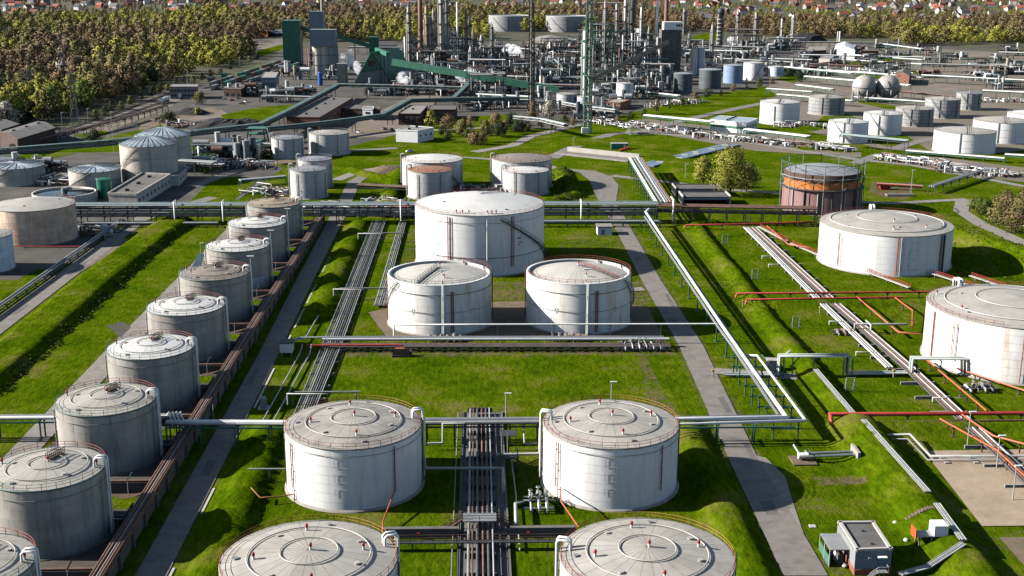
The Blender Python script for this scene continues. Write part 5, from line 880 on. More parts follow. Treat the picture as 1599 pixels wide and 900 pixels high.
tag(MB().box(59.4, 60.6, 198.6, 199.8, 0, .18).build('manhole_slab', 'concrete_pale', loc=(60, 199, 0)), 'square pale concrete manhole slab beside the sunlit road', 'manhole')
T = thing('valve_hut', 'small pale hut with flat roof beside the pipe rack at the sunlit road', 'hut', (47.5, 446, 0)); MB().box(44.6, 50, 443.5, 449, 0, 3).build('wall', 'white_clad', T); MB().box(44.3, 50.3, 443.2, 449.3, 3, 3.3).build('roof', 'felt_roof', T); MB().box(46, 47.2, 443.4, 443.5, 0, 2.2).build('door', 'concrete', T)
# the long flat building by the silos
bldg('long flat pale building with skylight trench in front of the concrete silos', [(169, 304), (214, 305), (266, 274), (222, 272)], 5.2, 'silo_concrete', 'concrete_dark', parapet=.8, vents=3, wins=[(1, 1, 9, 1.6, 1.4, 2)])
bldg('low pale annex behind the long flat building beside the silo', [(263, 276), (279, 275), (292, 262), (277, 262)], 4.5, 'silo_concrete', 'felt_roof', wins=[(1, 1, 3, 1.4, 1.2, 1.8)])
bldg('dark brown shed with grey roof and roof vents at the frame edge', [(0, 207), (27, 218), (86, 200), (58, 190)], 8, 'brick_dark', 'tar_roof', name='shed', cat='shed', gable=1.2, vents=3); bldg('dark shed with grey roof cut by the frame edge', [(-40, 195), (2, 203), (30, 194), (-10, 188)], 8, 'brick_dark', 'tar_roof', name='shed', cat='shed', gable=1.2, vents=2)
bldg('white windowless block building with flat roof beside the bare trees', [(618, 203.5), (652, 205), (677, 200), (640, 197)], 6.6, 'white_clad', 'felt_roof', vents=2, wins=[(1, 1, 3, 1.5, 1.2, 3)])
bldg('low brick hall with long dark roof below the conveyor', [(447, 183), (499, 184), (551, 153), (509, 152)], 7.5, 'brick', 'tar_roof', vents=4, wins=[(0, 1, 3, 3, 3, .5), (1, 1, 9, 2, 2, 2)]); bldg('low brick link building beside the dark roofed hall', [(524, 170), (567, 171), (570, 165), (535, 163)], 5, 'brick_dark', 'tar_roof', wins=[(0, 1, 6, 1.6, 1.5, 1)])
bldg('white stair tower of the brick link building', [(566, 171), (582, 171.5), (584, 167), (569, 166.5)], 7, 'white_clad', 'felt_roof', wins=[(0, 2, 1, 3, 1.2, 1.5)]); bldg('narrow brick building with white pipe at the end of the link', [(583, 172), (592, 172), (594, 166), (585, 166)], 6, 'brick', 'tar_roof')
bldg('dark brick house with pale flat roof beside the conveyor bend', [(622, 178), (656, 178.5), (668, 165), (640, 165)], 7, 'brick_dark', 'felt_roof', vents=1, wins=[(0, 1, 4, 1.6, 2, 3)]); bldg('dark brick building with two rows of windows under the pipe gallery', [(668, 172), (711, 172), (714, 165), (672, 165)], 7, 'brick_dark', 'tar_roof', wins=[(0, 2, 6, 1.6, 1.4, 1)])
bldg('grey hut on legs beside the green tower', [(407, 122), (430, 122), (435, 113), (413, 113)], 13, 'blue_clad', 'concrete', legs=5.5); bldg('low brick workshop with long roof beside the railway', [(350, 139), (376, 140), (396, 131), (372, 130)], 6, 'brick_dark', 'tar_roof', wins=[(0, 1, 3, 2.5, 2, 1)])
bldg('grey signal building with window band above the railway', [(265, 136), (308, 136), (309, 132), (268, 132)], 9, 'concrete', 'felt_roof', wins=[(0, 2, 8, 2.2, 1.6, 2)]); bldg('red brick cube at the far field edge', [(402, 48), (418, 49), (422, 46), (406, 46)], 8, 'brick_red', 'tile_grey'); bldg('pale glass fronted low building at the far field edge', [(418, 48.5), (443, 49), (446, 45.5), (421, 45.5)], 8, 'blue_clad', 'felt_roof', wins=[(0, 1, 7, 4, 4, 1)])
bldg('low orange brick shed below the open rimmed white tank', [(945, 160), (968, 161), (984, 156.5), (958, 155.5)], 5, 'brick_red', 'concrete', wins=[(1, 1, 3, 1.6, 1.6, 1)])
T = bldg('long white low building with dark green window band by the lone white tank', [(1109, 187), (1165, 193), (1183, 185.5), (1124, 181)], 6.5, 'white_clad', 'roof_blue', parapet=.2, wins=[(0, 1, 9, 3.6, 1.5, 2.6), (1, 1, 4, 3, 2.5, 2)], win_mat='steel_green', vents=4)
bldg('white gabled shed with dark door beyond the sphere tanks', [(1303, 77), (1335, 79), (1333, 71), (1306, 69.5)], 9, 'white_clad', 'white_clad', gable=3.5, doors=[(1, .5, 7, 6)], name='shed', cat='shed'); bldg('brick hall with pale roof edge left of the white gabled shed', [(1258, 80), (1290, 79), (1291, 72.5), (1262, 73)], 9, 'brick', 'felt_roof', wins=[(0, 1, 5, 2.5, 3, 2)])
bldg('low red brick wall building beyond the sphere tanks', [(1346, 80), (1372, 80), (1371, 77.5), (1348, 77.5)], 6, 'brick_red', 'tar_roof'); bldg('brick hut with dark side beside the farther sphere tank', [(1398, 115), (1420, 119), (1423, 112), (1402, 110)], 8, 'brick', 'tar_roof', gable=2.2, wins=[(0, 1, 2, 2, 2, 2)])
bldg('low brick row building beyond the blue tank', [(1228, 92), (1262, 92), (1264, 86), (1232, 86)], 6, 'brick', 'tar_roof', wins=[(0, 1, 5, 2, 2, 2)]); bldg('white pump house with dome cap near the pipe racks', [(1279, 92), (1296, 93), (1302, 89), (1285, 88)], 7, 'concrete_pale', 'felt_roof'); bldg('pale barrel roofed store in the plant behind the steam', [(822, 67), (870, 69), (882, 60), (840, 57.5)], 10, 'concrete', 'felt_roof', gable=3); bldg('pale bluish flat building among the columns', [(980, 52), (998, 52.5), (1000, 45), (983, 44.5)], 9, 'grey_clad', 'white_clad', wins=[(0, 2, 4, 2, 1.4, 2)])
T = thing('container', 'dark green container with white plate on the grass near the canal', 'container', tuple(at(967, 233))); p = at(967, 233); MB().box(p.x-4.6, p.x+4.6, p.y-1.5, p.y+2.5, .1, 3.1).build('body', 'green_clad', T); MB().box(p.x-4.7, p.x+4.7, p.y-1.6, p.y+2.6, 3.1, 3.25).build('roof', 'steel_pale', T); MB().box(p.x+2.2, p.x+3.4, p.y-1.58, p.y-1.5, 1.5, 2.6).build('door', 'white_clad', T)
for k in range(3): p = at(971+k*5, 237-k*1.5); tag(MB().box(p.x-1.2, p.x+1.2, p.y-.8, p.y+.8, .05, 1.3).cyl(p.x, p.y, 1.3, 1.7, .5, 8).build('waste_skip', 'orange_paint', loc=p.to_tuple()), 'small orange skip on the grass beside the dark green container', 'skip', 'orange skips by the container')
T = thing('waste_skip', 'small red open skip on bare earth beside the gasholder', 'skip', tuple(at(1381, 296))); p = at(1381, 296); MB().add([(p.x-2, p.y-1.4, .1), (p.x+2, p.y-1.4, .1), (p.x+2, p.y+1.4, .1), (p.x-2, p.y+1.4, .1), (p.x-2.6, p.y-1.6, 2), (p.x+2.6, p.y-1.6, 2), (p.x+2.6, p.y+1.6, 2), (p.x-2.6, p.y+1.6, 2)], [(0, 3, 2, 1), (0, 1, 5, 4), (1, 2, 6, 5), (2, 3, 7, 6), (3, 0, 4, 7)]).build('body', 'skip_red', T); MB().box(p.x-2.3, p.x+2.3, p.y-1.4, p.y+1.4, 1.4, 1.6).build('load', 'coal', T)
T = thing('timber_stack', 'low stack of pale beams on bare earth beside the gasholder', 'beam stack', tuple(at(1405, 306))); p = at(1405, 306)
for k in range(5): MB().box(p.x-6, p.x+6, p.y-1.5+k*.7, p.y-1+k*.7, .1, .7+.2*(k % 2)).build('beam', 'column_tan', T)
# --- coke tower, silos, pyramid roofed store
def blockz(T, nm, u0, u1, vb, h, dep, m, z0=0):
    p, q = at(u0, vb), at(u1, vb); return MB().box(p.x, q.x, p.y, p.y+dep, z0, z0+h).build(nm, m, T)
p = at(443, 103); T = thing('loading_tower', 'tall dark green clad tower with a bridge to the blue grey building', 'tower', p.to_tuple())
q = at(470, 103); MB().box(p.x, q.x, p.y, p.y+20, 4, 43).build('cladding', 'green_clad', T); MB().box(p.x-.3, q.x+.3, p.y-.3, p.y+20.3, 43, 43.8).build('roof', 'steel_green', T); MB().box(q.x, q.x+.3, p.y+1, p.y+6, 2, 42).build('corner_strip', 'grey_clad', T)
for x in (p.x+1, q.x-1): 
    for y in (p.y+1, p.y+18): MB().box(x-.5, x+.5, y-.5, y+.5, 0, 4).build('leg', 'steel_dark', T)
MB().box(p.x+3, q.x-3, p.y+2, p.y+17, 0, 4).build('hopper_level', 'steel_dark', T); MB().bar((q.x, p.y+8, 37), (q.x+13, p.y+8, 32), 3.4, 4).build('bridge', 'green_clad', T)
p = at(488, 118); T = thing('silo_building', 'blue grey clad head house over tall pale concrete silos with a thin brown chimney', 'silo building', p.to_tuple()); s = 1/pxm(118)
for k, (u, m) in enumerate(((497.5, 'silo_concrete'), (508, 'silo_concrete'), (519, 'grey_clad'))):
    x = at(u, 118).x; MB().cyl(x, p.y+5, 0, 27, 5.6, 24).build('silo', m, T)
    for z in (9, 18): MB().lathe([(5.65, z), (6, z), (6, z+.4), (5.65, z+.4)], 20, x, p.y+5).build('silo_band', 'concrete_dark', T)
MB().box(at(487, 118).x, at(526, 118).x, p.y-2, p.y+13, 26, 40).build('head_house', 'blue_clad', T); MB().box(at(483, 118).x, at(505, 118).x, p.y+13, p.y+26, 8, 56).build('rear_tower', 'blue_clad', T); MB().box(at(487, 118).x-.3, at(526, 118).x+.3, p.y-2.3, p.y+12.9, 40, 40.7).build('roof', 'grey_clad', T)
x = at(500.5, 118).x; MB().cyl(x, p.y+30, 40, 78, 1.7, 12, 1.3).build('chimney', 'column_tan', T); MB().cyl(x, p.y+30, 72, 79, 1.8, 12).build('chimney_head', 'chimney_brown', T)
for z in (5, 12, 19): MB().box(at(478, 118).x, at(488, 118).x, p.y+2, p.y+12, z, z+.4).build('side_platform', 'steel_rust', T)
for k in range(3): MB().tube([(at(480+k*2.5, 118).x, p.y+1+k, 0), (at(480+k*2.5, 118).x, p.y+1+k, 24)], .5, 6).build('riser_pipe', ('pipe_orange', 'pipe_pale', 'pipe_dark')[k], T)
p = at(500.5, 134); tag(MB().cyl(p.x, p.y, .5, 10.5, 2.0, 14).ball(p.x, p.y, 10.5, 2.0, 14, 6, .4).build('blue_vessel', 'blue_paint', loc=p.to_tuple()), 'upright bright blue vessel at the foot of the concrete silos', 'vessel')
p = at(534, 131); T = thing('panel_tower', 'yellowish clad box tower right of the concrete silos', 'tower', p.to_tuple()); MB().box(p.x-4, p.x+3.5, p.y, p.y+10, 0, 16).build('cladding', 'column_tan', T); MB().box(p.x+3.5, p.x+4.2, p.y+.5, p.y+9.5, 0, 15.5).build('side', 'grey_clad', T); MB().box(p.x-4.2, p.x+4.3, p.y-.2, p.y+10.2, 16, 16.5).build('roof', 'steel_grey', T)
# pyramid store
g0, g1 = at(549, 137), at(612, 130); D = Vector((18, 62, 0)); T = thing('coke_store', 'steep dark green tent roofed store with a grey front below its gable', 'store', g0.to_tuple())
m0 = (g0+g1)/2; hh = 27
def tri(a, b_, c_, z, nm, m, t=.4): MB().add([a, b_, c_, (a[0]+.1, a[1]+t, a[2]), (b_[0]+.1, b_[1]+t, b_[2]), (c_[0]+.1, c_[1]+t, c_[2])], [(0, 1, 2), (5, 4, 3), (0, 3, 4, 1), (1, 4, 5, 2), (2, 5, 3, 0)]).build(nm, m, T)
MB().add([(g0.x, g0.y, 0), (g1.x, g1.y, 0), (g1.x-(g1-m0).x*.42, g1.y-(g1-m0).y*.42, hh*.42), (g0.x+(m0-g0).x*.42, g0.y+(m0-g0).y*.42, hh*.42)], [(0, 1, 2, 3)]).build('front_wall', 'concrete', T)
MB().add([(g0.x+(m0-g0).x*.42, g0.y+(m0-g0).y*.42-.2, hh*.42), (g1.x-(g1-m0).x*.42, g1.y-(g1-m0).y*.42-.2, hh*.42), (m0.x, m0.y-.2, hh)], [(0, 1, 2)]).build('gable', 'green_clad', T)
N = 7
for sgn, e in ((0, g0), (1, g1)):
    for i in range(N):
        o, o2 = D*(i/N), D*((i+.98)/N); a, c = e+o, e+o2; r, r2 = m0+o, m0+o2; v = [(a.x, a.y, 0), (c.x, c.y, 0), (r2.x, r2.y, hh), (r.x, r.y, hh)]; n = (Vector(v[1])-Vector(v[0])).cross(Vector(v[3])-Vector(v[0])).normalized(); n = n if n.z > 0 else -n; k = .5+.12*(i % 2)
        MB().add(v+[(q_[0]+n.x*k, q_[1]+n.y*k, q_[2]+n.z*k) for q_ in v], [(0, 1, 2, 3), (7, 6, 5, 4), (0, 4, 5, 1), (1, 5, 6, 2), (2, 6, 7, 3), (3, 7, 4, 0)]).build('roof_panel', 'green_clad', T)
MB().box(m0.x-1, m0.x+3, m0.y-3, m0.y-.3, hh*.6, hh*.75).build('hatch', 'brick', T)
def gallery(lb, pts, w, h, m, group=None, legs=6, lm='steel_dark', roof=None, truss=False, name='conveyor_gallery', cat='conveyor'):
    T = thing(name, lb, cat, (pts[0][0], pts[0][1], 0), group)
    for p, q in zip(pts, pts[1:]):
        p, q = Vector(p), Vector(q); L = (q-p).length
        if truss:
            d = (q-p).normalized(); n = Vector((-d.y, d.x, 0)).normalized()*w/2; up = Vector((0, 0, h)); k = max(2, int(L/6)); b = MB()
            for s in (-1, 1):
                b.bar((p+n*s).to_tuple(), (q+n*s).to_tuple(), .35); b.bar((p+n*s+up).to_tuple(), (q+n*s+up).to_tuple(), .35)
                for i in range(k): a_, c_ = p+(q-p)*i/k, p+(q-p)*(i+1)/k; b.bar((a_+n*s).to_tuple(), (c_+n*s+up).to_tuple(), .2); b.bar((a_+n*s).to_tuple(), (a_+n*s+up).to_tuple(), .2)
            b.build('truss', m, T, kind='stuff'); MB().bar((p+Vector((0, 0, .3))).to_tuple(), (q+Vector((0, 0, .3))).to_tuple(), w*.8, .5).build('deck', 'steel_dark', T); MB().bar((p+up+Vector((0, 0, .1))).to_tuple(), (q+up+Vector((0, 0, .1))).to_tuple(), w*.9, .3).build('cover', roof or 'steel_teal', T)
            MB().tube([(p+Vector((0, 0, 1.3))).to_tuple(), (q+Vector((0, 0, 1.3))).to_tuple()], .6, 8).build('pipe', 'pipe_teal', T)
        else:
            k = max(1, int(L/9))
            for i in range(k): MB().bar((p+(q-p)*i/k+Vector((0, 0, h/2))).to_tuple(), (p+(q-p)*(i+.985)/k+Vector((0, 0, h/2))).to_tuple(), w, h).build('cladding_panel', m, T)
            if roof: MB().bar((p+Vector((0, 0, h+.1))).to_tuple(), (q+Vector((0, 0, h+.1))).to_tuple(), w*1.04, .2).build('roof', roof, T)
        d = (q-p).normalized(); n = Vector((-d.y, d.x, 0)).normalized()*w*.45
        for i in range(max(1, int(L/(legs*5)))):
            c = p+(q-p)*(i+.5)/max(1, int(L/(legs*5)))
            MB().bar((c.x+n.x*1.3, c.y+n.y*1.3, 0), (c.x+n.x, c.y+n.y, c.z), .4).bar((c.x-n.x*1.3, c.y-n.y*1.3, 0), (c.x-n.x, c.y-n.y, c.z), .4).bar((c.x+n.x*1.2, c.y+n.y*1.2, c.z*.3), (c.x-n.x*1.05, c.y-n.y*1.05, c.z*.85), .2).build('trestle', lm, T)
    return T
gallery('green clad conveyor gallery descending from the green tent roofed store across the plant', [A_(613, 102, 22), A_(730, 122, 14), A_(873, 146, 4)], 3.6, 4.6, 'green_clad', lm='concrete_pale', roof='steel_green', legs=9)
gallery('dark green conveyor gallery from the blue grey head house to the green transfer tower', [A_(527, 60, 32), A_(580, 76, 22)], 3.4, 3.6, 'green_clad', roof='steel_green')
p = at(577, 100); T = thing('transfer_tower', 'narrow green transfer tower on open steel legs', 'tower', p.to_tuple()); MB().box(p.x, p.x+9.5, p.y, p.y+9, 8, 26).build('cladding', 'green_clad', T); MB().box(p.x-.3, p.x+9.8, p.y-.3, p.y+9.3, 26, 26.6).build('roof', 'steel_green', T); [MB().box(p.x+x-.4, p.x+x+.4, p.y+y-.4, p.y+y+.4, 0, 8).build('leg', 'steel_grey', T) for x in (.5, 9) for y in (.5, 8.5)]
gallery('green sloping conveyor gallery from the transfer tower into the tent roofed store', [A_(588, 80, 24), A_(606, 88, 27)], 3, 3, 'green_clad')
gallery('long teal truss pipe gallery from the frame edge to the junction tower', [A_(-30, 243, 8), A_(160, 228, 8), A_(300, 212, 8), A_(407, 200, 8)], 3.4, 2.6, 'steel_teal', truss=True)
gallery('teal truss gallery from the junction up to the brick hall and plant', [A_(405, 200, 8), A_(450, 178, 8), A_(527, 137, 8)], 3.2, 2.4, 'steel_teal', truss=True); gallery('teal pipe gallery from the junction over the yard past the white block building', [A_(417, 205, 7), A_(505, 196, 7), A_(597, 184, 7), A_(640, 160, 7), A_(720, 158, 7), A_(812, 157, 7)], 2.8, 2.2, 'steel_teal', truss=True)
gallery('pale teal pipe bridge across the plant in front of the tent roofed store', [A_(527, 135, 9), A_(620, 137, 9), A_(722, 140, 9)], 2.8, 1.8, 'steel_teal', truss=True, roof='pipe_pale'); gallery('short teal pipe bridge rising from the gallery beside the steam', [A_(708, 158, 7), A_(735, 132, 9)], 3, 2.4, 'steel_teal', truss=True)
p = at(403, 232); T = thing('junction_tower', 'dark green steel junction tower where the galleries meet', 'tower', p.to_tuple())
for dx in (-4, 4):
    for dy in (-4, 4): MB().bar((p.x+dx*1.4, p.y+dy*1.4, 0), (p.x+dx, p.y+dy, 11), .6).build('leg', 'steel_green', T)
for z in (4, 8, 11): MB().box(p.x-5, p.x+5, p.y-5, p.y+5, z, z+.4).build('platform', 'steel_green', T)
gallery('pale pipe bridge on posts left of the green lattice tower', [A_(803, 185, 6), A_(845, 189, 6), A_(884, 198, 6)], 3, 1.4, 'steel_pale', truss=True, roof='pipe_white'); gallery('white pipe bridge right of the green lattice tower', [A_(880, 163, 7), A_(920, 170, 7), A_(962, 175, 7)], 2.4, 1.4, 'steel_pale', truss=True, roof='pipe_white')
gallery('dark sloping conveyor up to the dark block with white cabin', [A_(902, 142, 3), A_(930, 124, 12), A_(1045, 68, 40)], 3, 3, 'steel_dark', legs=7)
# dark block with white cabin
p = at(1031, 119); q = at(1062, 119); T = thing('storage_block', 'tall dark concrete block with a white cabin on its top', 'storage block', p.to_tuple()); MB().box(p.x, q.x, p.y, p.y+16, 0, 41).build('block', 'concrete_dark', T); c = MB().box(p.x+2, q.x+.5, p.y+1, p.y+13, 41.2, 48).build('cabin', 'white_clad', T)
for i in range(3): MB().box(p.x+13.2+i*2, p.x+14.8+i*2, p.y+.9, p.y+1, 44, 46).build('window', 'glass_dark', c)
MB().box(p.x-3, p.x, p.y+2, p.y+12, 10, 34).build('side_frame', 'concrete', T)
for i in range(5): MB().tube([(p.x-14+i*2.6, p.y+3, 0), (p.x-14+i*2.6, p.y+3, 30-i*3)], .8, 8).build('riser_pipe', ('pipe_white', 'pipe_pale')[i % 2], T)
# --- columns and chimneys
def column(lb, u, vb, vt, wpx, m, plats=5, pm='steel_dark', top=True, group='distillation columns', name='column', cat='column', taper=1., steps=(), side=None):
    p = at(u, vb); s = pxm(vb); h = (vb-vt)/s/.99; r = max(.6, wpx/s/2); T = thing(name, lb, cat, p.to_tuple(), group)
    prof = [(r, 0)] + [(r*k, h*z) for z, k in steps] + [(r*taper*(steps[-1][1] if steps else 1), h)]; MB().lathe(prof + [(r*taper*.5, h+r*.6), (.01, h+r*.7)], 18, p.x, p.y).build('shell', m, T)
    for i in range(plats):
        z = h*(i+1)/(plats+.6); a = RNG.uniform(0, 6.28); MB().lathe([(r*1.02, z), (r+1.3, z), (r+1.3, z+1.1), (r+1.15, z+1.1), (r+1.15, z+.15), (r*1.02, z+.15)], 14, p.x, p.y, a, a+4.4, False).build('platform', pm, T)
    if plats:
        MB().tube([(p.x-r-.6, p.y-r*.4, 0), (p.x-r-.6, p.y-r*.4, h*.8), (p.x-r*.2, p.y-r*.2, h+2.2), (p.x, p.y, h+.4)], min(.5, r*.3), 6).build('riser_pipe', side or 'pipe_pale', T); MB().tube([(p.x+r+.5, p.y-r*.5, 0), (p.x+r+.5, p.y-r*.5, h*.93)], .3, 6).build('riser_pipe', 'pipe_dark', T); MB().bar((p.x+.2, p.y-r-.4, 0), (p.x+.2, p.y-r-.4, h), .5, .2).build('ladder', 'steel_grey', T)
    return T
column('tall pale column with platforms, first of the cluster above the green conveyor', 639.5, 112, 15, 4.6, 'column_tan', 6); column('short pale column beside the first tall one', 649, 112, 62, 4, 'column_tan', 3); column('tan and orange column right of the brown chimney', 667, 108, 15, 5, 'column_orange', 5); column('dark column behind the tan and orange one', 673, 104, 30, 6, 'steel_grey', 4)
column('tallest pale column of the cluster reaching out of the frame', 690, 116, -14, 7, 'column_tan', 8); column('dark column beside the tallest pale one', 698, 112, -6, 7, 'steel_grey', 6, steps=((.4, 1), (.42, .8))); column('slim pinkish column in front of the woods', 682, 92, 21, 3.4, 'chimney_brown', 4); column('slim white column beside the pinkish one', 677.5, 92, 17, 2.6, 'column_tan', 2)
column('white column with platforms left of the slim white stack', 710, 104, 50, 3.4, 'tank_white', 4); column('dark and tan column with a round head, fourth tall one of the cluster', 728, 112, 21, 4.2, 'chimney_brown', 5); column('slim dark column beside the dark and tan one', 733.5, 104, 31, 3, 'steel_grey', 3); column('short tan column at the end of the cluster', 735.5, 114, 75, 5, 'column_tan', 2); column('slim brown column at the end of the cluster', 739.5, 110, 46, 2.6, 'chimney_brown', 1)
column('pale column inside the tall dark steel frame', 943, 120, 6, 4, 'column_tan', 6); column('grey column at the edge of the tall dark steel frame', 961, 116, 10, 5, 'column_tan', 6, side='pipe_dark'); column('white column left of the dark navy column', 974, 104, 0, 4, 'tank_white', 4); column('dark navy column between two white ones', 985, 108, -20, 8, 'steel_dark', 5, side='pipe_dark'); column('slim white column with head platform beyond the dark navy one', 999.5, 88, 14, 3, 'tank_white', 2)
column('thick white column attached to the green lattice tower', 911.5, 165, 52, 6, 'tank_white', 4, pm='steel_green'); column('grey column behind the two tall white cylinders', 1110, 110, 41, 4.4, 'column_tan', 3); column('dark banded column with a wide head in front of the woods', 1123.5, 74, 16, 7.5, 'steel_dark', 9, pm='steel_pale', steps=((.86, 1), (.88, 1.5))); column('triple slim flare stack with burner heads', 1067, 55, 15, 2.4, 'pipe_pale', 3, name='flare_stack', cat='flare stack'); column('second pipe of the triple flare stack', 1070.5, 55, 18, 1.6, 'steel_grey', 2, name='flare_stack', cat='flare stack')
column('slim white stack at the edge of the plant before the woods', 1219, 70, 31, 2.4, 'tank_white', 1); column('ringed white stack at the edge of the plant before the woods', 1236.5, 72, 25, 3.6, 'tank_pale', 5, pm='steel_pale'); column('pale twin stack behind the white gabled shed, nearer one', 1307.5, 66, 50, 2, 'tank_pale', 0); column('pale twin stack behind the white gabled shed, farther one', 1310.5, 68, 50, 2, 'tank_white', 0)
for lb, u, vb, vt, w_, m, tp in [('tall brown brick chimney reaching out of the frame beside the columns', 657.5, 104, -30, 8, 'chimney_brown', .8), ('slim white steel chimney among the columns', 714.5, 100, 7, 2.8, 'tank_white', .95), ('white chimney next to the tall dark brown one', 1023.5, 108, -20, 4, 'tank_white', .9), ('tall dark brown chimney behind the white cabin', 1037.5, 112, -30, 8, 'chimney_brown', .75)]:
    T = column(lb, u, vb, vt, w_, m, 0, name='chimney', cat='chimney', group='tall chimneys', taper=tp); p = at(u, vb); s = pxm(vb)
    for k in (.3, .42): MB().lathe([(w_/s/2*(1-k*.2), (vb-vt)/s*k), (w_/s/2+.5, (vb-vt)/s*k), (w_/s/2+.5, (vb-vt)/s*k+.6), (w_/s/2*(1-k*.2), (vb-vt)/s*k+.6)], 18, p.x, p.y).build('chimney_ring', 'steel_dark', T)
def lattice(lb, u, vb, vt, w0, w1, m, plats=3, name='lattice_tower', cat='lattice tower', arms=0, th=.35, group=None):
    p = at(u, vb); h = (vb-vt)/pxm(vb)/.99; T = thing(name, lb, cat, p.to_tuple(), group); n = max(4, int(h/(w0*1.1)))
    c = lambda k, z: (p.x + (1 if k in (1, 2) else -1)*(w0+(w1-w0)*z/h)/2, p.y + (1 if k > 1 else -1)*(w0+(w1-w0)*z/h)/2, z)
    for k in range(4): MB().bar(c(k, 0), c(k, h), th).build('leg', m, T)
    b = MB()
    for i in range(n):
        z, z1 = h*i/n, h*(i+1)/n
        for k in range(4): b.bar(c(k, z), c((k+1) % 4, z1), th*.55); b.bar(c((k+1) % 4, z), c(k, z1), th*.55); b.bar(c(k, z1), c((k+1) % 4, z1), th*.6)
    b.build('bracing', m, T, kind='stuff')
    for i in range(plats): z = h*(i+1)/(plats+.3); ww = (w0+(w1-w0)*z/h)/2+.8; MB().box(p.x-ww, p.x+ww, p.y-ww, p.y+ww, z, z+.25).build('platform', m, T)
    for i in range(arms): z = h*(.72+.12*i); MB().bar((p.x-5.5+i, p.y, z), (p.x+5.5-i, p.y, z), .35).build('cross_arm', m, T)
    return T
T = lattice('tall green lattice flare tower standing at the edge of the meadow', 917, 208, -25, 4.6, 3.0, 'tower_green', 5, th=.5); p = at(917, 208); MB().tube([(p.x+.6, p.y, 0), (p.x+.6, p.y, 75)], .55, 8).build('flare_pipe', 'column_tan', T); MB().box(p.x-3.5, p.x+.5, p.y-3, p.y, .2, 3.4).build('hut', 'white_clad', T)
T = lattice('tall dark lattice flare tower rising behind the blossoming tree', 829, 178, -25, 3.6, 2.4, 'steel_dark', 4, th=.42); p = at(829, 178); MB().tube([(p.x, p.y, 0), (p.x, p.y, 75)], .6, 8).build('flare_pipe', 'column_tan', T); MB().tube([(p.x+2.2, p.y, 0), (p.x+2.2, p.y, 62)], .3, 8).build('side_pipe', 'pipe_dark', T)
for i, (u, vb, vt) in enumerate([(118, 198, 115), (50, 172, 110), (100, 128, 55), (160, 130, 82), (62, 78, 45)]): lattice(['nearest grey power pylon before the railway wood', 'grey power pylon in the wood beside the poplar', 'tall grey power pylon deep in the wood', 'grey power pylon among the bare crowns', 'far grey power pylon before the houses'][i], u, vb, vt, 5, .8, 'steel_grey', 0, 'power_pylon', 'pylon', 3, .22, 'power pylons')
# --- steel frames of the process units
def unit(lb, u, v, w_, d, h, lev, seed, sm='steel_dark', group='process units', vess=3, name='process_unit', cat='process unit', rz=0):
    R = random.Random(seed); p = at(u, v); T = thing(name, lb, cat, p.to_tuple(), group); X, Y = p.x, p.y; nx_ = max(2, int(w_/6)); b = MB()
    for i in range(nx_+1):
        for y in (0, d): b.bar((X-w_/2+w_*i/nx_, Y+y, 0), (X-w_/2+w_*i/nx_, Y+y, h*R.choice((1, 1, .8))), .5)
    for l in range(lev):
        z = h*(l+1)/lev
        for y in (0, d): b.bar((X-w_/2, Y+y, z), (X+w_/2, Y+y, z), .45)
        for i in range(nx_+1): b.bar((X-w_/2+w_*i/nx_, Y, z), (X-w_/2+w_*i/nx_, Y+d, z), .35)
        for i in range(nx_):
            if R.random() < .5: b.bar((X-w_/2+w_*i/nx_, Y-.05, z-h/lev), (X-w_/2+w_*(i+1)/nx_, Y-.05, z), .22)
    b.build('steel_frame', sm, T, kind='stuff')
    for l in range(lev):
        z = h*(l+1)/lev
        if R.random() < .8: x0 = X-w_/2+w_*R.uniform(0, .3); MB().box(x0, x0+w_*R.uniform(.4, .7), Y+.2, Y+d-.2, z+.25, z+.4).build('deck', R.choice(('steel_dark', 'steel_rust', 'steel_grey')), T)
        if R.random() < .7: MB().tube([(X-w_/2-1.5, Y+R.uniform(0, d), z+.8), (X+w_/2+1.5, Y+R.uniform(0, d), z+.8)], R.uniform(.25, .55), 6).build('pipe', R.choice(('pipe_pale', 'pipe_white', 'pipe_rust', 'pipe_grey', 'pipe_dark')), T)
    for i in range(vess):
        x = X+R.uniform(-.45, .45)*w_; z = R.choice((0, h/lev)); rr = R.uniform(.9, 2.1)
        if R.random() < .5: y = Y-R.uniform(-.3*d, 1.5); MB().cyl(x, y, z, z+R.uniform(5, 11), rr, 12).build('vessel', R.choice(('tank_pale', 'tank_dull', 'tank_dark', 'steel_grey', 'pipe_grey', 'column_tan', 'tank_dark', 'pipe_silver')), T)
        else: L = R.uniform(4, 9); y = Y+R.uniform(-2, d*.5); MB().tube([(x-L/2, y, z+2+rr), (x+L/2, y, z+2+rr)], rr, 12).build('drum', R.choice(('tank_pale', 'pipe_white', 'pipe_silver', 'tank_dull', 'pipe_rust')), T)
        MB().tube([(x, Y-1, 0), (x, Y-1, h*R.uniform(.3, 1)), (x+R.uniform(-5, 5), Y+d, h*R.uniform(.5, .9))], R.uniform(.2, .5), 6).build('riser_pipe', R.choice(('pipe_pale', 'pipe_white', 'pipe_dark', 'pipe_rust', 'pipe_teal')), T)
    return T
unit('tall dark steel frame packed with pipes right of the green lattice tower', 938, 128, 24, 16, 48, 9, 1, 'steel_green', vess=6); unit('broad dark steel frame with brownish pipes beside the tall one', 962, 122, 22, 14, 40, 7, 2, 'steel_dark', vess=6); unit('upper dark steel frame above the brownish pipes', 950, 110, 20, 12, 62, 10, 21, 'steel_dark', vess=3)
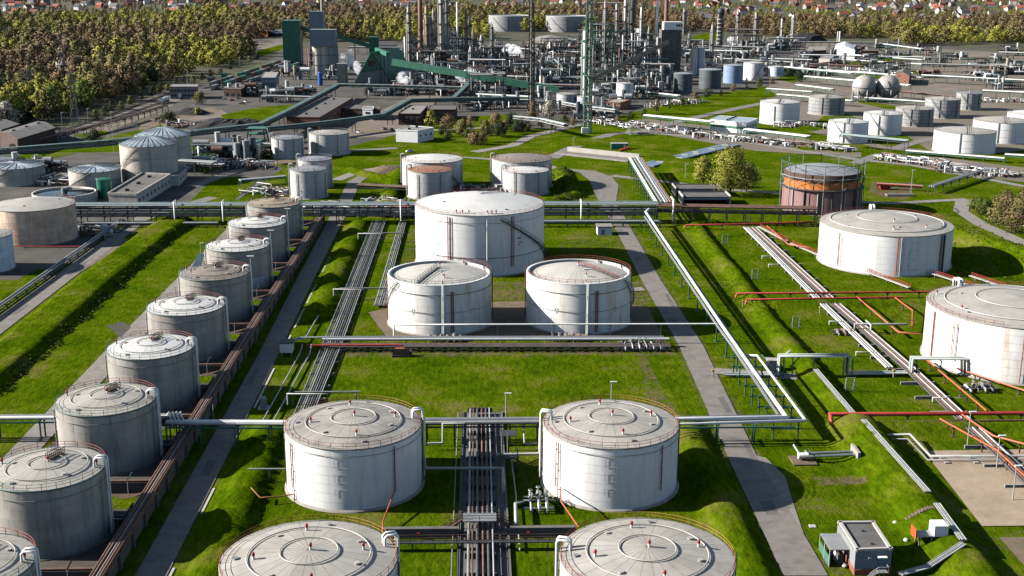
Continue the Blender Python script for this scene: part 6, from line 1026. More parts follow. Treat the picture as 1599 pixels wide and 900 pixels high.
unit('dark steel frame left of the dark block', 1010, 122, 26, 14, 26, 5, 3, vess=7); unit('low dark frame with green roof at the foot of the sloping conveyor', 938, 160, 14, 10, 14, 3, 4, 'steel_green', vess=3); unit('furnace frame in front of the woods with a round head', 1165, 84, 34, 16, 26, 4, 5, vess=5); unit('long furnace frame along the plant edge', 1228, 80, 44, 14, 14, 3, 6, vess=4)
unit('steel frame around the foot of the tallest columns', 690, 118, 34, 16, 26, 5, 7, vess=6); unit('steel frame at the foot of the brown chimney', 662, 116, 24, 14, 22, 4, 8, vess=5); unit('steel frame behind the slim white chimney', 716, 112, 24, 14, 30, 5, 9, vess=5); unit('low dark frame with steam before the flare tower', 790, 128, 34, 14, 12, 3, 10, vess=6); unit('dark frame behind the steam in the plant middle', 850, 92, 40, 16, 15, 3, 11, vess=5)
adj = ['dark', 'rusty', 'pale', 'low', 'cluttered']
spots_ = [(750,98),(775,108),(800,100),(760,125),(745,140),(790,150),(870,105),(880,125),(850,120),(905,110),(1000,105),(1085,98),(1060,90),(1100,88),(1140,92),(1150,80),(1185,95),(1080,75),(1195,88),(1210,80),(700,135),(640,128),(655,140),(845,140),(880,140),(975,140),(1010,138),(985,155),(880,178),(930,178),(780,85),(815,85),(740,82),(900,80),(1000,80),(630,95),(560,110),(470,125),(450,120),(520,125),(465,150),(400,150),(430,160),(380,150),(365,240),(345,246),(385,250),(415,246),(30,275),(75,268),(285,258),(760,160),(600,150),(1130,112),(1160,108),(1180,118),(1220,108),(1250,112)]
near_of = lambda u, v: ('by the tent roofed store' if 540 < u < 660 else 'among the tall columns' if 660 <= u < 745 else 'around the steam clouds' if 745 <= u < 905 else 'by the green lattice tower' if 905 <= u < 1000 else 'by the dark block' if 1000 <= u < 1090 else 'near the two sphere tanks' if 1200 < u < 1440 else 'at the far frame edge' if u >= 1440 else 'behind the blue tank' if u >= 1090 else 'near the concrete silos' if u > 395 and v < 170 else 'near the ribbed dome silos')
R9 = random.Random(77); UL = []
spots_ += [(R9.uniform(640, 1060), R9.uniform(80, 150)) for _ in range(46)] + [(R9.uniform(1200, 1430), R9.uniform(70, 120)) for _ in range(24)] + [(R9.uniform(1440, 1620), R9.uniform(85, 140)) for _ in range(16)] + [(R9.uniform(1075, 1215), R9.uniform(76, 100)) for _ in range(14)]
for i, (u, v) in enumerate(spots_):
    R = random.Random(100+i); w_, d_, h_, lv, sm_ = R.uniform(12, 30), R.uniform(7, 14), (R.uniform(7, 20) if v < 170 and 640 < u < 1070 else R.uniform(4.5, 10) if v < 170 else R.uniform(3, 6)), R.choice((2, 2, 3)), R.choice(('steel_dark', 'steel_dark', 'steel_rust', 'steel_teal', 'steel_green'))
    UL.append((f"{'long' if w_ > 22 else 'short'} {'tall' if h_ > 10 else 'low'} {dict(steel_dark='dark', steel_rust='rusty', steel_teal='teal', steel_green='green')[sm_]} pipework frame {near_of(u, v)}", unit('unit', u, v, w_, d_, h_, lv, 200+i, sm_, vess=R.choice((4, 6, 8)) if u < 1070 else 4, group='small pipework units of the plant'), u))
def rank(L):
    by = {}
    for lb, T, u in L: by.setdefault(lb, []).append((u, T))
    for lb, q in by.items():
        q.sort(key=lambda e: e[0])
        for k, (u, T) in enumerate(q): T['label'] = lb if len(q) == 1 else lb + ', ' + (['leftmost', 'second', 'third', 'fourth', 'fifth', 'sixth', 'seventh', 'eighth', 'ninth', 'tenth', 'eleventh', 'twelfth', 'thirteenth', 'fourteenth', 'fifteenth'][k] + ('' if k == 0 else ' from left') if k < len(q)-1 else 'rightmost')
rank(UL)
# --- pipe racks of the plant and the upper right field, from their two ends in the photograph
def prack(lb, e0, e1, z, mats, w=3, sm='steel_green', step=10, group='plant pipe racks'):
    p, q = at(*e0, z), at(*e1, z); k = len(mats); return rack(lb, p, q, w, [(-w/2+w*(i+.5)/k, z, min(.5, w/k*.36), m) for i, m in enumerate(mats)], [z], step, sm, group)
W3 = ['pipe_white', 'pipe_pale', 'pipe_white', 'pipe_pale']; G3 = ['pipe_pale', 'pipe_teal', 'pipe_grey', 'pipe_pale']; R3 = ['pipe_rust', 'pipe_dark', 'pipe_rust']
for lb, e0, e1, z, mm, w_ in [('white pipe rack on green frames left of the long white low building', (1008, 181), (1112, 191), 6, W3, 5), ('white pipe rack on green frames behind the gasholder', (1165, 203), (1262, 214), 5, W3, 5), ('green pipe bridge in front of the nearest slanting row tank', (1314, 211), (1416, 221), 7, ['pipe_teal', 'pipe_pale', 'pipe_teal'], 5), ('white ground pipes along the wide white tanks', (1416, 236), (1568, 248), 2, W3, 3.5), ('white pipe rack running to the frame edge past the wide tanks', (1570, 242), (1640, 246), 4, W3, 4),
                       ('white pipe rack above the lone white tank, nearest line', (1198, 139), (1268, 144), 5, W3, 4), ('white pipe rack behind the grey tank beside the spheres', (1245, 133), (1300, 140), 5, W3, 4), ('long white pipe rack in front of the sphere tanks', (1258, 120), (1420, 134), 6, W3, 5), ('white pipe rack running beyond the spheres', (1224, 105), (1330, 115), 7, W3, 5), ('white pipe rack near the white pump house', (1200, 92), (1270, 94), 6, W3, 4), ('long white pipe rack to the frame edge beyond the brick hut', (1305, 93), (1440, 101), 6, W3, 5),
                       ('long dark pipe bridge along the edge of the woods', (1205, 66), (1372, 67), 9, G3, 6), ('white pipe slope beyond the white gabled shed', (1372, 68), (1440, 77), 8, W3, 4), ('white pipe rack at the frame edge beyond the white panel tanks', (1535, 142), (1640, 147), 6, W3, 5), ('white pipe rack at the far frame edge', (1560, 82), (1640, 84), 6, W3, 5), ('dark rusty pipe rack among the green strips', (1265, 102), (1345, 92), 5, R3, 4),
                       ('white pipe rack under the two sphere tanks', (1335, 152), (1450, 160), 3, W3, 4), ('pale pipe rack beside the plant tanks', (1085, 72), (1210, 75), 8, G3, 6), ('pale pipe rack behind the white cylinders', (1065, 78), (1200, 82), 8, W3, 6), ('white pipe rack below the white plant tanks', (1000, 143), (1060, 150), 4, W3, 4), ('pale pipe rack crossing the plant before the steam', (745, 118), (905, 124), 8, G3, 6), ('dark pipe rack behind the green conveyor', (660, 128), (905, 134), 7, R3+G3, 7), ('pale pipe rack above the slim columns', (740, 72), (905, 82), 8, G3, 6),
                       ('long pipe rack at the edge of the far woods', (545, 74), (760, 76), 8, G3, 5), ('dark pipe rack across the brick yard', (418, 150), (490, 152), 5, G3, 4), ('pale pipe rack in front of the flare towers', (745, 148), (830, 152), 6, W3, 5), ('dark pipe rack along the railway', (190, 186), (258, 166), 4, R3, 4), ('long dark pipe rack from the railway to the frame edge', (20, 228), (190, 187), 4, R3, 4), ('white pipe rack beside the ribbed dome silos', (280, 252), (335, 255), 6, G3, 5), ('teal rack running from the silo annex to the pipe jumble', (295, 256), (348, 258), 4, G3, 4),
                       ('pale pipes on posts between the narrow grey tanks and the bridge', (375, 282), (445, 276), 3, W3, 3), ('dark rack past the pale domed grey tank', (560, 290), (640, 294), 3, R3, 4), ('pale ground rack beside the path to the bank', (1370, 288), (1440, 292), 2, ['pipe_orange', 'pipe_pale'], 2), ('second white rack before the far woods edge', (1250, 86), (1440, 90), 7, W3, 5), ('dark rack between the brick halls', (1215, 98), (1345, 104), 6, R3, 4), ('pale rack below the red brick wall building', (1330, 86), (1440, 94), 6, W3, 4), ('white rack along the tan yard at the frame edge', (1440, 118), (1640, 128), 6, W3, 5), ('long white rack over the tan yard at the frame edge', (1440, 100), (1640, 106), 7, G3, 5), ('pale rack ending at the brick hut', (1290, 110), (1400, 118), 6, W3, 4), ('white ground rack behind the spheres', (1340, 112), (1440, 122), 5, G3, 4), ('dark rack behind the slanting row of tanks', (1390, 142), (1500, 152), 5, R3, 4), ('white rack left of the spheres', (1215, 148), (1330, 158), 4, W3, 4), ('teal rack behind the blue tank', (1130, 92), (1240, 98), 8, G3, 5),
                       ('grey pipe chute from the path to the frame edge', (1455, 292), (1530, 268), 3, ['pipe_grey', 'pipe_pale', 'pipe_grey'], 3)]:
    prack(lb, e0, e1, z, mm, w_, 'steel_green' if mm is W3 else 'steel_dark')
def jumble(lb, pts, n, seed, z=1.2, group=None, mats=('pipe_white', 'pipe_pale', 'pipe_silver', 'pipe_grey', 'pipe_rust')):
    """a strip of metering pipework: many short parallel pipes, loops and small vessels"""
    R = random.Random(seed); P = [at(*p) for p in pts]; T = thing('metering_station', lb, 'metering station', P[0].to_tuple(), group); d = (P[1]-P[0]); L = d.length; d.normalize(); nn = Vector((-d.y, d.x, 0))
    for i in range(n):
        c = P[0] + d*L*R.random() + nn*R.uniform(-6, 6); l = R.uniform(2, 9); zz = z*R.uniform(.4, 2.2); t = d if R.random() < .55 else nn; m = R.choice(mats); a, e = c-t*l/2, c+t*l/2
        if R.random() < .3: MB().tube([(a.x, a.y, 0), (a.x, a.y, zz+.8), (e.x, e.y, zz+.8), (e.x, e.y, 0)], R.uniform(.15, .3), 6).build('pipe_loop', m, T)
        elif R.random() < .75: MB().tube([(a.x, a.y, zz), (e.x, e.y, zz)], R.uniform(.18, .5), 6).build('pipe', m, T)
        elif R.random() < .5: MB().cyl(c.x, c.y, 0, R.uniform(1.5, 3.5), R.uniform(.6, 1.4), 10).build('vessel', R.choice(('tank_white', 'pipe_silver', 'tank_pale')), T)
        else: MB().box(c.x-1, c.x+1, c.y-1, c.y+1, 0, R.uniform(1, 2.5)).build('cabinet', R.choice(('white_clad', 'steel_grey', 'brick_red', 'steel_rust')), T)
    return T
jumble('strip of white pipework beside the road end, near the flare tower', [(975, 197), (1090, 210)], 90, 1); jumble('long strip of white and rusty pipework behind the gasholder', [(1090, 214), (1335, 238)], 170, 2); jumble('strip of pipework with white boxes in front of the wide white tanks', [(1372, 248), (1480, 262)], 80, 3); jumble('dense pipework and valves at the frame edge before the wide white tanks', [(1460, 266), (1590, 276)], 130, 4); jumble('pipework between the lone white tank and the slanting row', [(1215, 198), (1290, 200)], 60, 5); jumble('pipework beside the long white low building', [(1010, 168), (1100, 160)], 50, 6)
jumble('pipework around the white blocks near the flare tower foot', [(925, 190), (985, 200)], 60, 7); jumble('silvery pump and pipe jumble beside the ribbed dome silos', [(330, 262), (420, 262)], 90, 8, 1.6); jumble('white roofed machinery beside the squat grey tank', [(355, 240), (415, 244)], 40, 9, 2); jumble('pipework at the narrow tanks near the pipe bridge', [(395, 300), (450, 306)], 40, 10); jumble('dark pipework beneath the pipe bridge right of the grey row', [(485, 325), (560, 335)], 60, 11, 1.2, None, ('pipe_dark', 'pipe_teal', 'pipe_grey', 'pipe_pale'))
jumble('rusty and dark valve field between the bridge and the largest white tank', [(585, 332), (640, 340)], 70, 12, 1.4, None, ('pipe_rust', 'pipe_dark', 'pipe_rust', 'pipe_red')); jumble('small pipework in front of the pale domed tank', [(570, 318), (640, 322)], 30, 13); jumble('small pipework at the foot of the white roofed small tank', [(715, 300), (785, 303)], 40, 14, 1.2, None, ('pipe_dark', 'pipe_grey', 'pipe_rust')); jumble('pipework among the tanks at the far frame edge', [(1500, 158), (1599, 160)], 50, 15); jumble('scattered white pipework beyond the brick hut', [(1320, 108), (1420, 118)], 60, 16); jumble('pipework on the tan yard near the frame edge', [(1560, 112), (1620, 118)], 30, 17)
jumble('pipework beneath the two squat corrugated tanks', [(60, 286), (150, 292)], 60, 18, 1.5); jumble('dark valves along the rusty tank foot', [(120, 360), (190, 372)], 24, 19, .8, None, ('pipe_dark', 'pipe_grey')); jumble('scrap and parts heap beside the gravel yard', [(250, 190), (300, 200)], 40, 20, .8, None, ('pipe_rust', 'steel_rust', 'pipe_dark', 'chimney_brown'))
rack('low dark pipe rack along the narrow road past the rusty tank', (-139, 330), (-138, 466), 2.2, [(-.7, 1.5, .26, 'pipe_grey'), (0, 1.5, .22, 'pipe_dark'), (.7, 1.5, .26, 'pipe_pale')], [1.5], 8, 'concrete_dark')
pipeline('thin red pipe in front of the rusty tank', [(-176, 424, 1), (-139, 423, 1)], .2, 'pipe_red', [(-160, 423.6, .8), (-148, 423.2, .8)])
# retaining basin behind the brown roofed tank
T = thing('open_channel', 'open concrete lined channel with dark water behind the brown roofed tank', 'channel', tuple(at(930, 245)))
q0, q1 = at(872, 240), at(985, 252); dq = (q1-q0).normalized(); nq = Vector((-dq.y, dq.x, 0)); MB().bar((q0+nq*9+Vector((0, 0, 1.3))).to_tuple(), (q1+nq*9+Vector((0, 0, 1.3))).to_tuple(), 1, 2.6).build('far_wall', 'concrete_pale', T); MB().bar((q0-nq*3+Vector((0, 0, .3))).to_tuple(), (q1-nq*3+Vector((0, 0, .3))).to_tuple(), 1, .8).build('near_wall', 'concrete', T); MB().bar((q0+nq*3+Vector((0, 0, .12))).to_tuple(), (q1+nq*3+Vector((0, 0, .12))).to_tuple(), 11, .12).build('channel_bed', 'sludge', T)
tag(MB().cyl(*at(446, 255)[:2], 0, .8, 5.5, 20).build('coal_heap', 'dirt', loc=tuple(at(446, 255))), 'low round heap of earth beneath the junction tower', 'heap')
def heap(lb, u, v, r, h, m, seed):
    p = at(u, v); R = random.Random(seed); b = MB(); n = 16; rings = [(1, 0), (.8, .3), (.55, .68), (.3, .92), (.01, 1)]; vs = [(p.x+r*q*(1+R.uniform(-.15, .15))*math.cos(2*PI*j/n)*1.4, p.y+r*q*(1+R.uniform(-.15, .15))*math.sin(2*PI*j/n), h*z*(1+R.uniform(-.12, .12))) for q, z in rings for j in range(n)]
    b.add(vs, [(i*n+j, i*n+(j+1) % n, (i+1)*n+(j+1) % n, (i+1)*n+j) for i in range(len(rings)-1) for j in range(n)]); tag(b.build('spoil_heap', m, loc=p.to_tuple()), lb, 'heap')
for i, (lb, u, v, r, h, m) in enumerate([('black coal heap left of the gravel yard end', 345, 201, 14, 6, 'coal'), ('black coal heap, middle one beside the conveyor', 365, 202, 12, 6, 'coal'), ('dark coal heap nearest the brick hall', 385, 198, 11, 5, 'coal'), ('brown earth heap before the pale domed grey tank', 608, 268, 8, 3, 'dirt'), ('dark spoil mound among the plant stacks', 1258, 66, 22, 12, 'coal'), ('dark rubble heap beside the gravel yard', 300, 178, 10, 4, 'coal')]): heap(lb, u, v, r, h, m, i)
# more tall frames and slim columns of the plant core
FL = []
for i, (u, v, w_, d_, h_, lv) in enumerate([(918, 116, 16, 12, 44, 8), (934, 104, 18, 12, 52, 9), (975, 112, 20, 14, 44, 7), (992, 118, 18, 12, 30, 6), (1018, 112, 16, 12, 34, 6), (645, 108, 18, 12, 30, 6), (705, 100, 22, 12, 36, 7), (735, 108, 18, 12, 26, 5), (770, 108, 24, 14, 20, 4), (865, 108, 26, 14, 18, 4), (895, 118, 20, 12, 22, 5), (1090, 86, 24, 12, 16, 3)]): FL.append(('dark steel frame of pipes and vessels in the plant core', unit('unit', u, v, w_, d_, h_, lv, 400+i, 'steel_green' if i in (5, 1) else 'steel_dark', vess=9), u))
rank(FL); FL = []
RC = random.Random(31)
for i, (u, v) in enumerate([(646, 104), (655, 98), (664, 92), (679, 104), (703, 108), (708, 92), (722, 100), (745, 104), (752, 96), (768, 92), (925, 106), (931, 112), (940, 104), (950, 98), (956, 112), (967, 108), (979, 104), (990, 96), (1003, 104), (1012, 98), (1060, 84), (1075, 90), (1150, 78), (1178, 82)]): FL.append((f'{["dark", "tan", "grey"][i % 3]} slim column {"below the tallest columns" if u < 720 else "beside the tall cluster" if u < 790 else "beside the flare tower" if u < 960 else "before the brown chimney" if u < 1030 else "before the woods"}', column('column', u, v, v-RC.uniform(26, 62), RC.uniform(2, 4.4), ('steel_grey', 'column_tan', 'tank_dull')[i % 3], RC.choice((2, 3, 5)), group='slim columns of the plant core'), u))
rank(FL); FL = []
# freight wagons in the sidings below the wood
d0 = (at(445, 92)-at(300, 138)).normalized(); n0 = Vector((-d0.y, d0.x, 0)); a0 = math.atan2(d0.y, d0.x)
for r_ in range(3):
    p0 = at((318, 330, 352)[r_], (139, 142, 144)[r_]); L_ = 300-30*r_
    T = thing('railway_track', f'siding track below the wood, {["nearest the wood", "middle", "nearest the workshops"][r_]} one', 'railway track', p0.to_tuple(), 'railway tracks'); q0_ = p0+d0*L_; MB().bar((p0+Vector((0, 0, .22))).to_tuple(), (q0_+Vector((0, 0, .22))).to_tuple(), 3.4, .3).build('ballast', 'concrete_dark', T)
    for s_ in (-1, 1): MB().bar((p0+n0*.75*s_+Vector((0, 0, .5))).to_tuple(), (q0_+n0*.75*s_+Vector((0, 0, .5))).to_tuple(), .2, .2).build('rail', 'steel_rust', T)
    for k in range(16):
        if (k*7+r_*3) % 5 == 0: continue
        c = p0+d0*(10+k*17); T = thing('freight_wagon', f'{["dark green", "dark grey", "rusty"][(k+r_) % 3]} freight wagon on the siding {["nearest the wood", "in the middle", "nearest the workshops"][r_]}', 'wagon', c.to_tuple(), 'freight wagons on the sidings'); FL.append((T['label'], T, c.y)); T.rotation_euler = (0, 0, a0)
        link('body', shared('wagb', lambda: MB().box(-7.4, 7.4, -1.4, 1.4, 1.2, 3.6).box(-7.2, 7.2, -1.25, 1.25, 3.602, 3.7), 'body', ('green_clad', 'steel_grey', 'steel_rust')[(k+r_) % 3]), T); link('chassis', shared('wagc', lambda: MB().box(-7.8, 7.8, -1.1, 1.1, .85, 1.19), 'chassis', 'steel_dark'), T)
        for wx in (-5.5, 5.5): link('bogie', shared('wagw', lambda: MB().box(-1.4, 1.4, -.95, .95, .4, .84), 'bogie', 'steel_dark'), T, (wx, 0, 0))
rank(FL); FL = []
for lb, u, v in (('round white cooling basin under the green conveyor, nearer the gallery', 752, 146), ('round white cooling basin under the green conveyor, farther from the gallery', 781, 146)):
    p = at(u, v); T = thing('cooling_basin', lb, 'basin', p.to_tuple(), 'cooling basins'); MB().lathe([(5.2, 0), (5.2, 6), (4.8, 6), (4.8, 4.5)], 28, p.x, p.y).build('wall', 'column_tan', T); MB().lathe([(4.8, 5.4), (.01, 5.4)], 28, p.x, p.y).build('water_surface', 'water', T)
for i, (u, v, w_, d_, h_) in enumerate([(620, 148, 30, 9, 6), (700, 150, 34, 8, 7), (760, 152, 26, 8, 6), (640, 142, 26, 8, 7), (830, 158, 24, 8, 6), (800, 170, 22, 8, 5), (745, 172, 24, 8, 5), (690, 144, 22, 9, 8), (850, 172, 16, 7, 5), (905, 186, 18, 8, 6), (948, 184, 16, 8, 6), (965, 166, 18, 8, 6), (1000, 152, 18, 8, 6), (1030, 146, 18, 8, 6)]): FL.append((f'{"long" if w_ > 23 else "short"} low dark pipe frame {"left of" if u < 830 else "right of"} the dark lattice tower', unit('unit', u, v, w_, d_, h_, 2, 600+i, 'steel_dark', vess=5), u))
rank(FL); FL = []
# railway with tank wagons
for i, (a, b_) in enumerate([((100, 212), (260, 158)), ((92, 207), (265, 148)), ((170, 182), (300, 132))]):
    p, q = at(*a), at(*b_); T = thing('railway_track', ['railway track nearest the pipe rack', 'middle railway track beside the wood', 'railway track farthest from the pipe rack'][i], 'railway track', p.to_tuple(), 'railway tracks'); d = (q-p).normalized(); n = Vector((-d.y, d.x, 0)); MB().bar((p+Vector((0, 0, .22))).to_tuple(), (q+Vector((0, 0, .22))).to_tuple(), 3.6, .3).build('ballast', 'concrete_dark', T)
    for s_ in (-1, 1): MB().bar((p+n*.75*s_+Vector((0, 0, .5))).to_tuple(), (q+n*.75*s_+Vector((0, 0, .5))).to_tuple(), .2, .2).build('rail', 'steel_rust', T)
for lb, u, v, m in (('white tank wagon standing on the railway beside the grey signal building', 258, 161, 'tank_white'), ('second pale tank wagon half behind the grey signal building', 285, 154, 'tank_pale'), ('dark tank wagon parked below the wood', 330, 128, 'tank_dark'), ('dark green tank wagon parked below the wood', 350, 122, 'green_clad')):
    p = at(u, v); d = (at(265, 148)-at(92, 207)).normalized(); T = thing('tank_wagon', lb, 'tank wagon', p.to_tuple(), 'tank wagons'); a, e = p-d*7, p+d*7; MB().tube([(a.x, a.y, 2.7), (e.x, e.y, 2.7)], 1.5, 12).build('tank', m, T); MB().bar((a.x-d.x, a.y-d.y, 1), (e.x+d.x, e.y+d.y, 1), 2.4, .35).build('chassis', 'steel_dark', T)
    for k in (-5.5, -4, 4, 5.5): c = p+d*k; n = Vector((-d.y, d.x, 0)); MB().tube([(c.x-n.x*.9, c.y-n.y*.9, .75), (c.x+n.x*.9, c.y+n.y*.9, .75)], .45, 10).build('wheel_set', 'steel_dark', T)
    MB().cyl(p.x, p.y, 4.1, 4.7, .5, 8).build('dome', m, T)
# lamp posts and small signs on the grass
def lamp(lb, u, v, h, head='pipe_white'):
    p = at(u, v); T = thing('lamp_post', lb, 'lamp post', p.to_tuple(), 'lamp posts'); MB().cyl(p.x, p.y, 0, h, .14, 6, .09).build('pole', 'steel_pale', T); MB().box(p.x-.3, p.x+1.2, p.y-.2, p.y+.2, h-.05, h+.2).build('lamp_head', head, T)
for i, (u, v, h, lb) in enumerate([(954, 636, 6, 'thin lamp post on the lawn behind the sunlit side white tank'), (709, 288, 8, 'lamp post beside the largest white tank pipes'), (1070, 280, 7, 'lamp post in the meadow before the single tree'), (895, 235, 7, 'lamp post by the flare tower road'), (1422, 305, 11, 'pale lamp post beside the red skip'), (178, 240, 22, 'tall white mast left of the ribbed dome silos'), (275, 468, 4, 'short lamp post beside the narrow gravel path'), (314, 398, 4, 'short lamp post beside the puddle'), (790, 655, 6, 'lamp post rising behind the dark rack between the tanks'), (1556, 732, 7, 'green lamp post on the sand yard'), (1581, 782, 7, 'pale lamp post on the sand yard near the bundle'), (1510, 700, 8, 'yellow topped pole at the sand yard edge'), (98, 205, 11, 'lamp post by the railway pipe rack'), (138, 195, 10, 'lamp post by the railway tracks'), (293, 132, 12, 'lamp post above the railway wood edge'), (346, 138, 12, 'lamp post beside the brick workshop'), (375, 108, 12, 'lamp post at the end of the railway wood')]): lamp(lb, u, v, h)
for i, (u, v) in enumerate([(820, 208), (835, 218), (853, 212), (998, 258), (988, 300), (1012, 312), (1045, 282), (1230, 273), (1185, 268), (963, 312), (1160, 480), (1113, 590), (1280, 490), (1395, 590)]):
    p = at(u, v); T = thing('marker_post', 'short yellow topped marker post standing in the grass ' + ('beside the flare tower road', 'beside the flare tower road', 'by the pale pipe bridge', 'before the pale pipe bridge', 'beside the pale pipe bridge', 'close to the pipe bridge crossing', 'by the shelters', 'left of the gasholder', 'in the meadow right of the tree', 'beside the sunlit road', 'before the second red line', 'beside the valve path', 'on the bund slope', 'below the rust streaked tank')[i], 'marker post', p.to_tuple(), 'pipeline marker posts'); MB().box(p.x-.12, p.x+.12, p.y-.12, p.y+.12, 0, 1.6).build('post', 'concrete_pale', T); MB().box(p.x-.3, p.x+.3, p.y-.3, p.y+.3, 1.6, 2.1).build('cap', 'yellow', T)
T = thing('tarpaulin_heap', 'blue and white tarpaulin covered heap in the plant', 'covered heap', tuple(at(1184, 85))); p = at(1184, 85); MB().lathe([(7, 0), (6, 4), (3, 7), (.01, 8)], 7, p.x+3, p.y, smooth=False).build('blue_sheet', 'cyan_sheet', T); MB().lathe([(5, 0), (4, 3), (2, 5), (.01, 5.6)], 6, p.x-6, p.y-2, smooth=False).build('white_sheet', 'white_clad', T)
# parked cars seen as small shapes in the yards
def car(lb, u, v, m, rz=0):
    p = at(u, v); T = thing('parked_car', lb, 'car', p.to_tuple(), 'parked cars'); T.rotation_euler = (0, 0, rz)
    link('body', MB().box(-2.1, 2.1, -.85, .85, .35, .95).mesh('body', m), T); link('cabin', MB().add([(-1.4, -.8, .95), (1.1, -.8, .95), (1.1, .8, .95), (-1.4, .8, .95), (-1, -.65, 1.5), (.6, -.65, 1.5), (.6, .65, 1.5), (-1, .65, 1.5)], [(4, 5, 6, 7), (0, 1, 5, 4), (1, 2, 6, 5), (2, 3, 7, 6), (3, 0, 4, 7)]).mesh('cabin', 'glass_dark'), T)
    for x in (-1.3, 1.3):
        for y in (-.8, .8): link('wheel', MB().tube([(x, y-.12, .33), (x, y+.12, .33)], .33, 10).mesh('wheel', 'black'), T)
for i, (u, v, m) in enumerate([(352, 156, 'white_clad'), (362, 158, 'skip_red'), (371, 155, 'steel_grey'), (384, 160, 'white_clad'), (378, 163, 'black'), (640, 238, 'white_clad'), (600, 203, 'steel_grey'), (612, 204, 'black'), (560, 208, 'white_clad')]): car(['small white car beside the brick workshop', 'small red car beside the brick workshop', 'small grey car beside the brick workshop', 'white car parked on the gravel near the workshop', 'black car parked on the gravel near the workshop', 'white car on the path behind the pale domed tank', 'grey car beside the white block building', 'black car beside the white block building', 'white car on the yard below the conveyor'][i], u, v, m, i*.7)
# steam
def steam_mat():
    m = bpy.data.materials.new('steam'); m.use_nodes = True; t = m.node_tree; N = t.nodes; L = t.links; N.remove(N['Principled BSDF']); v = N.new('ShaderNodeVolumePrincipled'); v.inputs['Color'].default_value = (.96, .97, 1, 1); v.inputs['Anisotropy'].default_value = .2
    g = N.new('ShaderNodeNewGeometry'); n = N.new('ShaderNodeTexNoise'); n.inputs['Scale'].default_value = .16; n.inputs['Detail'].default_value = 6; L.new(g.outputs['Position'], n.inputs['Vector']); r = N.new('ShaderNodeMapRange'); L.new(n.outputs['Fac'], r.inputs[0]); r.inputs[1].default_value = .44; r.inputs[2].default_value = .6; r.inputs[3].default_value = 0; r.inputs[4].default_value = .3; L.new(r.outputs[0], v.inputs['Density']); L.new(v.outputs[0], N['Material Output'].inputs['Volume']); MAT['steam'] = m
steam_mat()
for i, (lb, e0, e1, z0, z1, r0, r1) in enumerate([('white steam plume drifting before the green tent roofed store', (672, 140), (625, 128), 4, 9, 1.8, 5), ('thick white steam plume left of the tent roofed store', (566, 118), (540, 90), 3, 14, 3.5, 6), ('white steam plume right of the columns in the plant', (815, 98), (797, 76), 2, 10, 3.5, 6), ('pale steam plume before the barrel roofed store', (892, 76), (862, 72), 4, 8, 2.5, 4.5), ('pale steam plume at the flare tower foot in the plant', (880, 100), (858, 92), 3, 7, 2.5, 5), ('white steam plume at the furnace frame before the woods', (1158, 72), (1142, 62), 2, 10, 2.5, 5), ('white steam plume above the conveyor end', (745, 132), (722, 118), 3, 12, 3, 6), ('white steam plume among the columns', (702, 92), (690, 80), 4, 16, 3, 5), ('faint low steam over the pipework near the road bend', (1012, 210), (985, 203), .5, 3, 1.6, 3)]):
    p, q = at(*e0, z0), at(*e1, z1); R = random.Random(i); b = MB(); n = 26; r0, r1 = r0*1.25, r1*1.35
    for k in range(n):
        f = k/(n-1); c = p+(q-p)*f+Vector((R.uniform(-1, 1), R.uniform(-1, 1), R.uniform(-.5, .9)))*(r0+(r1-r0)*f)*.55; b.ball(c.x, c.y, max(c.z, 1.5), (r0+(r1-r0)*f)*R.uniform(.3, .85), 12, 8)
    tag(b.build('steam_plume', 'steam', loc=p.to_tuple()), lb, 'steam')
# ------------------------------------------------------------------ trees and far houses
def crown_mb(seed, n, H, W, base=.18, leaf=.9, tall=1., clumps=14, sparse=0):
    """leaf sized faces in clumps on limbs: uneven outline, gaps, no smooth hull"""
    R = np.random.RandomState(seed); b = MB(); vs = []; fs = []; cl = []; nv = []
    for _ in range(clumps):
        t = R.uniform(0, 1); a = R.uniform(0, 2*PI); rr = W/2*math.sin(PI*(.12+.8*t)**.8)*R.uniform(.25, .85); cl.append((rr*math.cos(a), rr*math.sin(a), H*(base+(1-base)*(.1+.86*t)), W*R.uniform(.15, .26)))
    for i in range(n):
        cx, cy, cz, cr = cl[R.randint(len(cl))]; d = R.normal(size=3); d /= np.linalg.norm(d); q = cr*R.uniform(.55, 1.05); c = np.array([cx, cy, cz])+d*q*np.array([1, 1, .8]); c[2] = max(c[2], H*base*.5)
        nrm = d+R.normal(size=3)*.45; nrm /= np.linalg.norm(nrm); a = np.cross(nrm, R.normal(size=3)); a /= np.linalg.norm(a); e = np.cross(nrm, a); s1, s2 = leaf*R.uniform(.5, 1.1), leaf*R.uniform(.35, .8); k = len(vs)
        vs += [tuple(c-a*s1), tuple(c+e*s2), tuple(c+a*s1), tuple(c-e*s2)]; fs.append((k+3, k+2, k+1, k))
        o = (c-np.array([0, 0, H*.45]))*np.array([1/W, 1/W, .8/H]); o /= np.linalg.norm(o)+1e-6; w_ = o*.8+d*.55+nrm*.1; w_ /= np.linalg.norm(w_); nv += [tuple(w_)]*4
    b.add(vs, fs); b.nv = nv; return b, cl
def trunk_mb(H, W, cl, base):
    b = MB(); b.lathe([(H*.022+.05, -.2), (H*.016+.04, H*base), (H*.008+.02, H*.62)], 6)
    for (x, y, z, r) in cl[:8]: z0 = max(H*base*.6, z*.55); b.bar((0, 0, z0), (x*.85, y*.85, z), H*.007+.03)
    return b
VAR = []
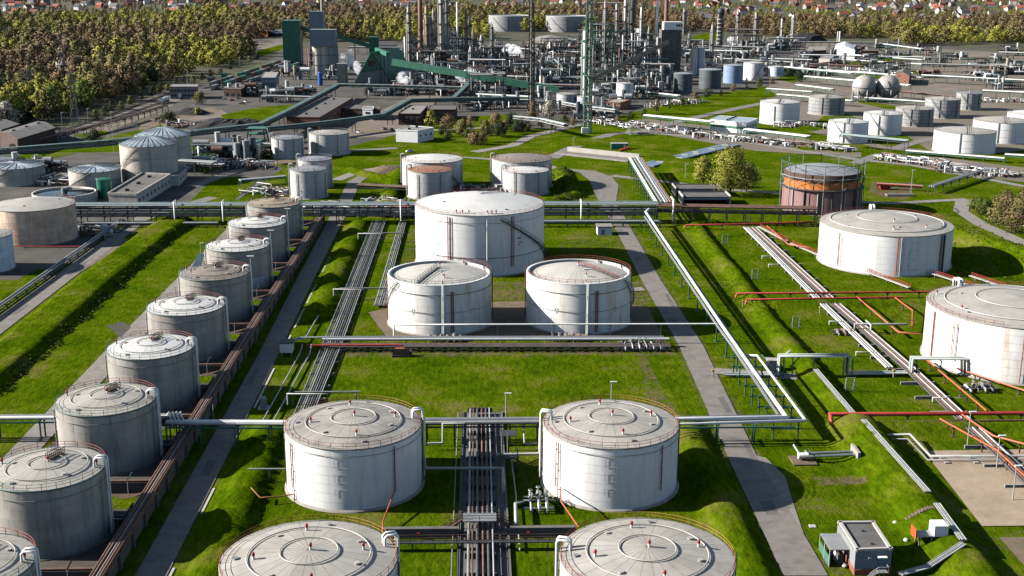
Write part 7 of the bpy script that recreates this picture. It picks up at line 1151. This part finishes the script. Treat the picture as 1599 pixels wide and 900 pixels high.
for i, (n, H, W, base, leaf, cl) in enumerate([(460, 14, 14, .12, .66, 20), (460, 15.5, 15, .14, .66, 22), (400, 12, 13, .1, .62, 18), (460, 17, 14, .14, .64, 22), (360, 21, 7.5, .08, .55, 18), (460, 13, 16, .1, .68, 24)]):
    c, k = crown_mb(40+i, int(n*2.6), H, W, base, leaf*.9, clumps=cl+8); VAR.append((c, trunk_mb(H, W, k, base), H, W))
def var_mesh(i, lf): return shared(('crown', i), lambda: VAR[i][0], 'crown', lf), shared(('trunk', i), lambda: VAR[i][1], 'trunk', 'bark')
def tree(lb, x, y, i, s, lf, group, rz, name='tree', cat='tree', sz=None):
    T = thing(name, lb, cat, (x, y, 0), group); T.scale = (s, s, s*(sz or 1)); T.rotation_euler = (0, 0, rz); c, t = var_mesh(i, lf); link('crown', c, T); link('trunk', t, T); return T
# single trees that the photograph shows by themselves, denser crowns
def big_tree(lb, x, y, H, W, lf, seed, n=1500, base=.12, leaf=.55, cl=34, name='tree', cat='tree'):
    c, k = crown_mb(seed, n, H, W, base, leaf, clumps=cl); T = thing(name, lb, cat, (x, y, 0))
    link('crown', c.mesh('crown', lf), T); link('trunk', trunk_mb(H, W, k, base).mesh('trunk', 'bark'), T); return T
p = at(1142, 308); big_tree('large yellow green spring tree standing alone in the meadow behind the shelters', p.x, p.y+3, 20, 22, 'leaf_yellow', 71, 6500, base=.08, leaf=.42, cl=60); p = at(1098, 292); big_tree('slender yellow green tree left of the large meadow tree', p.x, p.y, 15, 10, 'leaf_yellow', 72, 2600, leaf=.4)
p = at(1165, 300); big_tree('lower olive crown at the shaded side of the large meadow tree', p.x, p.y, 12, 13, 'leaf_olive', 73, 2600, leaf=.42)
for i, (lb, u, v, H, W, lf) in enumerate([('white blossoming tree at the foot of the dark lattice tower', 858, 190, 13, 13, 'leaf_white'), ('bare brown tree left of the white blossoming one', 832, 188, 11, 10, 'leaf_brown'), ('yellow green tree behind the white block building', 672, 200, 11, 10, 'leaf_yellow'), ('bare brown bush behind the white block building', 700, 206, 9, 14, 'leaf_brown'), ('olive tree among the bare ones near the lawn', 722, 212, 9, 12, 'leaf_olive'), ('yellowish tree in the shrubbery before the plant', 758, 222, 12, 10, 'leaf_olive'), ('dark evergreen shrub in the shrubbery before the plant', 782, 214, 8, 12, 'leaf_dark'), ('brown bush at the end of the shrubbery', 745, 226, 6, 14, 'leaf_brown'), ('bare brown tree in the shrubbery middle', 775, 202, 9, 12, 'leaf_brown'), ('dark bush under the pale pipe bridge', 815, 205, 6, 14, 'leaf_dark'), ('dark evergreen bush left of the pale pipe bridge', 800, 196, 7, 12, 'leaf_dark'),
    ('dark bush between dark shed and silos', 148, 222, 6, 14, 'leaf_dark'), ('olive bush by the gravel yard rubble', 312, 164, 9, 11, 'leaf_olive'), ('dark bushes below the grey signal building', 265, 190, 5, 16, 'leaf_dark'), ('dark shrub behind the small pale blue plant tank', 1250, 128, 9, 16, 'leaf_dark'), ('dark shrub right of the plant tanks', 1232, 122, 8, 12, 'leaf_dark'), ('small yellow green bush beside the gravel yard', 309, 180, 5, 5, 'leaf_yellow')]):
    p = at(u, v); big_tree(lb, p.x, p.y, H, W, lf, 80+i, 1700, .06, .42, 26, 'bush' if H < 9.5 else 'tree', 'bush' if H < 9.5 else 'tree')
for i, (u, v, H, W, lf) in enumerate([(1560, 352, 8, 12, 'leaf_olive'), (1590, 366, 9, 13, 'leaf_brown'), (1540, 338, 6, 10, 'leaf_brush'), (1602, 345, 10, 14, 'leaf_olive'), (1575, 328, 7, 12, 'leaf_brown'), (1625, 370, 10, 12, 'leaf_olive'), (1530, 328, 4, 8, 'leaf_brush'), (1612, 322, 8, 12, 'leaf_brown')]):
    p = at(u, v); big_tree(['olive bush nearest the path on the bank', 'tall brown bush at the frame edge of the bank', 'low green brush at the path bend', 'olive bush behind the brown one at the frame edge', 'brown bush in the middle of the bank thicket', 'olive bush cut by the frame edge', 'small brush at the head of the bank thicket', 'brown bush at the far end of the bank thicket'][i], p.x, p.y+3, H, W, lf, 120+i, 1800, .02, .34, 30, 'bush', 'bush')
# woods: the nearest 300 trees as things, the rest as one mass
KIND = ['leaf_brown', 'leaf_olive', 'leaf_yellow', 'leaf_green', 'leaf_dark', 'leaf_white']
LBL = {'leaf_brown': 'bare brown tree in the wood beyond the railway', 'leaf_olive': 'olive tree coming into leaf in the wood beyond the railway', 'leaf_yellow': 'yellow green tree in fresh leaf in the wood beyond the railway', 'leaf_green': 'fresh green tree in the wood beyond the railway', 'leaf_dark': 'dark evergreen tree in the wood beyond the railway', 'leaf_white': 'white blossoming tree in the wood beyond the railway'}
RW = np.random.RandomState(21)
W1 = [tuple(at(u, v))[:2] for u, v in [(-60, 205), (0, 205), (60, 193), (120, 176), (165, 160), (215, 146), (230, 135), (280, 122), (330, 112), (372, 96), (396, 84), (380, 74), (300, 76), (185, 72), (160, 86), (90, 80), (-60, 82)]]
def kind_at(x, y):
    n = math.sin(x*.021+1.3)+math.sin(y*.013+x*.006)+math.sin(x*.05+y*.04)*.35+RW.normal()*.28
    if RW.rand() < .035: return 'leaf_white'
    if RW.rand() < .08: return 'leaf_dark'
    return 'leaf_brown' if n < .05 else 'leaf_olive' if n < .95 else 'leaf_yellow' if n < 1.65 else 'leaf_green'
def scatter(poly, gap, n):
    P = np.array(poly); lo, hi = P.min(0), P.max(0); out = []; grid = {}
    X = RW.uniform(lo[0], hi[0], n); Y = RW.uniform(lo[1], hi[1], n); ok = in_poly(X, Y, poly)
    for x, y in zip(X[ok], Y[ok]):
        k = (int(x//gap), int(y//gap))
        if any((x-a)**2+(y-b)**2 < gap*gap for i in (-1, 0, 1) for j in (-1, 0, 1) for a, b in grid.get((k[0]+i, k[1]+j), ())): continue
        grid.setdefault(k, []).append((x, y)); out.append((x, y))
    return out
wood = scatter(W1, 9.3, 60000); wood.sort(key=lambda q: q[1])
zone = lambda x, y: ('left of the pylons' if x < -300 else 'among the pylons' if x < -265 else 'along the railway') + (', front edge' if y < 850 else ', middle' if y < 960 else ', depth')
rest = []
RH = random.Random(5); HW = ('white', 'white', 'cream', 'grey', 'brick'); HOUSES = []
while len(HOUSES) < 298:
    u = RH.uniform(-10, 1610); v = RH.choice((RH.uniform(-4, 18), RH.uniform(0, 34)))
    if v > 18 and not (u < 60 or 250 < u < 400 or 1080 < u < 1340 or u > 1400 or 480 < u < 560): continue
    q = at(u, v); HOUSES.append((q.x, q.y, u, RH.random() < .55, RH.choice(HW), RH.uniform(12, 24), RH.uniform(9, 13), RH.choice((5, 6, 7, 9)), RH.uniform(4, 6), RH.choice((.2, 1.75, .9, -.4))+RH.uniform(-.2, .2)))
HA = np.array([(h[0], h[1]) for h in HOUSES]+[tuple(at(u, v))[:2] for u, v in ((8,56),(40,54),(50,68),(78,68),(380,14),(205,5),(54,12),(602,80))])
for j, (x, y) in enumerate(wood):
    lf = kind_at(x, y); i = RW.randint(6) if lf != 'leaf_yellow' else RW.choice([0, 2, 4, 5]); s = RW.choice((.75, .95, 1.1, 1.25, 1.5))*RW.uniform(.9, 1.1)
    if j < 270: tree(LBL[lf].replace('beyond the railway', zone(x, y)).replace('tree', ('small tree' if s < .9 else 'broad tree' if s < 1.2 else 'large tree'), 1), x, y, int(i), s, lf, 'trees of the wood beyond the railway', RW.uniform(0, 6.28))
    else: rest.append((x, y, s, lf))
HP = [(238, 152), (250, 147), (262, 143), (275, 139), (288, 136), (302, 131), (316, 127), (330, 122), (345, 117), (360, 111), (375, 105), (390, 99), (402, 94), (205, 166), (190, 172), (175, 178), (222, 158), (150, 188), (165, 183)]
FL = []
for i, (u, v) in enumerate(HP): q = at(u, v); FL.append((f'dark bush of the hedge between wood and railway, {"lower" if v > 150 else "middle" if v > 120 else "upper"} stretch', None, u)); FL[-1] = (FL[-1][0], tree('bush', q.x, q.y, i % 6, .5, ('leaf_dark', 'leaf_brush', 'leaf_olive')[i % 3], 'hedge between wood and railway', i, 'bush', 'bush'), u)
rank(FL)
FL = []
for i, (u, v) in enumerate([(965, 196), (985, 190), (1005, 184), (1025, 178), (1045, 172), (1065, 166), (1085, 160), (1105, 155), (1125, 150), (1145, 146), (1165, 141), (1185, 137), (1205, 133), (690, 214), (715, 210), (735, 206), (752, 208), (768, 212), (790, 206), (808, 210), (825, 206), (845, 203), (862, 202), (880, 200), (895, 198), (700, 222), (730, 218)]): q = at(u, v); FL.append((f'{"dark" if i % 3 else "brownish"} low bush {"of the hedge between plant and meadow" if u > 950 else "of the shrubbery left of the green lattice tower"}', tree('bush', q.x, q.y, i % 6, .38+.06*(i % 4), ('leaf_dark', 'leaf_dark', 'leaf_brush')[i % 3] if i % 3 else 'leaf_brown', 'low bushes before the plant', i, 'bush', 'bush'), u))
rank(FL)
p = at(26, 182); tree('tall narrow yellow green poplar before the wood beyond the railway', p.x, p.y, 4, 1.0, 'leaf_yellow', None, 0, sz=1.1)
side = [[(-700, 215), (-60, 205), (-60, 70), (-700, 70)], [(1700, 66), (2200, 70), (2200, 24), (1700, 24)], [(-700, 70), (-60, 75), (-60, 24), (-700, 24)]]
for P in side:
    for x, y in scatter([tuple(at(u, v))[:2] for u, v in P], 13, 30000): rest.append((x, y, RW.choice((.8, 1, 1.2, 1.4)), kind_at(x*.5, y*.35)))
FARP = [[(-60, 80), (90, 78), (160, 84), (185, 70), (300, 74), (380, 70), (398, 60), (445, 56), (470, 66), (640, 66), (760, 66), (830, 50), (1000, 54), (1080, 52), (1090, 46), (1250, 62), (1380, 60), (1420, 72), (1700, 66), (1700, 22), (-60, 22)], [(-60, 22), (1700, 22), (1760, -22), (-150, -22)]]
for k, P in enumerate(FARP):
    poly = [tuple(at(u, v))[:2] for u, v in P]
    for x, y in scatter(poly, 11.5 if k == 0 else 18, 60000 if k == 0 else 90000):
        if k == 1 and math.sin(x*.006+y*.0037)+math.sin(y*.009-x*.003)+RW.normal()*.5 < -1.0: continue
        if math.hypot(x-48, y-1888) < 42 or math.hypot(x-135, y-1874) < 42: continue
        dd = HA-np.array([x, y]); kk = (np.abs(dd[:, 0]) < 15) & (dd[:, 1] > -14) & (dd[:, 1] < 110)
        if kk.any(): continue
        town = k == 1 or (x > 330 and y > 2000) or (x < -560 and y > 2100)
        if town and RW.rand() < .18: continue
        rest.append((x, y, RW.choice((.7, .9, 1.1, 1.3, 1.5))*(.55 if town else 1), kind_at(x*.5, y*.35)))
src = bpy.data.collections.new('far_tree_kinds')
for lf in KIND:
    for i in (0, 2, 3, 5):
        b = MB(); c = VAR[i][0]; st = 2 if lf != 'leaf_brown' else 2
        b.v = list(c.v); b.f = [f for q, f in enumerate(c.f) if q % st == 0]; b.sm = [False]*len(b.f); b.nv = c.nv
        # enlarge the faces that stay so that the crown keeps its body
        V = np.array(b.v); 
        for f in b.f: m = V[list(f)].mean(0); V[list(f)] = m + (V[list(f)]-m)*1.35
        b.v = [tuple(q) for q in V]; me = b.mesh('far_tree', lf); o = bpy.data.objects.new('far_tree', me); src.objects.link(o)
# one point cloud per kind of tree; geometry nodes set a tree on every point
for lf in KIND:
    pts = [(x, y, 0) for x, y, s, l in rest if l == lf]; sc = [s for x, y, s, l in rest if l == lf]
    if not pts: continue
    me = bpy.data.meshes.new('wood'); me.from_pydata(pts, [], []); a = me.attributes.new('size', 'FLOAT', 'POINT'); a.data.foreach_set('value', np.array(sc, np.float32)); o = link('distant_wood', me, kind='stuff')
    o['label'] = {'leaf_brown': 'far brown woods', 'leaf_olive': 'far olive woods', 'leaf_yellow': 'far yellow green woods', 'leaf_green': 'far green woods', 'leaf_dark': 'far dark evergreen woods', 'leaf_white': 'far white blossoming trees'}[lf] + ' around the plant and houses'
    kc = bpy.data.collections.new('kind_'+lf); [kc.objects.link(q) for q in src.objects if q.data.materials[0].name == lf]
    g = bpy.data.node_groups.new('set_trees', 'GeometryNodeTree'); g.interface.new_socket('Geometry', in_out='INPUT', socket_type='NodeSocketGeometry'); g.interface.new_socket('Geometry', in_out='OUTPUT', socket_type='NodeSocketGeometry')
    N = g.nodes; L = g.links; gi, go = N.new('NodeGroupInput'), N.new('NodeGroupOutput'); iop = N.new('GeometryNodeInstanceOnPoints'); ci = N.new('GeometryNodeCollectionInfo'); ci.inputs['Collection'].default_value = kc; ci.inputs['Separate Children'].default_value = True; ci.inputs['Reset Children'].default_value = True
    rv = N.new('FunctionNodeRandomValue'); rv.data_type = 'FLOAT_VECTOR'; rv.inputs[1].default_value = (0, 0, 6.28); na = N.new('GeometryNodeInputNamedAttribute'); na.data_type = 'FLOAT'; na.inputs['Name'].default_value = 'size'
    L.new(gi.outputs[0], iop.inputs['Points']); L.new(ci.outputs[0], iop.inputs['Instance']); iop.inputs['Pick Instance'].default_value = True; L.new(rv.outputs[0], iop.inputs['Rotation']); L.new(na.outputs[0], iop.inputs['Scale']); L.new(iop.outputs[0], go.inputs[0])
    o.modifiers.new('set_trees', 'NODES').node_group = g
# houses of the town beyond
HM = {'white': 'house_white', 'cream': 'concrete_pale', 'grey': 'concrete', 'brick': 'brick_red'}
def house(lb, x, y, w_, d, h, rf, wall, roof, rz, group='houses of the town beyond the woods', chim=True):
    T = thing('house', lb, 'house', (x, y, 0), group); T.rotation_euler = (0, 0, rz)
    key = ('house', round(w_), round(d), round(h), round(rf)); w_, d, h, rf = round(w_), round(d), round(h), round(rf)
    link('wall', shared(key+('w',), lambda: MB().box(-w_/2, w_/2, -d/2, d/2, 0, h).add([(-w_/2, -d/2, h), (-w_/2, d/2, h), (-w_/2, 0, h+rf)], [(0, 2, 1)]).add([(w_/2, -d/2, h), (w_/2, d/2, h), (w_/2, 0, h+rf)], [(0, 1, 2)]), 'wall', wall), T)
    def rfm():
        b = MB()
        for s in (-1, 1): b.add([(-w_/2-.5, s*(d/2+.6), h-.5), (w_/2+.5, s*(d/2+.6), h-.5), (w_/2+.5, 0, h+rf+.1), (-w_/2-.5, 0, h+rf+.1), (-w_/2-.5, s*(d/2+.6), h-.2), (w_/2+.5, s*(d/2+.6), h-.2), (w_/2+.5, 0, h+rf+.4), (-w_/2-.5, 0, h+rf+.4)], [(0, 1, 2, 3), (7, 6, 5, 4), (0, 4, 5, 1), (1, 5, 6, 2), (3, 2, 6, 7), (0, 3, 7, 4)])
        return b
    r = link('roof', shared(key+('r',), rfm, 'roof', roof), T)
    if chim: link('chimney', shared(key+('c',), lambda: MB().box(w_*.2, w_*.2+1, .6, 1.6, h+rf*.4, h+rf+1.6), 'chimney', 'brick'), r)
    def winm():
        b = MB()
        for z in ((1.2,) if h < 6 else (1.2, 4.4)):
            for i in range(3): x0 = -w_/2+w_*(i+.5)/3; b.box(x0-.6, x0+.6, -d/2-.08, -d/2+.02, z, z+1.5)
        return b
    link('window_row', shared(key+('n',), winm, 'window_row', 'glass_dark'), T, kind='stuff'); return T
where = lambda u: 'far beyond the railway wood' if u < 420 else 'far beyond the green tower' if u < 640 else 'far beyond the tall columns' if u < 850 else 'far beyond the open topped tanks' if u < 1080 else 'far beyond the plant tanks' if u < 1260 else 'far beyond the sphere tanks'
for x, y, u, red, wc, w_, d_, h_, r_, z_ in HOUSES: house(f'{wc} walled house with {"red tiled" if red else "dark grey"} roof {where(u)}', x, y, w_, d_, h_, r_, HM[wc], 'tile_red' if red else 'tile_grey', z_)
for lb, u, v, w_, wc, rd, rz in [('white walled house with dark roof at the wood edge beside a black gable', 8, 56, 16, 'white', 0, .5), ('white house with wide brown roof above the wood', 40, 54, 26, 'white', 0, 0), ('dark roofed long hall below the white houses in the wood', 50, 68, 34, 'grey', 0, .1), ('dark roofed barn beside the long hall in the wood', 78, 68, 20, 'grey', 0, .9), ('white detached house at the upper frame edge beyond the railway wood', 380, 14, 20, 'white', 0, .3), ('white gabled house at the upper frame edge', 205, 5, 18, 'white', 0, 1.2), ('pale tower house at the upper frame edge', 54, 12, 14, 'cream', 0, 0), ('brown building at the wood edge beyond the transfer tower', 602, 80, 26, 'brick', 0, 0)]:
    p = at(u, v); house(lb, p.x, p.y, w_, 11, 7, 4, HM[wc], 'tile_grey', rz, None)
